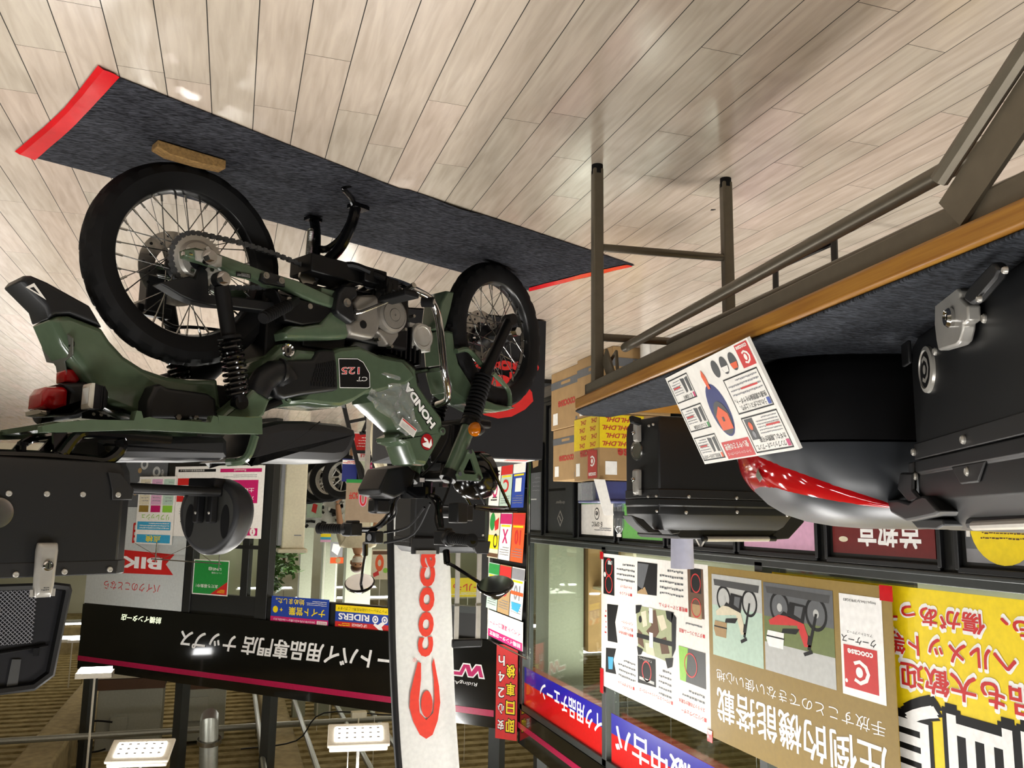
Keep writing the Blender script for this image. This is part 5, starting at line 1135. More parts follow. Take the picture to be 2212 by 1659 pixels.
# --- framed poster holders under the window sill
holders = [(6.80, 7.12, .42, 1.12), (6.09, 6.645, .10, 1.12), (5.36, 5.935, .55, 1.13), (4.66, 5.23, .55, 1.138), (3.90, 4.55, .55, 1.137), (3.245, 3.80, .55, 1.137), (2.55, 3.12, .55, 1.137), (1.85, 2.41, .55, 1.139)]
labs = ['dark product poster in the narrow wall frame nearest the shop corner', 'grey poster with white diamond mark and text lines in the tall wall frame', 'white and green poster in the wall frame behind the stacked cartons', 'green leaf poster in the wall frame right of the bottle', 'dark poster with pale diamond mark behind the rear black case', 'pink poster in the wall frame right of the rear black case', 'dark red poster with big white characters above the grey rounded case', 'poster with a yellow circle in the wall frame at the photo edge']
for k, (y0, y1, z0, z1) in enumerate(holders):
    t = thing('framed_poster', labs[k], 'poster', (XW+.01, (y0+y1)/2, z0))
    F = LF(y0, z0, y1, z1, .004); Fo = LF(y0-.03, z0-.03, y1+.03, z1+.03, .002)
    g = G()
    for p0_, p1_ in (((0, 0), (1, 0)), ((1, 0), (1, 1)), ((1, 1), (0, 1)), ((0, 1), (0, 0))): g.bar(Fo.p(*p0_, .008), Fo.p(*p1_, .008), .018, .022)
    g.build('frame', 'black_plastic', t, bevel=.003, split=False)
    g = G(); base = ['ash', 'ash', 'white', 'leafgreen', 'darkgrey', 'pink', 'darkred', 'grey'][k]; g.board(F, .003, I[base])
    if k in (0, 1, 4):
        cx = .5 if k else .72; cy = .90 if k == 1 else .66 if k == 0 else .93
        if k: 
            for s_, m_ in ((.12, 'white'), (.09, base)): g.poly(F, [(cx-s_, cy), (cx, cy-s_*F.w/F.h), (cx+s_, cy), (cx, cy+s_*F.w/F.h)], I[m_], a if m_ == 'white' else b)
            g.poly(F, [(cx-.05, cy+.02), (cx-.01, cy+.02), (cx+.05, cy-.02), (cx+.01, cy-.02)], I['white'], c_); g.text(F, 'dmigear', .32, cy-.14, .36, .03, I['white'], a, .01)
        if k == 1:
            g.rect(F, .3, .665, .68, .02, I['black'], a); g.lines(F, .28, .30, .5, .22, 5, I['lightgrey'], a, .12); g.lines(F, .2, .58, .55, .03, 1, I['grey'], a, .6); g.rect(F, .1, .05, .35, .2, I['black'], a); g.rect(F, .04, .44, .08, .06, I['white'], a)
        if k == 0:
            g.rect(F, .0, .0, 1, .3, I['black'], a); g.poly(F, [(.2, .05), (.8, .08), (.7, .24), (.3, .22)], I['tan'], b); g.lines(F, .15, .35, .6, .2, 4, I['grey'], a, .15); g.rect(F, .4, .62, .45, .015, I['lightgrey'], b)
    elif k == 2:
        g.rect(F, 0, .0, 1, .62, I['leafgreen'], a); g.text(F, 'We support us', .12, .52, .6, .05, I['white'], b); g.text(F, 'E-SPEC', .34, .84, .32, .055, I['black'], a, .0); g.circ(F, .5, .74, .075, I['black'], a); g.circ(F, .5, .74, .062, I['white'], b); g.text(F, 'e', .46, .71, .08, .05, I['black'], c_, .02); g.lines(F, .08, .90, .5, .05, 2, I['grey'], a)
    elif k == 3:
        for i in range(7): g.poly(F, [(.1+.12*i, .5), (.5, .98-.03*i), (.16+.12*i, .58)], I['lime'], a+.0001*i)
        g.rect(F, .05, .0, .9, .4, I['white'], b); g.text(F, 'ECO', .1, .70, .3, .08, I['white'], b, .01)
    elif k == 5:
        g.poly(F, [(.55, .72), (.62, .92), (.66, .80), (.72, .92), (.80, .70), (.74, .70), (.70, .82), (.66, .72), (.62, .82), (.60, .72)], I['black'], a); g.text(F, 'MOTO', .22, .76, .32, .07, I['black'], a, .02)
    elif k == 6:
        g.text(F, '首都高', .12, .70, .60, .24, I['white_strong'], a, .03); g.circ(F, .88, .9, .05, I['cream'], a, ry=.02); g.lines(F, .1, .1, .8, .4, 6, I['red'], a, .2)
    elif k == 7:
        g.rect(F, 0, .3, 1, .62, I['ash'], a); g.circ(F, .72, .78, .24, I['yellow'], b); g.lines(F, .56, .70, .32, .17, 6, I['brown'], c_, .25); g.poly(F, [(.3, .4), (.45, .4), (.43, .8), (.38, .88), (.32, .8)], I['lightgrey'], c_); g.poly(F, [(.05, .4), (.25, .4), (.2, .9), (.1, .92)], I['navy'], c_); g.rect(F, .96, .55, .03, .3, I['white'], b)
    g.build('print', MT, t, recalc=False)
# --- white information poster, gold poster, yellow window sign
def tapes(pts, root, nm='red_tape'):
    for (y, z, w_, h_) in pts: g = G(); F = LF(y, z, y+w_, z+h_, .038); g.board(F, .002); g.build(nm, 'tape_red', root)
t = thing('info_poster', 'white information poster with a camouflage case drawing, red tape at its corners', 'poster', (XW+.03, 4.8, 1.25))
F = LF(4.11, 1.25, 5.51, 2.13, .032); g = G(); g.board(F, .003, I['white'])
mats_c = {}
def mini_case(g, F, x, y, w, h, base, d): g.poly(F, [(x, y), (x+w, y), (x+w, y+h), (x, y+h)], base, d)
g.rect(F, .848, .028, .125, .28, I['black'], a)
for yy in (.10, .23): g.circ(F, .91, yy, .042, I['red'], b, hole=.85); 
g.circ(F, .955, .16, .012, I['white'], b); g.rect(F, .87, .05, .05, .03, I['lightgrey'], b)
g.lines(F, .63, .05, .19, .15, 4, I['ash'], a, .3); g.text(F, 'キャッチロック', .66, .215, .12, .022, I['red'], a, .01); g.text(F, '■サイレント', .66, .265, .13, .022, I['red'], a, .01)
g.poly(F, [(.41, .03), (.60, .03), (.605, .255), (.42, .245)], I['black'], a); g.poly(F, [(.49, .04), (.595, .04), (.60, .20), (.55, .22)], I['ash'], b); g.poly(F, [(.53, .20), (.60, .24), (.60, .255), (.50, .25)], I['tan'], b)
g.lines(F, .19, .05, .20, .19, 5, I['ash'], a, .3); g.text(F, '■軽量スマートボトム', .16, .285, .24, .028, I['red'], a, .01)
g.poly(F, [(.035, .03), (.155, .03), (.15, .335), (.03, .33)], I['brown'], a); g.rect(F, .05, .03, .08, .15, I['black'], b); g.rect(F, .05, .25, .08, .085, I['tan'], b)
for yy in (.12, .27): g.circ(F, .09, yy, .038, I['red'], c_, hole=.86, ry=.06)
g.poly(F, [(.805, .37), (.93, .38), (.925, .655), (.815, .645), (.84, .5)], I['black'], a); g.lines(F, .94, .42, .02, .2, 5, I['red'], a, .3); g.text(F, 'インナーライナー', .65, .47, .12, .022, I['red'], a); g.text(F, '柔いウレタン', .65, .51, .11, .022, I['red'], a, .006); g.text(F, '■最も迷彩色の', .65, .55, .15, .022, I['red'], a, .006)
# camouflage case drawing
g.poly(F, [(.29, .33), (.60, .34), (.615, .40), (.60, .64), (.30, .66), (.275, .55)], I['camo'], a)
for P_ in ([(.43, .34), (.50, .36), (.47, .45), (.52, .5), (.45, .55), (.40, .48)], [(.56, .52), (.60, .5), (.60, .6), (.54, .62)], [(.34, .5), (.40, .53), (.38, .62), (.31, .6)]): g.poly(F, P_, I['brown'], b)
for P_ in ([(.52, .36), (.57, .38), (.55, .48), (.51, .46)], [(.36, .36), (.42, .38), (.38, .47), (.33, .44)], [(.46, .57), (.53, .58), (.52, .65), (.44, .65)]): g.poly(F, P_, I['cream'], b)
for P_ in ([(.29, .52), (.61, .53), (.61, .56), (.29, .55)], [(.27, .33), (.34, .33), (.33, .38), (.29, .40)], [(.56, .33), (.62, .34), (.62, .40), (.58, .38)], [(.25, .36), (.29, .33), (.29, .62), (.26, .56)], [(.28, .62), (.35, .64), (.33, .70), (.29, .68)], [(.55, .63), (.61, .62), (.60, .68), (.57, .67)]): g.poly(F, P_, I['black'], c_)
for y0_ in (.335, .50): g.rect(F, .455, y0_, .035, .10, I['white_strong'], d_)
g.circ(F, .575, .43, .015, I['black'], d_)
g.lines(F, .05, .37, .18, .015, 1, I['ash'], a, .6); g.text(F, '■ダブルフレーム構造', .03, .42, .20, .026, I['red'], a, .01)
g.poly(F, [(.83, .69), (.945, .71), (.95, .89), (.83, .875), (.86, .78)], I['black'], a); g.poly(F, [(.86, .76), (.92, .77), (.915, .86), (.87, .85)], I['cyan'], b)
g.lines(F, .63, .74, .18, .15, 4, I['ash'], a, .3); g.text(F, '■マルチポケット', .64, .91, .17, .026, I['red'], a, .01)
g.poly(F, [(.436, .668), (.606, .684), (.605, .868), (.435, .851)], I['black'], a); g.circ(F, .52, .77, .045, I['red'], b, hole=.85, ry=.07); g.rect(F, .45, .82, .14, .02, I['lightgrey'], b); g.text(F, 'アンロックパワーイン', .47, .685, .12, .018, I['white'], b)
g.lines(F, .30, .71, .11, .19, 5, I['ash'], a, .28); g.text(F, '■パワーレスプレッシャークローズ', .29, .895, .30, .026, I['red'], a, .008)
g.poly(F, [(.028, .53), (.234, .531), (.226, .741), (.028, .742)], I['darkgrey'], a); g.poly(F, [(.16, .531), (.234, .531), (.226, .741), (.18, .741)], I['lime'], b); g.circ(F, .14, .63, .05, I['red'], c_, hole=.88, ry=.075)
g.lines(F, .04, .775, .17, .07, 2, I['ash'], a, .3); g.text(F, 'ストリップの確かな防水', .04, .855, .20, .026, I['red'], a, .01); g.text(F, '■シリコンウェザー', .03, .91, .19, .026, I['red'], a, .01)
g.build('print', MT, t, recalc=False); tapes([(5.47, 1.24, .05, .05), (5.47, 2.02, .05, .16), (4.09, 2.10, .05, .06)], t)
t = thing('gold_poster', 'dark gold poster with two motorcycle pictures and a white brand card', 'poster', (XW+.03, 3.43, 1.26))
F = LF(2.755, 1.255, 4.105, 2.13, .034); g = G(); g.board(F, .003, I['gold'])
Fp = LF(2.755, 1.255, 4.105, 2.13, .035)
g.rect(F, .04, .055, .185, .465, I['white_strong'], a); g.rect(F, .068, .29, .145, .195, I['red'], b); g.text(F, 'https://bit.ly/3PR3G83', .065, .072, .14, .016, I['black'], b); g.text(F, 'クーケース', .07, .245, .15, .035, I['black'], b, .01); g.text(F, 'アルミトップケース', .085, .222, .11, .014, I['black'], b)
Fc = Fr(F.p(.095, .345), F.u, F.v, .095*F.w, .12*F.h); coologo(g, Fc, I['white_strong'], c_); g.text(F, 'coocase', .085, .305, .11, .022, I['white_strong'], c_, .03); g.circ(F, .205, .455, .006, I['white_strong'], c_)
def moto(g, F, x, y, w, h, body, case, d):
    """little side view of a motorcycle facing left inside the rectangle"""
    X = lambda q: x+w*q; Y = lambda q: y+h*q; asp = w*F.w/(h*F.h)
    for q in (.22, .76): g.circ(F, X(q), Y(.30), .155*w, I['black'], d, ry=.155*w*F.w/F.h, hole=.8); g.circ(F, X(q), Y(.30), .04*w, I['lightgrey'], d)
    def pg(P, m, dd=0.): g.poly(F, [(X(p), Y(q)) for p, q in P], I[m], d+.0003+dd)
    pg([(.20, .30), (.235, .30), (.36, .78), (.32, .80)], 'black'); pg([(.30, .74), (.40, .76), (.50, .50), (.62, .42), (.58, .34), (.42, .40)], body); pg([(.50, .50), (.92, .56), (.94, .50), (.78, .40), (.60, .40)], body, .0002); pg([(.46, .54), (.72, .58), (.74, .64), (.52, .62)], 'black', .0003)
    pg([(.36, .22), (.60, .20), (.66, .40), (.40, .46)], 'black', .0002); pg([(.40, .24), (.52, .24), (.54, .36), (.44, .40)], 'ash', .0003); pg([(.70, .34), (.84, .50), (.60, .52), (.58, .40)], 'black', .0001); pg([(.02, .04), (.98, .03), (.96, .12), (.04, .14)], 'darkgrey', -.0002); pg([(.70, .64), (.96, .64), (.99, .76), (.95, .86), (.72, .86)], case, .0004); pg([(.70, .71), (.98, .71), (.98, .73), (.70, .73)], 'black', .0006)
    pg([(.30, .78), (.42, .84), (.40, .88), (.28, .82)], 'black', .0003); pg([(.28, .62), (.34, .60), (.36, .72), (.30, .72)], 'black', .0003)
def scene_pic(g, F, x, y, w, h, sky, mid, gnd, d):
    g.rect(F, x, y, w, h*.38, I[gnd], d); g.rect(F, x, y+h*.38, w, h*.30, I[mid], d); g.rect(F, x, y+h*.68, w, h*.32, I[sky], d)
scene_pic(g, F, .254, .05, .372, .466, 'lightgrey', 'grass', 'brown', a); g.rect(F, .254, .05, .372, .18, I['ash'], a+.0002); moto(g, F, .26, .06, .36, .38, 'red', 'white_strong', b)
scene_pic(g, F, .637, .043, .335, .475, 'mint', 'mint', 'lightgrey', a); moto(g, F, .645, .06, .32, .40, 'cream', 'tan', b)
g.text(F, '手放すことのできない使い心地', .05, .595, .90, .065, I['white_strong'], a, -.004); g.text(F, '圧倒的機能搭載', .05, .70, .90, .185, I['white_strong'], a, .018)
g.build('print', MT, t, recalc=False); tapes([(2.745, 1.25, .07, .06)], t)
g, dn = sign('yellow_sign', 'large yellow window sign with red and black-edged lettering behind the gold poster', 'sign', LF(1.0, 1.25, 3.57, 2.6, .004), 'yellow', .003)
F = g.F
def ytx(s_, y0, y1, z0, z1, mi, d, bold): g.text(F, s_, (y0-1.0)/2.57, (z0-1.25)/1.35, (y1-y0)/2.57, (z1-z0)/1.35, mi, d, bold)
for s_, y0, y1, z0, z1 in (('も、傷があって', 2.16, 2.84, 1.315, 1.385), ('・ヘルメット等', 2.17, 2.82, 1.425, 1.505), ('品も大歓迎！', 2.17, 2.80, 1.535, 1.625)): ytx(s_, y0-.008, y1+.008, z0-.012, z1+.012, I['white_strong'], a, .06); ytx(s_, y0, y1, z0, z1, I['red'], b, .03)
ytx('高価買取', 1.72, 3.42, 1.66, 2.10, I['black'], a, .075); ytx('高価買取', 1.735, 3.405, 1.675, 2.085, I['white_strong'], b, .022)
dn()
for k, (y0, y1, tx, lab) in enumerate(((5.54, 7.20, 'イク用品チェーン', 'blue and red band sign across the window pane nearest the shop corner'), (3.70, 5.42, '級中古バ', 'blue and red band sign across the pane behind the white poster'))):
    g, dn = sign('window_band', lab, 'sign', LF(y0, 2.295, y1, 2.615, .0), 'red', .003); F = g.F
    g.rect(F, 0, 0, 1, .40, I['navy'], a); 
    if k == 0: g.text(F, tx, .02, .14, .74, .42, I['white_strong'], b, .03, 0)
    else: g.text(F, tx, .40, .16, .56, .50, I['white_strong'], b, .03)
    MTb = list(MT); MTb[I['navy']] = 'band_blue'; mat('band_blue', '1f1aa0', .3, coat=.5); MTb[I['red']] = 'band_red'; mat('band_red', 'd01012', .25, coat=.5)
    dn(MTb)
# --- diagonal front: fascia letters, small signs
def dsign(name, lab, cat, t0, z0, t1, z1, base, off=.006, th=.004): return sign(name, lab, cat, DF(t0, z0, t1, z1, off), base, th)
g = G(); F = DF(1.10, 2.29, 4.12, 2.47, .024); g.text(F, 'オートバイ用品専門店 ナップス', 0, 0, 1, 1, 0, 0, .035, .18); o = g.build('fascia_lettering', 'white_strong', None, recalc=False, origin=F.p(.5, 0)); tag(o, 'white slanted lettering across the black fascia', 'lettering')
g = G(); F = DF(.36, 2.33, .74, 2.46, .025)
Np = [(0, .05), (.22, .95), (.40, .95), (.46, .55), (.58, .95), (.72, .95), (.60, .30), (1.0, .30), (1.0, .05), (.52, .05), (.42, .50), (.34, .20), (.22, .20), (.32, .70), (.16, .05)]
Np = [(1-x, 1-y) for x, y in [(0, .2), (.42, .2), (.52, .75), (.60, .20), (.72, .2), (.86, .62), (.90, .2), (1.0, .2), (.92, .95), (.80, .95), (.68, .50), (.62, .95), (.46, .95), (.36, .42), (0, .42)]]
for (s_, m_, d) in ((.02, 0, 0), (0, 1, .0006)):
    P_ = [(p.x if hasattr(p, 'x') else p[0], p[1]) for p in inset([V((x*F.w, 0, y*F.h)) for x, y in Np], -s_*.6)]; g.poly(F, [(x/F.w, y/F.h) for x, y in P_], m_, d)
g.text(F, 'RidingArt', .15, 1.12, .75, .30, 0, 0, .0, .25); o = g.build('fascia_logo', ['white_strong', 'magenta'], None, recalc=False, origin=F.p(.5, 0)); tag(o, 'pink zigzag logo with white script beside the flag on the black fascia', 'logo')
mat('sign_glow', 'dfe8c8', .5, emit=.9)
g = G(); F = DF(4.42, 2.165, 5.12, 2.27, .024); g.text(F, '前橋インター店', .04, .18, .92, .66, 0, .0, .03, .15); o = g.build('fascia_small_lettering', 'sign_glow', None, recalc=False, origin=F.p(.5, 0)); tag(o, 'small pale lit lettering at the right part of the black fascia', 'lettering')
g, dn = dsign('shop_sign', 'white sign with a red ribbon reading BIKE under the fascia end', 'sign', 4.17, .97, 5.77, 2.10, 'white', .012, .006); F = g.F
MTw = list(MT); MTw[I['white']] = 'sign_white'
g.poly(F, [(.10, .46), (1.0, .42), (1.0, .68), (.10, .66), (.18, .56)], I['red'], a); g.text(F, 'BIKE', .22, .50, .55, .115, I['white_strong'], b, .035); g.text(F, 'バイクのことなら', .22, .76, .58, .085, I['red'], a, .0); g.circ(F, .36, .24, .018, I['red'], a); g.text(F, '用', .42, .16, .12, .20, I['red'], a, .03)
dn(MTw)
g, dn = dsign('dark_poster', 'dark poster with pictures of metal parts below the white BIKE sign', 'poster', 4.55, .35, 5.25, .965, 'ash', .010); F = g.F
for i, (x, y) in enumerate(((.25, .35), (.55, .2), (.62, .62), (.3, .75))): g.circ(F, x, y, .09, I['lightgrey'], a, hole=.5); g.circ(F, x+.1, y+.12, .045, I['tan'], a)
g.text(F, '冷水器', .08, .30, .05, .3, I['white'], a, .0, 0, 0); dn()
g, dn = dsign('line_sign', 'green square sign with a red corner flash on the shop glass', 'sign', 3.52, 1.53, 4.05, 1.905, 'green', -.012, .003); F = g.F
g.rect(F, 0, 0, 1, .03, I['white'], a); g.rect(F, 0, .97, 1, .03, I['white'], a); g.rect(F, 0, 0, .025, 1, I['white'], a); g.rect(F, .975, 0, .025, 1, I['white'], a); g.text(F, 'LINE@', .22, .20, .36, .10, I['white'], a, .01); g.text(F, 'ナップス前橋', .20, .34, .28, .05, I['white'], a); g.text(F, '友だち募集中！', .28, .70, .62, .10, I['white'], a, .01); g.poly(F, [(.025, .60), (.48, .97), (.025, .97)], I['red'], b); g.lines(F, .09, .82, .2, .11, 3, I['yellow'], c_, .4); dn()
g, dn = dsign('notice_poster', 'white notice poster with magenta and red panels behind the back pad', 'poster', 3.06, .51, 4.40, 1.285, 'white', .03, .003); F = g.F
g.rect(F, .03, .04, .45, .05, I['magenta'], a); g.text(F, 'Reinstall!', .2, .048, .13, .03, I['white'], b); g.rect(F, .53, .04, .43, .04, I['black'], a); g.text(F, '営業時間変更のお知らせ', .66, .045, .28, .026, I['white'], b)
g.lines(F, .08, .12, .36, .05, 2, I['grey'], a, .3); g.rect(F, .06, .20, .36, .32, I['magenta'], a); g.text(F, '7月 金曜 19', .10, .42, .26, .06, I['white_strong'], b, .01); g.text(F, '土曜 10', .10, .31, .2, .06, I['white_strong'], b, .01); g.rect(F, .04, .86, .36, .10, I['magenta'], a); g.circ(F, .09, .91, .03, I['white'], b); g.text(F, '!', .085, .885, .01, .05, I['magenta'], c_, .03); g.text(F, 'NAPS', .15, .885, .18, .05, I['white'], b, .01)
g.rect(F, .58, .17, .38, .10, I['red'], a); g.rect(F, .58, .34, .38, .17, I['red'], a); g.text(F, '20:00', .62, .38, .26, .09, I['white_strong'], b, .02); g.text(F, '営業時間', .62, .195, .2, .05, I['white_strong'], b); g.lines(F, .58, .56, .34, .14, 4, I['lightgrey'], a, .3); g.text(F, 'お知らせ', .62, .74, .28, .08, I['black'], a, .01); dn()
g, dn = dsign('service_flyer', 'plastic sleeve with a pastel price list hanging from a wire arm', 'flyer', 4.35, .62, 4.95, 1.385, 'white', .05, .003); F = g.F
for i, m_ in enumerate(('mint', 'pink', 'cream')): g.rect(F, .04+.32*i, .04, .28, .38, I[m_], a); g.rect(F, .05+.32*i, .43, .26, .10, I[('lime', 'magenta', 'gold')[i]], a); g.lines(F, .07+.32*i, .07, .2, .32, 7, I['grey'], b, .2)
g.text(F, 'リフレッシュ', .12, .56, .74, .08, I['lime'], a, .02); g.rect(F, .06, .67, .9, .12, I['cyan'], a); g.lines(F, .1, .68, .8, .1, 3, I['white'], b, .4); g.rect(F, .05, .86, .9, .12, I['cyan'], a); g.text(F, '点検', .3, .875, .4, .09, I['yellow'], b, .03); dn()
t = thing('hanger_arm', 'thin steel wire arm with chains holding the flyer sleeves', 'hanger', dt(4.5, 1.4, .02)); g = G()
g.cyl(dt(3.55, 1.56, .08), dt(4.62, 1.545, .08), .007, n=8); g.cyl(dt(3.58, 1.62, .08), dt(3.58, 1.35, .08), .007, n=8); g.cyl(dt(4.55, 1.58, .08), dt(4.55, 1.36, .08), .007, n=8)
for x0_, x1_ in ((4.93, 4.45), (4.05, 4.45), (4.05, 3.7)): g.cyl(dt(x0_, 1.38, .06), dt(x1_, 1.54, .08), .003, n=6)
g.build('wire', 'steel', t, split=False)
g, dn = dsign('night_sign', 'blue and magenta sign with yellow lettering on the transom', 'sign', 2.135, 1.86, 2.885, 2.125, 'blue', .008); F = g.F
g.rect(F, 0, .76, 1, .24, I['magenta'], a); g.text(F, '2025年7月4日(金)～26日(土)', .22, .82, .72, .10, I['white_strong'], b); g.rect(F, .02, .81, .17, .13, I['white'], b); g.text(F, '期間限定', .03, .83, .15, .09, I['magenta'], c_); g.text(F, 'ナイト営業', .06, .37, .62, .30, I['yellow'], a, .03); g.text(F, '始めました。', .42, .06, .50, .22, I['yellow'], a, .02); g.circ(F, .92, .50, .045, I['yellow'], a); g.poly(F, [(.80, .5), (.815, .58), (.83, .5), (.815, .42)], I['yellow'], a); g.poly(F, [(.78, .5), (.815, .52), (.85, .5), (.815, .48)], I['yellow'], a); g.lines(F, .04, .08, .34, .2, 3, I['white'], a, .3); dn()
g, dn = dsign('riders_sign', 'red, blue and yellow RIDERS sign beside the flag on the transom', 'sign', 1.405, 1.90, 2.05, 2.125, 'red', .008); F = g.F
g.rect(F, 0, .28, 1, .42, I['blue'], a); g.rect(F, 0, .0, 1, .28, I['yellow'], a); g.text(F, 'アップガレージは店内左奥にございます', .04, .08, .92, .13, I['black'], b); g.text(F, 'RIDERS', .36, .34, .58, .28, I['white_strong'], b, .03); g.text(F, 'UP GARAGE', .40, .75, .28, .12, I['white_strong'], a, .01); g.lines(F, .72, .74, .22, .16, 2, I['yellow'], a, .4)
for x in (.08, .25): g.circ(F, x, .50, .055, I['white_strong'], b, hole=.6); g.circ(F, x, .5, .02, I['white_strong'], b)
g.poly(F, [(.06, .62), (.14, .60), (.20, .72), (.26, .66), (.28, .74), (.18, .92), (.10, .94), (.13, .80)], I['white_strong'], c_); dn()
t = thing('corner_sign', 'tall red sign with yellow and white characters on the shop corner', 'sign', dt(.1, 2.1, .03)); F = DF(.015, 2.13, .225, 2.925, .035); g = G(); g.board(F, .005, I['red'])
for k, (s_, m_, x) in enumerate((('4K2 HR2', 'white_strong', .62), ('即日車検', 'yellow', .12))):
    if k: 
        for i, ch_ in enumerate(s_[::1]): g.text(F, ch_, .10, .78-.19*i, .42, .14, I['black'], a, .08); g.text(F, ch_, .12, .785-.19*i, .38, .13, I[m_], b, .035)
    else:
        for i, ch_ in enumerate('安心２４ｈ'): g.text(F, ch_, .60, .80-.17*i, .30, .11, I['black'], a, .07); g.text(F, ch_, .61, .805-.17*i, .28, .10, I[m_], b, .03)
g.build('print', MT, t, recalc=False)
# ================================================================ BACKGROUND THINGS
# --- flag
t = thing('banner_flag', 'tall white feather flag with orange-red lettering and mark behind the motorcycle handlebar', 'flag', (-1.15, 5.2, 0))
L_ = [(846, 1000), (845, 1100), (848, 1300), (850, 1400), (856, 1540), (864, 1659), (880, 1800), (910, 1950), (960, 2040)]; R_ = [(952, 1000), (972, 1200), (976, 1300), (979, 1400), (984, 1540), (992, 1659), (1000, 1800), (1000, 1950), (985, 2040)]
g = G(); nx = 22; A_ = smooth_path([aty(x, y, 5.2) for x, y in L_], 5); B_ = smooth_path([aty(x, y, 5.2) for x, y in R_], 5); vs = []
for i, (p, q) in enumerate(zip(A_, B_)):
    for j in range(nx+1):
        s_ = j/nx; r_ = p.lerp(q, s_); vs.append(r_+V((0, .012*sin(6.5*s_+i*.12)*s_+.008*sin(15*s_-i*.2)*s_*s_, 0)))
m_ = nx+1; g.add(vs, [(i*m_+j, (i+1)*m_+j, (i+1)*m_+j+1, i*m_+j+1) for i in range(len(A_)-1) for j in range(nx)])
mat('flag_cloth', 'd9dad6', .8); o = g.build('cloth', 'flag_cloth', t, recalc=False, ang=80); md = o.modifiers.new('solid', 'SOLIDIFY'); md.thickness = .002; md.offset = 1
g = G(); g.tube([p+V((.006, .0, 0)) for p in A_], .022, 8); g.build('pole_sleeve', 'black', t); G().cyl((A_[0].x+.006, 5.2, .02), (A_[0].x+.006, 5.2, A_[0].z+.01), .012, n=10).build('pole', 'black_plastic', t); G().cyl((A_[0].x+.006, 5.2, 0), (A_[0].x+.006, 5.2, .03), .16, n=28).build('base', 'black_plastic', t)
g = G(); YF = 5.183
def fp(px, py): return aty(px, py, YF)
lg = crop(550, 1200, [(1275, 830), (1250, 930), (1215, 1080), (1210, 1190), (1240, 1300), (1290, 1400), (1340, 1432), (1390, 1400), (1430, 1290), (1450, 1150), (1440, 1020), (1400, 800), (1385, 850), (1400, 980), (1405, 1130), (1395, 1230), (1340, 1285), (1290, 1230), (1283, 1130), (1300, 960), (1300, 840)], 3.615)
g.add([fp(*p) for p in lg], [tuple(range(len(lg)))]); q = crop(550, 1200, [(1345+45*cos(2*PI*i/24), 1160+105*sin(2*PI*i/24)) for i in range(24)], 3.615); g.add([fp(*p) for p in q], [tuple(range(24))]); mat('flag_red', 'd8341c', .7); g.build('logo_print', 'flag_red', t, recalc=False, split=False); g = G()
FF = Fr((-1.212, YF, .975), (1, 0, 0), UP, .094, .875); g.text(FF, 'coocase', 0, 0, 1, 1, 0, 0, .035, 0, -1); FF = Fr(fp(*crop(550, 1200, [(1265, 800)], 3.615)[0]), (1, 0, 0), UP, .022, .022); g.circ(FF, .5, .5, .5, 0, 0, hole=.85); g.text(FF, 'R', .3, .25, .4, .5, 0, 0)
g.build('lettering', 'flag_red', t, recalc=False, split=False)
# --- cloth covered display table with printed mark
t = thing('display_table', 'display table fully draped in black cloth with a red printed mark beside the front wheel', 'table', (-1.1, 4.4, 0))
x0, x1, y0, y1, zt = -1.47, -.735, 4.0, 4.78, .722
def rr(z, k): 
    P = []; n_ = 26
    for i in range(n_+1): P.append((x0+(x1-x0)*i/n_, y0))
    for i in range(1, n_+1): P.append((x1, y0+(y1-y0)*i/n_))
    for i in range(1, n_+1): P.append((x1-(x1-x0)*i/n_, y1))
    for i in range(1, n_): P.append((x0, y1-(y1-y0)*i/n_))
    return [V((x+(x-(x0+x1)/2)*.03*k+.006*k*sin(i*.55), y+(y-(y0+y1)/2)*.03*k+.008*k*sin(i*.8+1), z)) for i, (x, y) in enumerate(P)]
g = G(); g.loft([rr(.008, 1.), rr(.2, .8), rr(.5, .3), rr(.69, .03), rr(zt-.004, 0), [p*.985+V(((x0+x1)/2*.015, (y0+y1)/2*.015, zt*.015)) for p in rr(zt, 0)]]); mat('cloth_black', '0e0e12', .85, bump=.1); g.build('cloth', 'cloth_black', t, ang=40)
g = G(); yf = 3.972
def tp(px, py): return aty(px, py, yf)
C0, C1 = tp(1150, 783), tp(1000, 803); FT = Fr((C0.x, yf, C0.z), (1, 0, 0), UP, abs(C1.x-C0.x), .05); g.text(FT, 'coocase', -.1, 0, 1.3, 1, 0, 0, .07); g.build('lettering', 'red', t, recalc=False, split=False); g = G()
dc = tp(1083, 822); FT = Fr((dc.x-.17, yf, dc.z-.05), (1, 0, 0), UP, .34, .24); g.circ(FT, .5, .24, .16, 0, 0, ry=.15)
P_ = [((x-1330)/240+.5, (y-830)/600) for x, y in [(1275, 830), (1250, 930), (1215, 1080), (1210, 1190), (1240, 1300), (1290, 1400), (1340, 1432), (1390, 1400), (1430, 1290), (1450, 1150), (1440, 1020), (1400, 830), (1385, 850), (1400, 980), (1405, 1130), (1395, 1230), (1340, 1285), (1290, 1230), (1283, 1130), (1300, 960), (1300, 840)]]
g.poly(FT, P_, 0, 0); g.build('print', 'red', t, recalc=False, split=False)
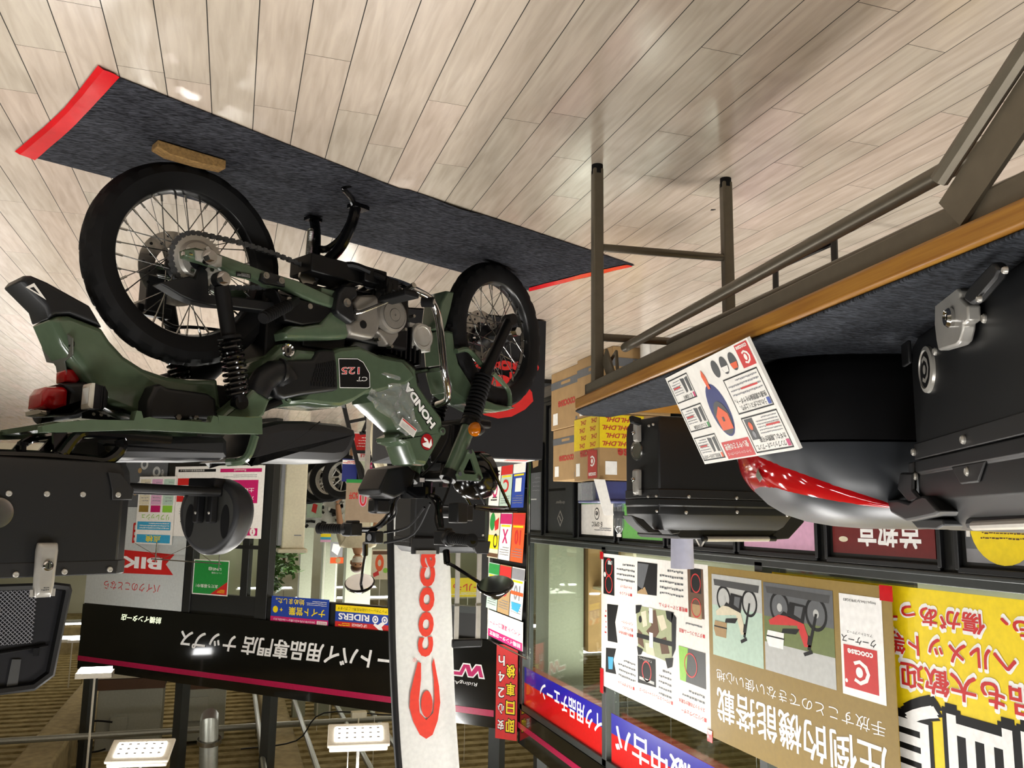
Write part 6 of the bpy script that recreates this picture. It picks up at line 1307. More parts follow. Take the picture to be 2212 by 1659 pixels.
# --- upright case with extended trolley handle on that table (QR sheet left out)
a_, b_ = aty(1057, 1000, 4.18), aty(887, 1195, 4.18)
CQ = [(a_.x, 4.20), (a_.x+.02, 4.17), (b_.x-.02, 4.19), (b_.x, 4.21), (b_.x+.03, 4.46), (b_.x, 4.49), (a_.x+.05, 4.47), (a_.x+.02, 4.44)]
q_ = alu_case('luggage_case', 'upright black trolley case with extended silver handle on the draped table', CQ, zt+.002, b_.z-.05, b_.z)
g = G()
for px in ((905, 1180, 845+55, 1199),): pass
g.prism([V((b_.x-.14, 4.178, b_.z-.075)), V((b_.x-.0, 4.178, b_.z-.075)), V((b_.x+.0, 4.178, b_.z+.004)), V((b_.x-.14, 4.178, b_.z+.004))], (0, -.02, 0)); g.prism([V((a_.x-.01, 4.16, b_.z-.06)), V((a_.x+.10, 4.16, b_.z-.06)), V((a_.x+.06, 4.16, b_.z+.003)), V((a_.x+.0, 4.16, b_.z+.003))], (0, .03, 0)); g.build('corner_guard', 'case_trim', q_, bevel=.004)
g = G(); g.bar((b_.x-.12, 4.152, b_.z-.006), (b_.x-.02, 4.152, b_.z-.006), .02, .018); g.build('handle_sleeve', 'alu', q_)
h0, h1 = aty(1032, 1380, 4.44), aty(985, 1385, 4.44)
for h in (h0, h1): 
    G().bar((h.x, 4.44, zt+.3), (h.x, 4.44, h.z+.0), .024, .014, up=(0, 1, 0)).build('telescopic_tube', 'alu', q_, bevel=.002); g = G(); g.box((h.x, 4.44, 1.47), (.028, .018, .012)); g.build('tube_collar', 'steel', q_)
g = G(); g.bar((h0.x-.022, 4.44, h0.z+.02), (h1.x+.022, 4.44, h0.z+.02), .03, .045); g.build('grip', 'black_plastic', q_, bevel=.008)
rivets([(V((a_.x+.03, 4.168, b_.z-.09)), V((0, -1, 0))), (V((a_.x+.09, 4.172, b_.z-.09)), V((0, -1, 0))), (V((a_.x+.05, 4.17, .80)), V((0, -1, 0)))], q_)
g = G(); F = Fr((x0+.03, 4.03, zt+.002), (1, 0, 0), (0, 1, .02), .24, .17); g.board(F, .0015, 0); g.rect(F, .1, .1, .5, .3, 1, .0004); g.lines(F, .1, .5, .7, .4, 4, 2, .0004, .3); o = g.build('paper_sheet', ['paper', 'red', 'grey'], None, recalc=False); tag(o, 'white printed sheet lying on the black draped table', 'paper')
# --- flyer rack
XR = -2.04
t = thing('flyer_rack', 'chrome wire flyer rack standing before the shop corner', 'rack', (XR, 6.4, 0))
ya, yb = atx(1140, 1080, XR).y, atx(1062, 1080, XR).y; zt_ = atx(1132, 1420, XR).z
g = G()
for y_ in (ya-.02, yb+.04): g.cyl((XR, y_, .02), (XR, y_, zt_), .010, n=8)
for z_ in (.06, .42, .80, 1.13, 1.46, zt_): g.cyl((XR, ya-.02, z_), (XR, yb+.04, z_), .006, n=6)
g.build('wire_frame', 'chrome', t, split=False)
g = G(); g.box((XR, (ya+yb)/2, .015), (.35, yb-ya+.1, .03)); g.build('base', 'black_plastic', t)
G().box((XR-.02, (ya+yb)/2, 1.03), (.006, yb-ya, 1.9)).build('back_panel', 'black', t)
cols = [('white', 'magenta', 'O'), ('mint', 'red', 'C'), ('blue', 'white', '1')], [('cream', 'lime', 'E'), ('white', 'magenta', 'X'), ('orange', 'red', '10')], [('mint', 'green', 'G'), ('tan', 'red', 'S'), ('white', 'grey', '10')]
names = (('white flyer with a big magenta zero', 'pale flyer with red characters', 'blue flyer with pink script'), ('flyer with a yellow sign and bicycle drawing', 'white and magenta flyer', 'orange flyer with a red 10'), ('green-edged white flyer', 'red and gold flyer', 'white flyer with orange stripe and blue car'))
rows = [(.74, 1.12), (1.16, 1.47), (1.49, 1.80)]
rown = ('in the lower visible row of the flyer rack', 'in the middle row of the flyer rack', 'in the upper row of the flyer rack')
for r_, (z0, z1) in enumerate([(atx(1100, 1003, XR).z, atx(1100, 1100, XR).z), (atx(1100, 1108, XR).z, atx(1100, 1213, XR).z), (atx(1100, 1222, XR).z, atx(1100, 1330, XR).z)]):
    for c3 in range(3):
        k = 2-c3; yy0 = ya+(yb-ya)*(c3+.03)/3; yy1 = ya+(yb-ya)*(c3+.97)/3; F = Fr((XR+.012, yy0, z0), (0, 1, 0), (.06, 0, 1), yy1-yy0, z1-z0-.01)
        bs, ac_, tx = cols[r_][k]; g = G(); g.board(F, .002, I[bs])
        if r_ == 0 and k == 0: g.circ(F, .42, .58, .22, I['magenta'], a, ry=.18, hole=.6); g.rect(F, .6, .4, .25, .12, I['yellow'], a); g.lines(F, .2, .72, .6, .12, 2, I['black'], a, .5); g.lines(F, .1, .1, .7, .15, 2, I['black'], a, .4)
        elif r_ == 1 and k == 0: g.rect(F, 0, .5, 1, .3, I['yellow'], a); g.circ(F, .3, .62, .2, I['black'], b, hole=.7); g.circ(F, .7, .2, .25, I['green'], a); g.poly(F, [(.1, .1), (.5, .2), (.4, .4), (.1, .35)], I['red'], b); g.rect(F, 0, .9, 1, .08, I['brown'], b)
        else: g.text(F, tx, .25, .35, .5, .3, I[ac_], a, .03); g.rect(F, 0, .02, 1, .22, I[ac_], a); g.lines(F, .1, .72, .8, .2, 4, I['grey'], a, .3); g.rect(F, .1, .26, .8, .04, I['yellow'], a)
        if r_ == 2 and k == 2: g.rect(F, 0, .48, 1, .07, I['orange'], b); g.poly(F, [(.1, .7), (.9, .7), (.8, .85), (.3, .88)], I['cyan'], b)
        o = g.build('flyer', MT, None, recalc=False); tag(o, names[r_][k]+' '+rown[r_], 'flyer', 'flyers in the wire rack')
F = Fr((XR+.02, ya+.02, atx(1110, 1335, XR).z), (0, 1, 0), (0, 0, 1), yb-ya-.06, .20); g = G(); g.board(F, .004, I['white']); g.rect(F, 0, .72, 1, .28, I['magenta'], a); g.text(F, '前橋インター店限定', .05, .78, .9, .16, I['white_strong'], b, .01); g.text(F, 'イベント満載コーナー', .05, .35, .9, .2, I['magenta'], a, .01); o = g.build('rack_sign', MT, t, recalc=False)
# --- cartons, crate and small goods between table and shop front
def carton(lab, x0, x1, y0, y1, z0, z1, front='y', grp=None, dark=True, txt=True, dhl=False):
    t = thing('carton', lab, 'box', ((x0+x1)/2, (y0+y1)/2, z0), 0, grp); g = G()
    g.box(((x0+x1)/2, (y0+y1)/2, (z0+z1)/2), (x1-x0, y1-y0, z1-z0)); g.build('box', 'cardboard', t, bevel=.004)
    F = Fr((x1+.001, y0, z0), (0, 1, 0), UP, y1-y0, z1-z0); F2_ = Fr((x0, y0-.001, z0), (1, 0, 0), UP, x1-x0, z1-z0)
    for Q in (F, F2_):
        g = G()
        if dark: g.rect(Q, 0, .17, 1, .13, 1, .0003); g.rect(Q, .35, .20, .3, .05, 2, .0006)
        if txt: g.text(Q, 'coocase', .2, .52, .55, .11, 3, .0003, .03, 0, 0)
        g.rect(Q, .08, .86, .1, .1, 1, .0003); g.rect(Q, .76, .72, .16, .2, 4, .0003)
        if dhl:
            w_ = 1 if Q is F else .62
            g.rect(Q, 0 if Q is F else .38, .02, w_, .50, 5, .0008)
            for i in range(4):
                for j in range(2): g.text(Q, 'DHL', (.08 if Q is F else .5)+.42*j*(1 if Q is F else .5)+.05*(i % 2), .06+.12*i, .22 if Q is F else .2, .07, 6, .0012, .03, .4)
            if Q is F: g.rect(F, .08, .55, .36, .42, 3, .0006); Fc = Fr(F.p(.14, .62, .001), F.u, F.v, .24*F.w, .18*F.h); coologo(g, Fc, 4, .0004); g.text(F, 'coocase', .12, .88, .28, .05, 4, .0012, .02)
        g.build('print', ['cardboard', 'ash', 'cardboard', 'carton_red', 'paper', 'dhl_yellow', 'carton_red'], t, recalc=False, split=False)
    return t
mat('cardboard', '9a7c52', .85, var=.08, scale=12); mat('carton_red', 'a83226', .7); mat('dhl_yellow', 'dcc21a', .4, coat=.3)
carton('brown carton standing on the floor nearest the shop corner, lowest of its stack', -2.46, -2.12, 5.04, 5.60, 0, .405)
carton('brown carton standing on the floor behind the far table leg', -2.46, -2.08, 4.48, 5.02, 0, .40)
carton('brown carton on top of the corner floor carton, with red print', -2.45, -2.13, 5.10, 5.58, .407, .76)
carton('brown carton covered in yellow courier tape, beneath the blue crate', -2.46, -2.0, 4.49, 4.87, .402, .79, dark=False, dhl=True)
mat('crate_blue', '3a4270', .35, coat=.2); mat('clear_box', 'b9c0c0', .1, alpha=.45)
t = thing('blue_crate', 'blue plastic crate resting on the yellow-taped carton', 'crate', (-2.2, 4.66, .792)); g = G(); g.box((-2.23, 4.66, .850), (.42, .30, .115)); g.box((-2.23, 4.66, .912), (.45, .33, .016)); g.build('bin', 'crate_blue', t, bevel=.006); g = G(); g.box((-2.01, 4.70, .852), (.02, .22, .105)); g.build('clear_panel', 'clear_box', t)
a_ = aty(1300, 1038, 4.12); b_ = aty(1322, 1112, 4.12); g = G(); g.prism([aty(x, y, 4.465) for x, y in ((1283, 1035), (1307, 1036), (1326, 1113), (1305, 1113))], (0, .004, 0)); o = g.build('paper_strip', 'paper', None); tag(o, 'white paper strip leaning against the blue crate', 'paper')
glassy('bottle_plastic', (.8, .86, .88), .7, .08, .1)
a_ = aty(1337, 1086, 4.60); t = thing('water_bottle', 'clear plastic water bottle standing on the blue crate', 'bottle', (a_.x, 4.60, .922))
g = G(); g.lathe((a_.x, 4.60, .922), (0, 0, 1), [(.028, 0), (.032, .006), (.032, .04), (.029, .05), (.032, .06), (.029, .072), (.032, .084), (.032, .13), (.026, .152), (.013, .168), (.012, .178)], 20); g.build('bottle_body', 'bottle_plastic', t); G().cyl((a_.x, 4.60, 1.098), (a_.x, 4.60, 1.116), .014, n=14).build('cap', 'white', t); G().lathe((a_.x, 4.60, .968), (0, 0, 1), [(.0325, 0), (.0328, .001), (.0328, .04), (.0325, .041)], 20).build('label_band', 'darkgrey', t)
a_ = atz(1405, 745, 0); t = thing('paper_roll', 'white paper roll standing on the floor under the table', 'roll', (a_.x, a_.y, 0)); g = G(); g.cyl((a_.x, a_.y, 0), (a_.x, a_.y, .33), .06, n=24); g.build('roll', 'paper', t); G().cyl((a_.x, a_.y, .32), (a_.x, a_.y, .332), .03, n=20).build('core', 'brown', t)
a_, b_ = atz(1440, 742), atz(1520, 708); g = G(); g.box(((a_.x+b_.x)/2-.02, (a_.y+b_.y)/2, .09), (.22, .46, .18)); o = g.build('white_box', 'paper', None, bevel=.004); tag(o, 'low white box on the floor under the table', 'box')
p_ = [atx(1690, 628, -1.9), atx(1684, 562, -1.9)]
t = thing('stool_frame', 'black bent tube frame on the floor under the table', 'stand', (-2.0, 2.8, 0)); g = G(); c0 = atz(1684, 560); 
for dy in (0, .34): g.tube(smooth_path([(c0.x+.02, c0.y-dy, .0), (c0.x+.02, c0.y-dy, .26), (c0.x-.02, c0.y-dy, .30), (c0.x-.26, c0.y-dy, .30), (c0.x-.30, c0.y-dy, .26), (c0.x-.30, c0.y-dy, 0)], 4), .012, 8)
for xx in (.02, -.30): g.cyl((c0.x+xx, c0.y, .04), (c0.x+xx, c0.y-.34, .04), .011, n=8)
g.build('tube_frame', 'gloss_black', t, split=False)
q = aty(1474, 1228, 2.38); t = thing('paper_roll', 'short pale paper roll standing on top of the rear black case', 'roll', (q.x, 2.38, 1.036)); g = G(); g.lathe((q.x, 2.38, 1.036), (0, 0, 1), [(.034, 0), (.036, q.z-1.036), (.032, q.z-1.036), (.032, .01)], 20); mat('paper_lilac', 'c9c9dc', .6); g.build('roll', 'paper_lilac', t)
# tiny black scrap on the floor
q = atz(1546, 452); g = G(); g.prism([q, q+V((.014, .004, 0)), q+V((.012, .012, 0)), q+V((.004, .009, 0))], (0, 0, .002)); o = g.build('scrap', 'black', None); tag(o, 'tiny black scrap on the floor beside the table leg', 'scrap')
# --- things in the entrance
def fr_at(px0, py0, px1, py1, Y, tilt=0.):   # frame facing the camera at depth Y: (px0 upright-left = larger px)
    a_ = aty(max(px0, px1), min(py0, py1), Y); b_ = aty(min(px0, px1), max(py0, py1), Y); return Fr(a_, (1, 0, 0), (0, tilt, 1), b_.x-a_.x, b_.z-a_.z)
t = thing('air_conditioner', 'tall cream floor air conditioner inside the entrance', 'air conditioner', (0, 10.2, 0)); q0, q1 = aty(661, 1100, 10.2), aty(607, 1187, 10.2)
g = G(); g.box(((q0.x+q1.x)/2, 10.35, q1.z/2), (q1.x-q0.x, .30, q1.z)); g.build('cabinet', 'cream', t, bevel=.02); g = G(); g.box((q1.x+.02, 10.36, q1.z/2-.02), (.05, .3, q1.z-.04)); g.build('side_panel', 'grey', t, bevel=.01); g = G(); g.box(((q0.x+q1.x)/2, 10.34, q1.z+.015), (q1.x-q0.x+.08, .36, .05)); g.build('top_cap', 'cream', t, bevel=.015); g = G(); g.box(((q0.x+q1.x)/2-.05, 10.198, q1.z-.16), (.08, .004, .012)); g.build('nameplate', 'grey', t)
for px0, px1, top, lab, nm in ((680, 648, 1222, 'grey-green square column inside the shop behind the air conditioner', 'm'), (734, 696, 1240, 'grey-green square column behind the person', 'm'), (806, 745, 1268, 'broad grey-green column left of the person', 'm')):
    q0, q1 = aty(px0, 1100, 13.5), aty(px1, top, 13.5); o = G().box(((q0.x+q1.x)/2, 13.6, 2.02), (q1.x-q0.x, .3, 4.04)).build('column', 'col_grey' if 'col_grey' in MATS else mat('col_grey', '9a9f8c', .7), None); tag(o, lab, 'column')
for k, (box_, Y, base, lab) in enumerate((((741, 1171, 713, 1203), 13.3, 'grey', 'grey poster hanging beside the person in the shop'), ((742, 1204, 713, 1217), 12.9, 'orange', 'peach poster under the shop lamps beside the person'), ((692, 1153, 715, 1171), 12.5, 'cyan', 'small blue and yellow card hanging in the shop'), ((801, 1187, 842, 1252), 10.6, 'cream', 'poster of orange food hanging behind the mirror'), ((965, 1248, 1055, 1290), 10.5, 'yellow', 'yellow banner hanging in the shop behind the trolley handle'))):
    F = fr_at(box_[0], box_[1], box_[2], box_[3], Y); g = G(); g.board(F, .004, I[base])
    if k == 3: g.circ(F, .55, .45, .24, I['orange'], a, ry=.28, hole=.4); g.poly(F, [(.6, .7), (.9, .8), (.85, .92), (.55, .85)], I['red'], b); g.circ(F, .2, .7, .14, I['lime'], b); g.rect(F, .05, .05, .9, .12, I['brown'], a)
    elif k == 2: g.rect(F, 0, 0, 1, .4, I['yellow'], a); g.rect(F, 0, .7, 1, .3, I['pink'], a)
    elif k == 4: g.text(F, 'ールも', .15, .3, .7, .4, I['orange'], a, .03); g.lines(F, .1, .75, .8, .15, 2, I['white'], a)
    elif k == 0: g.poly(F, [(.1, .2), (.8, .1), (.9, .6), (.4, .9)], I['white'], a)
    else: g.circ(F, .4, .5, .2, I['tan'], a)
    g.cyl(F.p(.5, 1), F.p(.5, 1)+UP*(3.98-F.p(.5, 1).z), .004, n=5); o = g.build('hanging_poster', MT, None, recalc=False); tag(o, lab, 'poster')
# row of wheels with tyres on a stand
for k, (px, py) in enumerate(((742, 1030), (722, 1035), (708, 1037), (694, 1039))):
    c_ = aty(px, py, 10.4+.0*k); c_ = V((c_.x+.02*k, 10.4+.26*k, c_.z)); t = thing('spare_wheel', ('spoked wheel at the front of the tyre row in the shop', 'second tyre behind the spoked wheel in the shop row', 'third tyre of the row in the shop', 'rearmost tyre of the row in the shop')[k], 'wheel', c_, 0, 'tyres standing in a row in the shop')
    n_ = V((.55, -.83, 0)); g = G(); R_ = .27; g.lathe(c_, n_, [(R_-.09, -.05), (R_-.03, -.06), (R_, -.03), (R_, .03), (R_-.03, .06), (R_-.09, .05)], 36, closed=True, caps=False); g.build('tyre', 'rubber', t); g = G(); g.lathe(c_, n_, [(R_-.10, -.04), (R_-.08, -.04), (R_-.08, .04), (R_-.10, .04)], 36, closed=True, caps=False); g.cyl(c_-n_*.05, c_+n_*.05, .04, n=12); u_, v_, _ = basis(n_)
    for i in range(9): g.cyl(c_, c_+u_*(.19*cos(i*.698))+v_*(.19*sin(i*.698)), .008, n=6)
    g.build('rim', 'alu', t); G().box((c_.x, c_.y, (c_.z-.26)/2), (.1, .1, max(.05, c_.z-.26))).build('stand', 'black', t)
# hanging rail of small parts (rack of goods)
t = thing('goods_rack', 'rack crowded with small black and silver parts inside the shop', 'rack', (0, 12.3, 0)); rr_ = random.Random(9); g = G(); g2 = G()
q0, q1 = aty(745, 1075, 12.3), aty(655, 1140, 12.3)
G().box(((q0.x+q1.x)/2, 12.35, q1.z/2), (q1.x-q0.x, .03, q1.z)).build('back_board', 'lightgrey', t)
for i in range(60):
    x, z = rr_.uniform(q0.x, q1.x), rr_.uniform(q0.z-.3, q1.z); (g if i % 2 else g2).box((x, 12.3, z), (rr_.uniform(.03, .1), .05, rr_.uniform(.03, .1)), 0, Matrix.Rotation(rr_.uniform(0, 3), 3, 'Y'))
g.build('parts', 'black', t, split=False)['kind'] = 'stuff'; g2.build('packs', 'lightgrey', t, split=False)['kind'] = 'stuff'
g = G(); F = fr_at(697, 1073, 662, 1118, 12.0); g.board(F, .004, I['mint']); g.poly(F, [(.3, .4), (.6, .3), (.7, .7), (.4, .8)], I['red'], a); g.bar(F.p(.5, .1, -.012), V((F.p(.5, 0).x, F.p(.5, 0).y+.012, 0)), .02, .01); o = g.build('card_sign', MT, None, recalc=False); tag(o, 'pale card with a red figure standing among the parts rack', 'card')
# person in white T-shirt
mat('shirt_cream', 'd9cfb4', .8); mat('apron', 'b9a88a', .8); mat('mask_white', 'e8e4da', .8)
def skin_chain(name, verts, edges, rad_, m, parent, rootv=0, sub=2):
    me = bpy.data.meshes.new(name); me.from_pydata([V(v) for v in verts], edges, []); o = bpy.data.objects.new(name, me); C.objects.link(o); o.parent = parent; me.materials.append(MATS[m])
    md = o.modifiers.new('skin', 'SKIN'); md.use_smooth_shade = True; ly = me.skin_vertices[0] if me.skin_vertices else None
    if ly is None: 
        b_ = bmesh.new(); b_.from_mesh(me); b_.verts.layers.skin.verify(); b_.to_mesh(me); b_.free(); ly = me.skin_vertices[0]
    for i, r_ in enumerate(rad_): ly.data[i].radius = (r_ if isinstance(r_, tuple) else (r_, r_)); ly.data[i].use_root = (i == rootv)
    ms = o.modifiers.new('sub', 'SUBSURF'); ms.levels = sub; ms.render_levels = sub; return o
h_ = aty(772, 1200, 11.4); px_ = h_.x
pr = thing('person', 'person in a cream T-shirt and white face mask standing inside the entrance', 'person', (px_, 11.4, 0), 0)
def L(x, y, z): return (x, y, z)
bv = [L(0, 0, .92), L(0, .01, 1.10), L(0, .0, 1.34), L(0, -.01, 1.46), L(0, -.02, 1.56), L(.19, .0, 1.38), L(.25, -.02, 1.12), L(.30, -.10, .88), L(-.19, 0, 1.38), L(-.24, 0, 1.12), L(-.24, -.1, .90), L(.10, 0, .86), L(.11, -.01, .48), L(.11, .03, .09), L(.12, -.10, .05), L(-.10, 0, .86), L(-.11, -.01, .48), L(-.11, .03, .09), L(-.12, -.10, .05)]
ed = [(0, 1), (1, 2), (2, 3), (3, 4), (2, 5), (5, 6), (6, 7), (2, 8), (8, 9), (9, 10), (0, 11), (11, 12), (12, 13), (13, 14), (0, 15), (15, 16), (16, 17), (17, 18)]
skin_chain('body', bv, ed, [.14, (.14, .10), (.15, .1), .06, .06, .06, .046, .034, .06, .046, .034, .085, .06, .042, .04, .085, .06, .042, .04], 'skin', pr)
g = G(); rings = []
for z_, rx, ry, oy in ((1.545, .045, .05, -.03), (1.57, .062, .07, -.035), (1.61, .074, .088, -.02), (1.66, .078, .096, -.01), (1.71, .074, .092, 0), (1.75, .05, .06, 0), (1.765, .012, .015, 0)): rings.append([V((px_+rx*cos(2*PI*i/20), 11.4+oy+ry*sin(2*PI*i/20), z_)) for i in range(20)])
g.loft(rings); g.loft([[V((px_+a*cos(2*PI*i/6)*.012, 11.4-.10-.012+b_*.012, 1.635-.02*b_+.012*sin(2*PI*i/6))) for i in range(6)] for a, b_ in ((1.4, 1), (.7, 0))])
hd = g.build('head', 'skin', pr, ang=70, split=False)
for s_ in (-1, 1): G().ball((px_+.03*s_, 11.4-.098, 1.665), (.011, .006, .007)).build('eye', 'black', hd); G().ball((px_+.08*s_, 11.4, 1.64), (.012, .02, .03)).build('ear', 'skin', hd)
g = G(); g.loft([[V((px_+k*.071*cos(PI+PI*i/14), 11.4-.03+k*.088*sin(PI+PI*i/14), z_)) for i in range(15)] for z_, k in ((1.56, .8), (1.60, 1.02), (1.635, 1.04))], caps=False); g.build('face_mask', 'mask_white', hd, recalc=False, ang=70)
g = G(); g.loft([[V((px_+rx*cos(2*PI*i/20), 11.405+ry*sin(2*PI*i/20), z_)) for i in range(20)] for z_, rx, ry in ((1.685, .082, .10), (1.72, .082, .10), (1.755, .062, .072), (1.775, .02, .025))]); g.build('hair', 'brown', hd, ang=70)
skin_chain('t_shirt', [L(0, 0, .95), L(0, .01, 1.12), L(0, 0, 1.36), L(0, -.01, 1.45), L(.19, 0, 1.38), L(.235, -.01, 1.20), L(-.19, 0, 1.38), L(-.235, 0, 1.20)], [(0, 1), (1, 2), (2, 3), (2, 4), (4, 5), (2, 6), (6, 7)], [(.175, .135), (.17, .13), (.175, .12), .075, .085, .075, .085, .075], 'shirt_cream', pr)
skin_chain('shorts', [L(0, 0, .96), L(0, 0, .9), L(.10, 0, .82), L(.115, -.01, .52), L(-.10, 0, .82), L(-.115, -.01, .52)], [(0, 1), (1, 2), (2, 3), (1, 4), (4, 5)], [(.17, .13), (.165, .13), .11, .09, .11, .09], 'apron', pr)
for s_, wx, wz in ((1, .30, .88), (-1, -.24, .90)):
    hv = [L(wx, -.10, wz), L(wx+.005*s_, -.12, wz-.05), L(wx+.006*s_, -.13, wz-.09)]
    skin_chain('hand', hv, [(0, 1), (1, 2)], [.024, (.036, .02), (.034, .018)], 'skin', pr, 0, 1)
    for f_ in range(4):
        b0 = V((wx+(-.026+.017*f_), -.135, wz-.09)); ln_ = (.060, .072, .076, .064)[f_]; skin_chain('finger', [b0, b0+V((0, -.008, -ln_*.5)), b0+V((0, .004, -ln_))], [(0, 1), (1, 2)], [.0085, .008, .0065], 'skin', pr, 0, 1)
    b0 = V((wx-.03, -.125, wz-.035)); skin_chain('thumb', [b0, b0+V((-.012, -.022, -.03)), b0+V((-.010, -.03, -.058))], [(0, 1), (1, 2)], [.0105, .0095, .008], 'skin', pr, 0, 1)
for s_ in (-1, 1): skin_chain('shoe', [L(.11*s_, .05, .045), L(.115*s_, -.05, .04), L(.12*s_, -.15, .032)], [(0, 1), (1, 2)], [(.045, .044), (.048, .04), (.042, .03)], 'black', pr, 0, 2)
# easel with red posters, white hoop, 10 percent sheet on a stand
t = thing('easel', 'black tripod easel with red posters behind the seat', 'easel', aty(780, 960, 6.6)*1.0); YE = 6.6
def ep(px, py, d=0.): q = aty(px, py, YE+d); return q
E_ = lambda pts: [(700+x/11.06, 860+y/11.06) for x, y in pts]
g = G(); P_ = E_([(890, -60), (990, 420), (1140, 950), (1200, 1660), (1260, 2200), (480, 220), (560, 560), (750, 1260), (860, 1640), (900, 2000)])
g.bar(ep(*P_[0]), ep(*P_[2]), .03, .03, up=(0, 1, 0)); g.bar(ep(*P_[2]), ep(*P_[4]), .03, .03, up=(0, 1, 0)); g.bar(ep(*P_[5]), ep(*P_[6]), .03, .03, up=(0, 1, 0)); g.bar(ep(*P_[6]), ep(*P_[9]), .03, .03, up=(0, 1, 0))
for p, q in (((560, 580), (1000, 490)), ((740, 1280), (1180, 1290)), ((850, 840), (1120, 820)), ((1050, 500), (920, 820)), ((1180, 1320), (1000, 1660)), ((1390, 780), (1260, 1120))): g.bar(ep(*E_([p])[0]), ep(*E_([q])[0]), .025, .02, up=(0, 1, 0))
b0 = ep(*P_[0]); g.bar(b0, V((b0.x-.12, YE-.25, 0)), .03, .03); b0 = ep(*P_[5]); g.bar(b0, V((b0.x+.10, YE-.25, 0)), .03, .03); g.bar(ep(*P_[0]), V((b0.x, YE+.5, 0)), .03, .03)
g.build('easel_frame', 'black_plastic', t, split=False)
F = fr_at(803, 935, 762, 995, YE+.06); g = G(); g.board(F, .004, I['white']); g.rect(F, .04, .05, .92, .62, I['red'], a); g.text(F, 'SALE', .1, .75, .5, .12, I['red'], a, .03); g.lines(F, .1, .15, .7, .4, 4, I['white'], b, .2); o = g.build('easel_poster', MT, t, recalc=False)
F = fr_at(824, 990, 790, 1025, YE+.05); g = G(); g.board(F, .004, I['white']); g.circ(F, .5, .5, .3, I['magenta'], a); g.text(F, 'SALE', .3, .42, .4, .14, I['white'], b, .03); g.build('easel_poster', MT, t, recalc=False)
F = fr_at(772, 992, 738, 1040, YE+.04); g = G(); g.board(F, .004, I['navy']); g.rect(F, 0, .05, 1, .18, I['white'], a); g.lines(F, .05, .07, .9, .14, 2, I['red'], b, .5); o = g.build('leaflet_card', MT, None, recalc=False); tag(o, 'dark blue leaflet card with red print below the easel', 'leaflet')
t = thing('hoop_stand', 'white plastic hoop standing behind the seat', 'hoop', aty(812, 880, 5.7)); P_ = [aty(x, y, 5.7) for x, y in E_([(1400, 300), (1290, 480), (1220, 800), (1210, 1100), (1250, 1400), (1330, 1640), (1480, 1950)])]
P_ = [V((P_[0].x-.1, 5.7, P_[0].z-.12)), V((P_[0].x-.16, 5.7, .03))][::-1]+P_; g = G(); g.tube(smooth_path(P_, 4), .030, 10); g.build('hoop_tube', 'cream', t); G().box((P_[0].x, 5.7, .015), (.3, .3, .03)).build('base', 'cream', t)
t = thing('discount_sheet', 'clear sheet holder printed 10% OFF standing behind the handlebar', 'sign', aty(780, 1080, 6.0)); F = fr_at(836, 1037, 735, 1128, 6.0); glassy('sheet_clear', (.78, .70, .60), .55, .1)
g = G(); F = Fr(F.o, (.98, .18, 0), (0, -.02, 1), F.w*.9, F.h*1.0); g.board(F, .004, 0); g.rect(F, 0, 0, 1, .08, I['green']+1, a); g.text(F, '10', .34, .22, .34, .42, I['pink']+1, a, .04); g.text(F, '10', .36, .24, .30, .38, I['red']+1, b, .0); g.text(F, '%OFF', .70, .3, .22, .16, I['red']+1, b, .02); g.text(F, 'さらに', .05, .30, .25, .12, I['gold']+1, b, .02); g.build('printed_sheet', ['sheet_tan' if 'sheet_tan' in MATS else mat('sheet_tan', '9c8a74', .3)]+MT, t, recalc=False); g = G(); g.bar(F.p(.5, 0, -.01), V((F.p(.5, 0).x, 6.05, 0)), .03, .03); g.box((F.p(.5, 0).x, 6.05, .012), (.25, .25, .024)); g.build('stand', 'alu', t, split=False)
# green plants behind the glass
def plant(lab, px0, px1, py0, py1, Y, n, seed):
    t = thing('potted_plant', lab, 'plant', (aty((px0+px1)/2, 1000, Y).x, Y, 0)); rr_ = random.Random(seed); g = G(); cx_ = aty((px0+px1)/2, 1000, Y).x
    for i in range(n):
        p = aty(rr_.uniform(px0, px1), rr_.uniform(py0, py1), Y)+V((0, rr_.uniform(-.25, .25), 0)); d = V((rr_.uniform(-1, 1), rr_.uniform(-1, 1), rr_.uniform(-.6, .6))).normalized(); n_ = d.cross(V((rr_.uniform(-1, 1), rr_.uniform(-1, 1), 1))).normalized(); l_ = rr_.uniform(.08, .15); w_ = l_*.28
        g.add([p, p+d*l_*.5+n_*w_, p+d*l_, p+d*l_*.5-n_*w_], [(0, 1, 2, 3)])
    o = g.build('leaves', 'leaf', t, recalc=False, split=False, ang=60); o['kind'] = 'stuff'; g = G(); g.tube(smooth_path([(cx_, Y, .3), (cx_+.05, Y, 1.0), (cx_-.03, Y, aty(px0, py1-20, Y).z)], 5), .02, 7); g.build('stem', 'brown', t); G().lathe((cx_, Y, 0), (0, 0, 1), [(.15, 0), (.2, .32), (.17, .32), (.17, .3)], 20).build('pot', 'cream', t)
mat('leaf', '3f5f2a', .5, var=.4, scale=6)
plant('tall green plant behind the glass beside the cream air conditioner', 604, 580, 1050, 1285, 11.6, 420, 4); plant('green plant top above the cream air conditioner', 640, 604, 1178, 1240, 13.0, 160, 8)
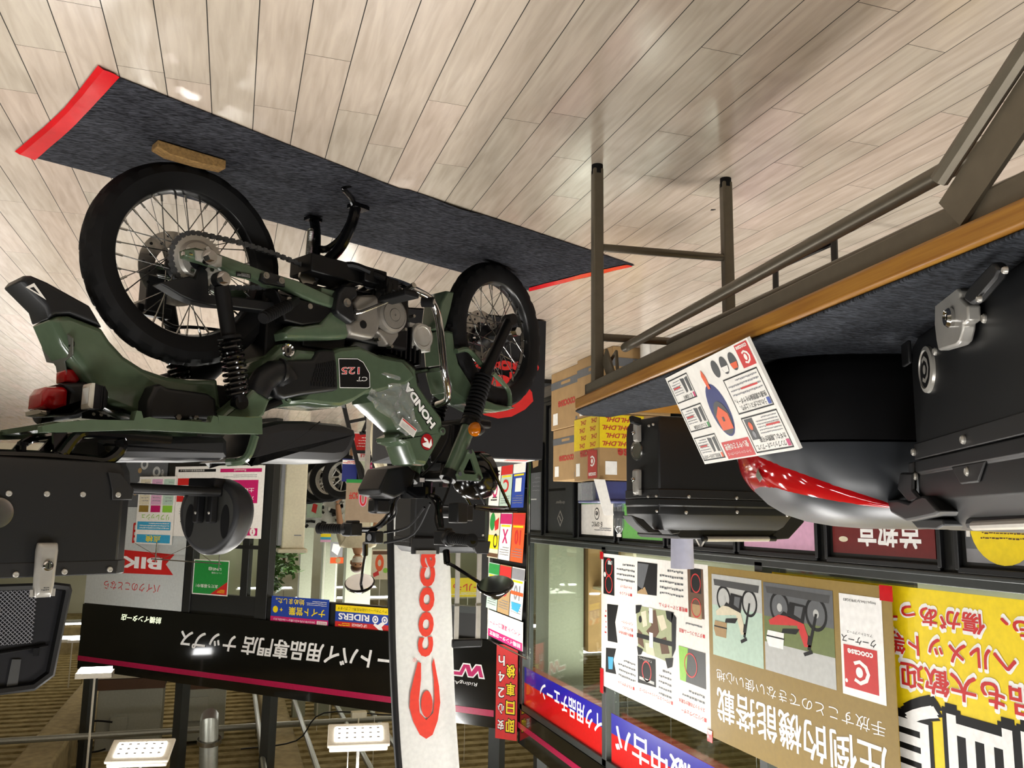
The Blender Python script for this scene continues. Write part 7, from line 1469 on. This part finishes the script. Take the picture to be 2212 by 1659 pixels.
# interior shelving seen through the left windows
for k, (x_, y_, w_, d_h, z_, m_) in enumerate(((-6.2, 7.9, .5, 2.6, 1.75, 'darkgrey'), (-4.6, 10.3, .5, 2.0, 1.9, 'cream'), (-6.6, 4.2, .5, 2.4, 1.7, 'lightgrey'))):
    t = thing('shop_shelf', ('dark shelf unit behind the corner window', 'cream shelf unit deep inside the shop', 'pale shelf unit behind the poster windows')[k], 'shelf', (x_, y_, 0)); g = G()
    g.box((x_, y_, z_/2), (.04, d_h, z_)); g.build('back_panel', m_, t)
    for z in (.1, .5, .9, 1.3, z_-.05): G().box((x_+.2, y_, z), (.38, d_h, .03)).build('shelf_board', m_, t)
q0 = atx(1290, 1330, -4.4); o = G().box((-4.4, q0.y, 1.3), (.5, .6, 2.6)).build('carton_stack_pillar', 'cardboard', None, bevel=.004); tag(o, 'tan boxed pillar with a white letter behind the corner window', 'pillar')
q0 = atx(1225, 1260, -4.0); o = G().box((-3.9, q0.y, 2.02), (.45, .45, 4.04)).build('column', 'col_grey', None); tag(o, 'pale grey column behind the corner window', 'column')
# --- ceiling services
mat('conduit', '8f9188', .35, .6); mat('panel_grey', 'a3a496', .5, .0)
for k, (pA, pB, z_, lab) in enumerate((((629, 1504), (685, 1659), 3.5, 'steel conduit along the ceiling nearest the flag light'), ((545, 1505), (570, 1659), 3.5, 'thin steel conduit beside the sprayed beam'), ((730, 1520), (800, 1659), 3.55, 'steel channel under the deck above the floodlight'), ((790, 1530), (860, 1620), 3.6, 'short steel channel under the deck beside the flag'))):
    A_ = atz(*pA, z_); B_ = atz(*pB, z_); Y_a = max(A_.y, B_.y)+4; x_ = B_.x if k != 4 else A_.x
    o = G().cyl((x_, 6.5, z_), (x_, min(26, Y_a), z_), .03, n=10).build('conduit', 'conduit', None); tag(o, lab, 'pipe')
for k, (py0, Y, r_, lab) in enumerate(((1560, 11.0, .035, 'long brown pipe running across under the ceiling deck'), (1330, 17.5, .03, 'pale pipe running across the far ceiling'))):
    A_ = aty(700, py0, Y); o = G().cyl((-6, Y, A_.z), (7, Y, A_.z), r_, n=10).build('ceiling_pipe', 'conduit', None); tag(o, lab, 'pipe')
a_ = aty(450, 1659, 8.9); b_ = aty(452, 1560, 8.9); t = thing('duct_pipe', 'thick grey insulated pipe with a clamp under the deck', 'pipe', a_); g = G(); g.tube([a_+UP*.4+V((.0, -.3, 0)), a_, b_, b_+V((0, .3, .02))], .085, 16); g.build('pipe', 'conduit', t); g = G(); g.lathe(aty(452, 1600, 8.9), (0, .2, 1), [(.10, -.02), (.11, -.02), (.11, .02), (.10, .02)], 20, closed=True, caps=False); g.build('clamp', 'steel', t)
for k, (x0_, y0_, x1_, y1_, lab) in enumerate(((353, 1486, 200, 1640, 'large grey switch box above the fascia, behind the right floodlight'), (490, 1486, 372, 1604, 'smaller grey switch box left of the dark post above the fascia'))):
    F = fr_at(x0_, y0_, x1_, y1_, 12.2); t = thing('switch_box', lab, 'switch box', F.p(.5, 0)); g = G(); g.prism([F.p(0, 0), F.p(1, 0), F.p(1, 1), F.p(0, 1)], (0, .5, 0)); g.build('cabinet', 'panel_grey', t, bevel=.01)
    g = G(); F2_ = Fr(F.p(.35 if k else .52, .40 if not k else .15), F.u, F.v, F.w*(.26 if not k else .5), F.h*(.30 if not k else .45)); g.prism([F2_.p(0, 0), F2_.p(1, 0), F2_.p(1, 1), F2_.p(0, 1)], (0, -.05, 0)); g.build('door', 'panel_grey', t, bevel=.004)
    g = G(); g.prism([F.p(-.02, -.16), F.p(1.02, -.16), F.p(1.02, 0), F.p(-.02, 0)], (0, .45, 0)); g.build('base_channel', 'brown', t); g = G(); g.prism([F.p(-.05, -.26), F.p(1.1, -.26), F.p(1.1, -.17), F.p(-.05, -.17)], (0, .6, 0)); g.build('shelf_plate', 'cream', t)
    for xx in (.1, .9): G().cyl(F.p(xx, 1, -.2), V((F.p(xx, 1).x, 12.4, 4.0)), .012, n=6).build('hanger_rod', 'steel', t)
P_ = [aty(x, y, 12.0) for x, y in ((243, 1560), (200, 1558), (178, 1578), (170, 1600), (180, 1622), (205, 1624), (228, 1618))]; o = G().tube(smooth_path(P_, 4), .012, 6).build('loose_cable', 'black', None); tag(o, 'black cable loop hanging at the grey switch box', 'cable')
P_ = [aty(x, y, 10.0) for x, y in ((1000, 1535), (860, 1545), (700, 1540), (640, 1600), (520, 1618))]; o = G().tube(smooth_path(P_, 5), .008, 6).build('loose_cable', 'black', None); tag(o, 'long thin black cable slung under the deck beside the flag', 'cable')
q = aty(775, 1543, 9.5); g = G(); g.box(q, (.16, .1, .06)); g.cyl(q, V((q.x, q.y, 4.0)), .01, n=6); o = g.build('junction_box', 'cream', None, bevel=.006); tag(o, 'small cream junction box under the deck above the floodlight', 'box')
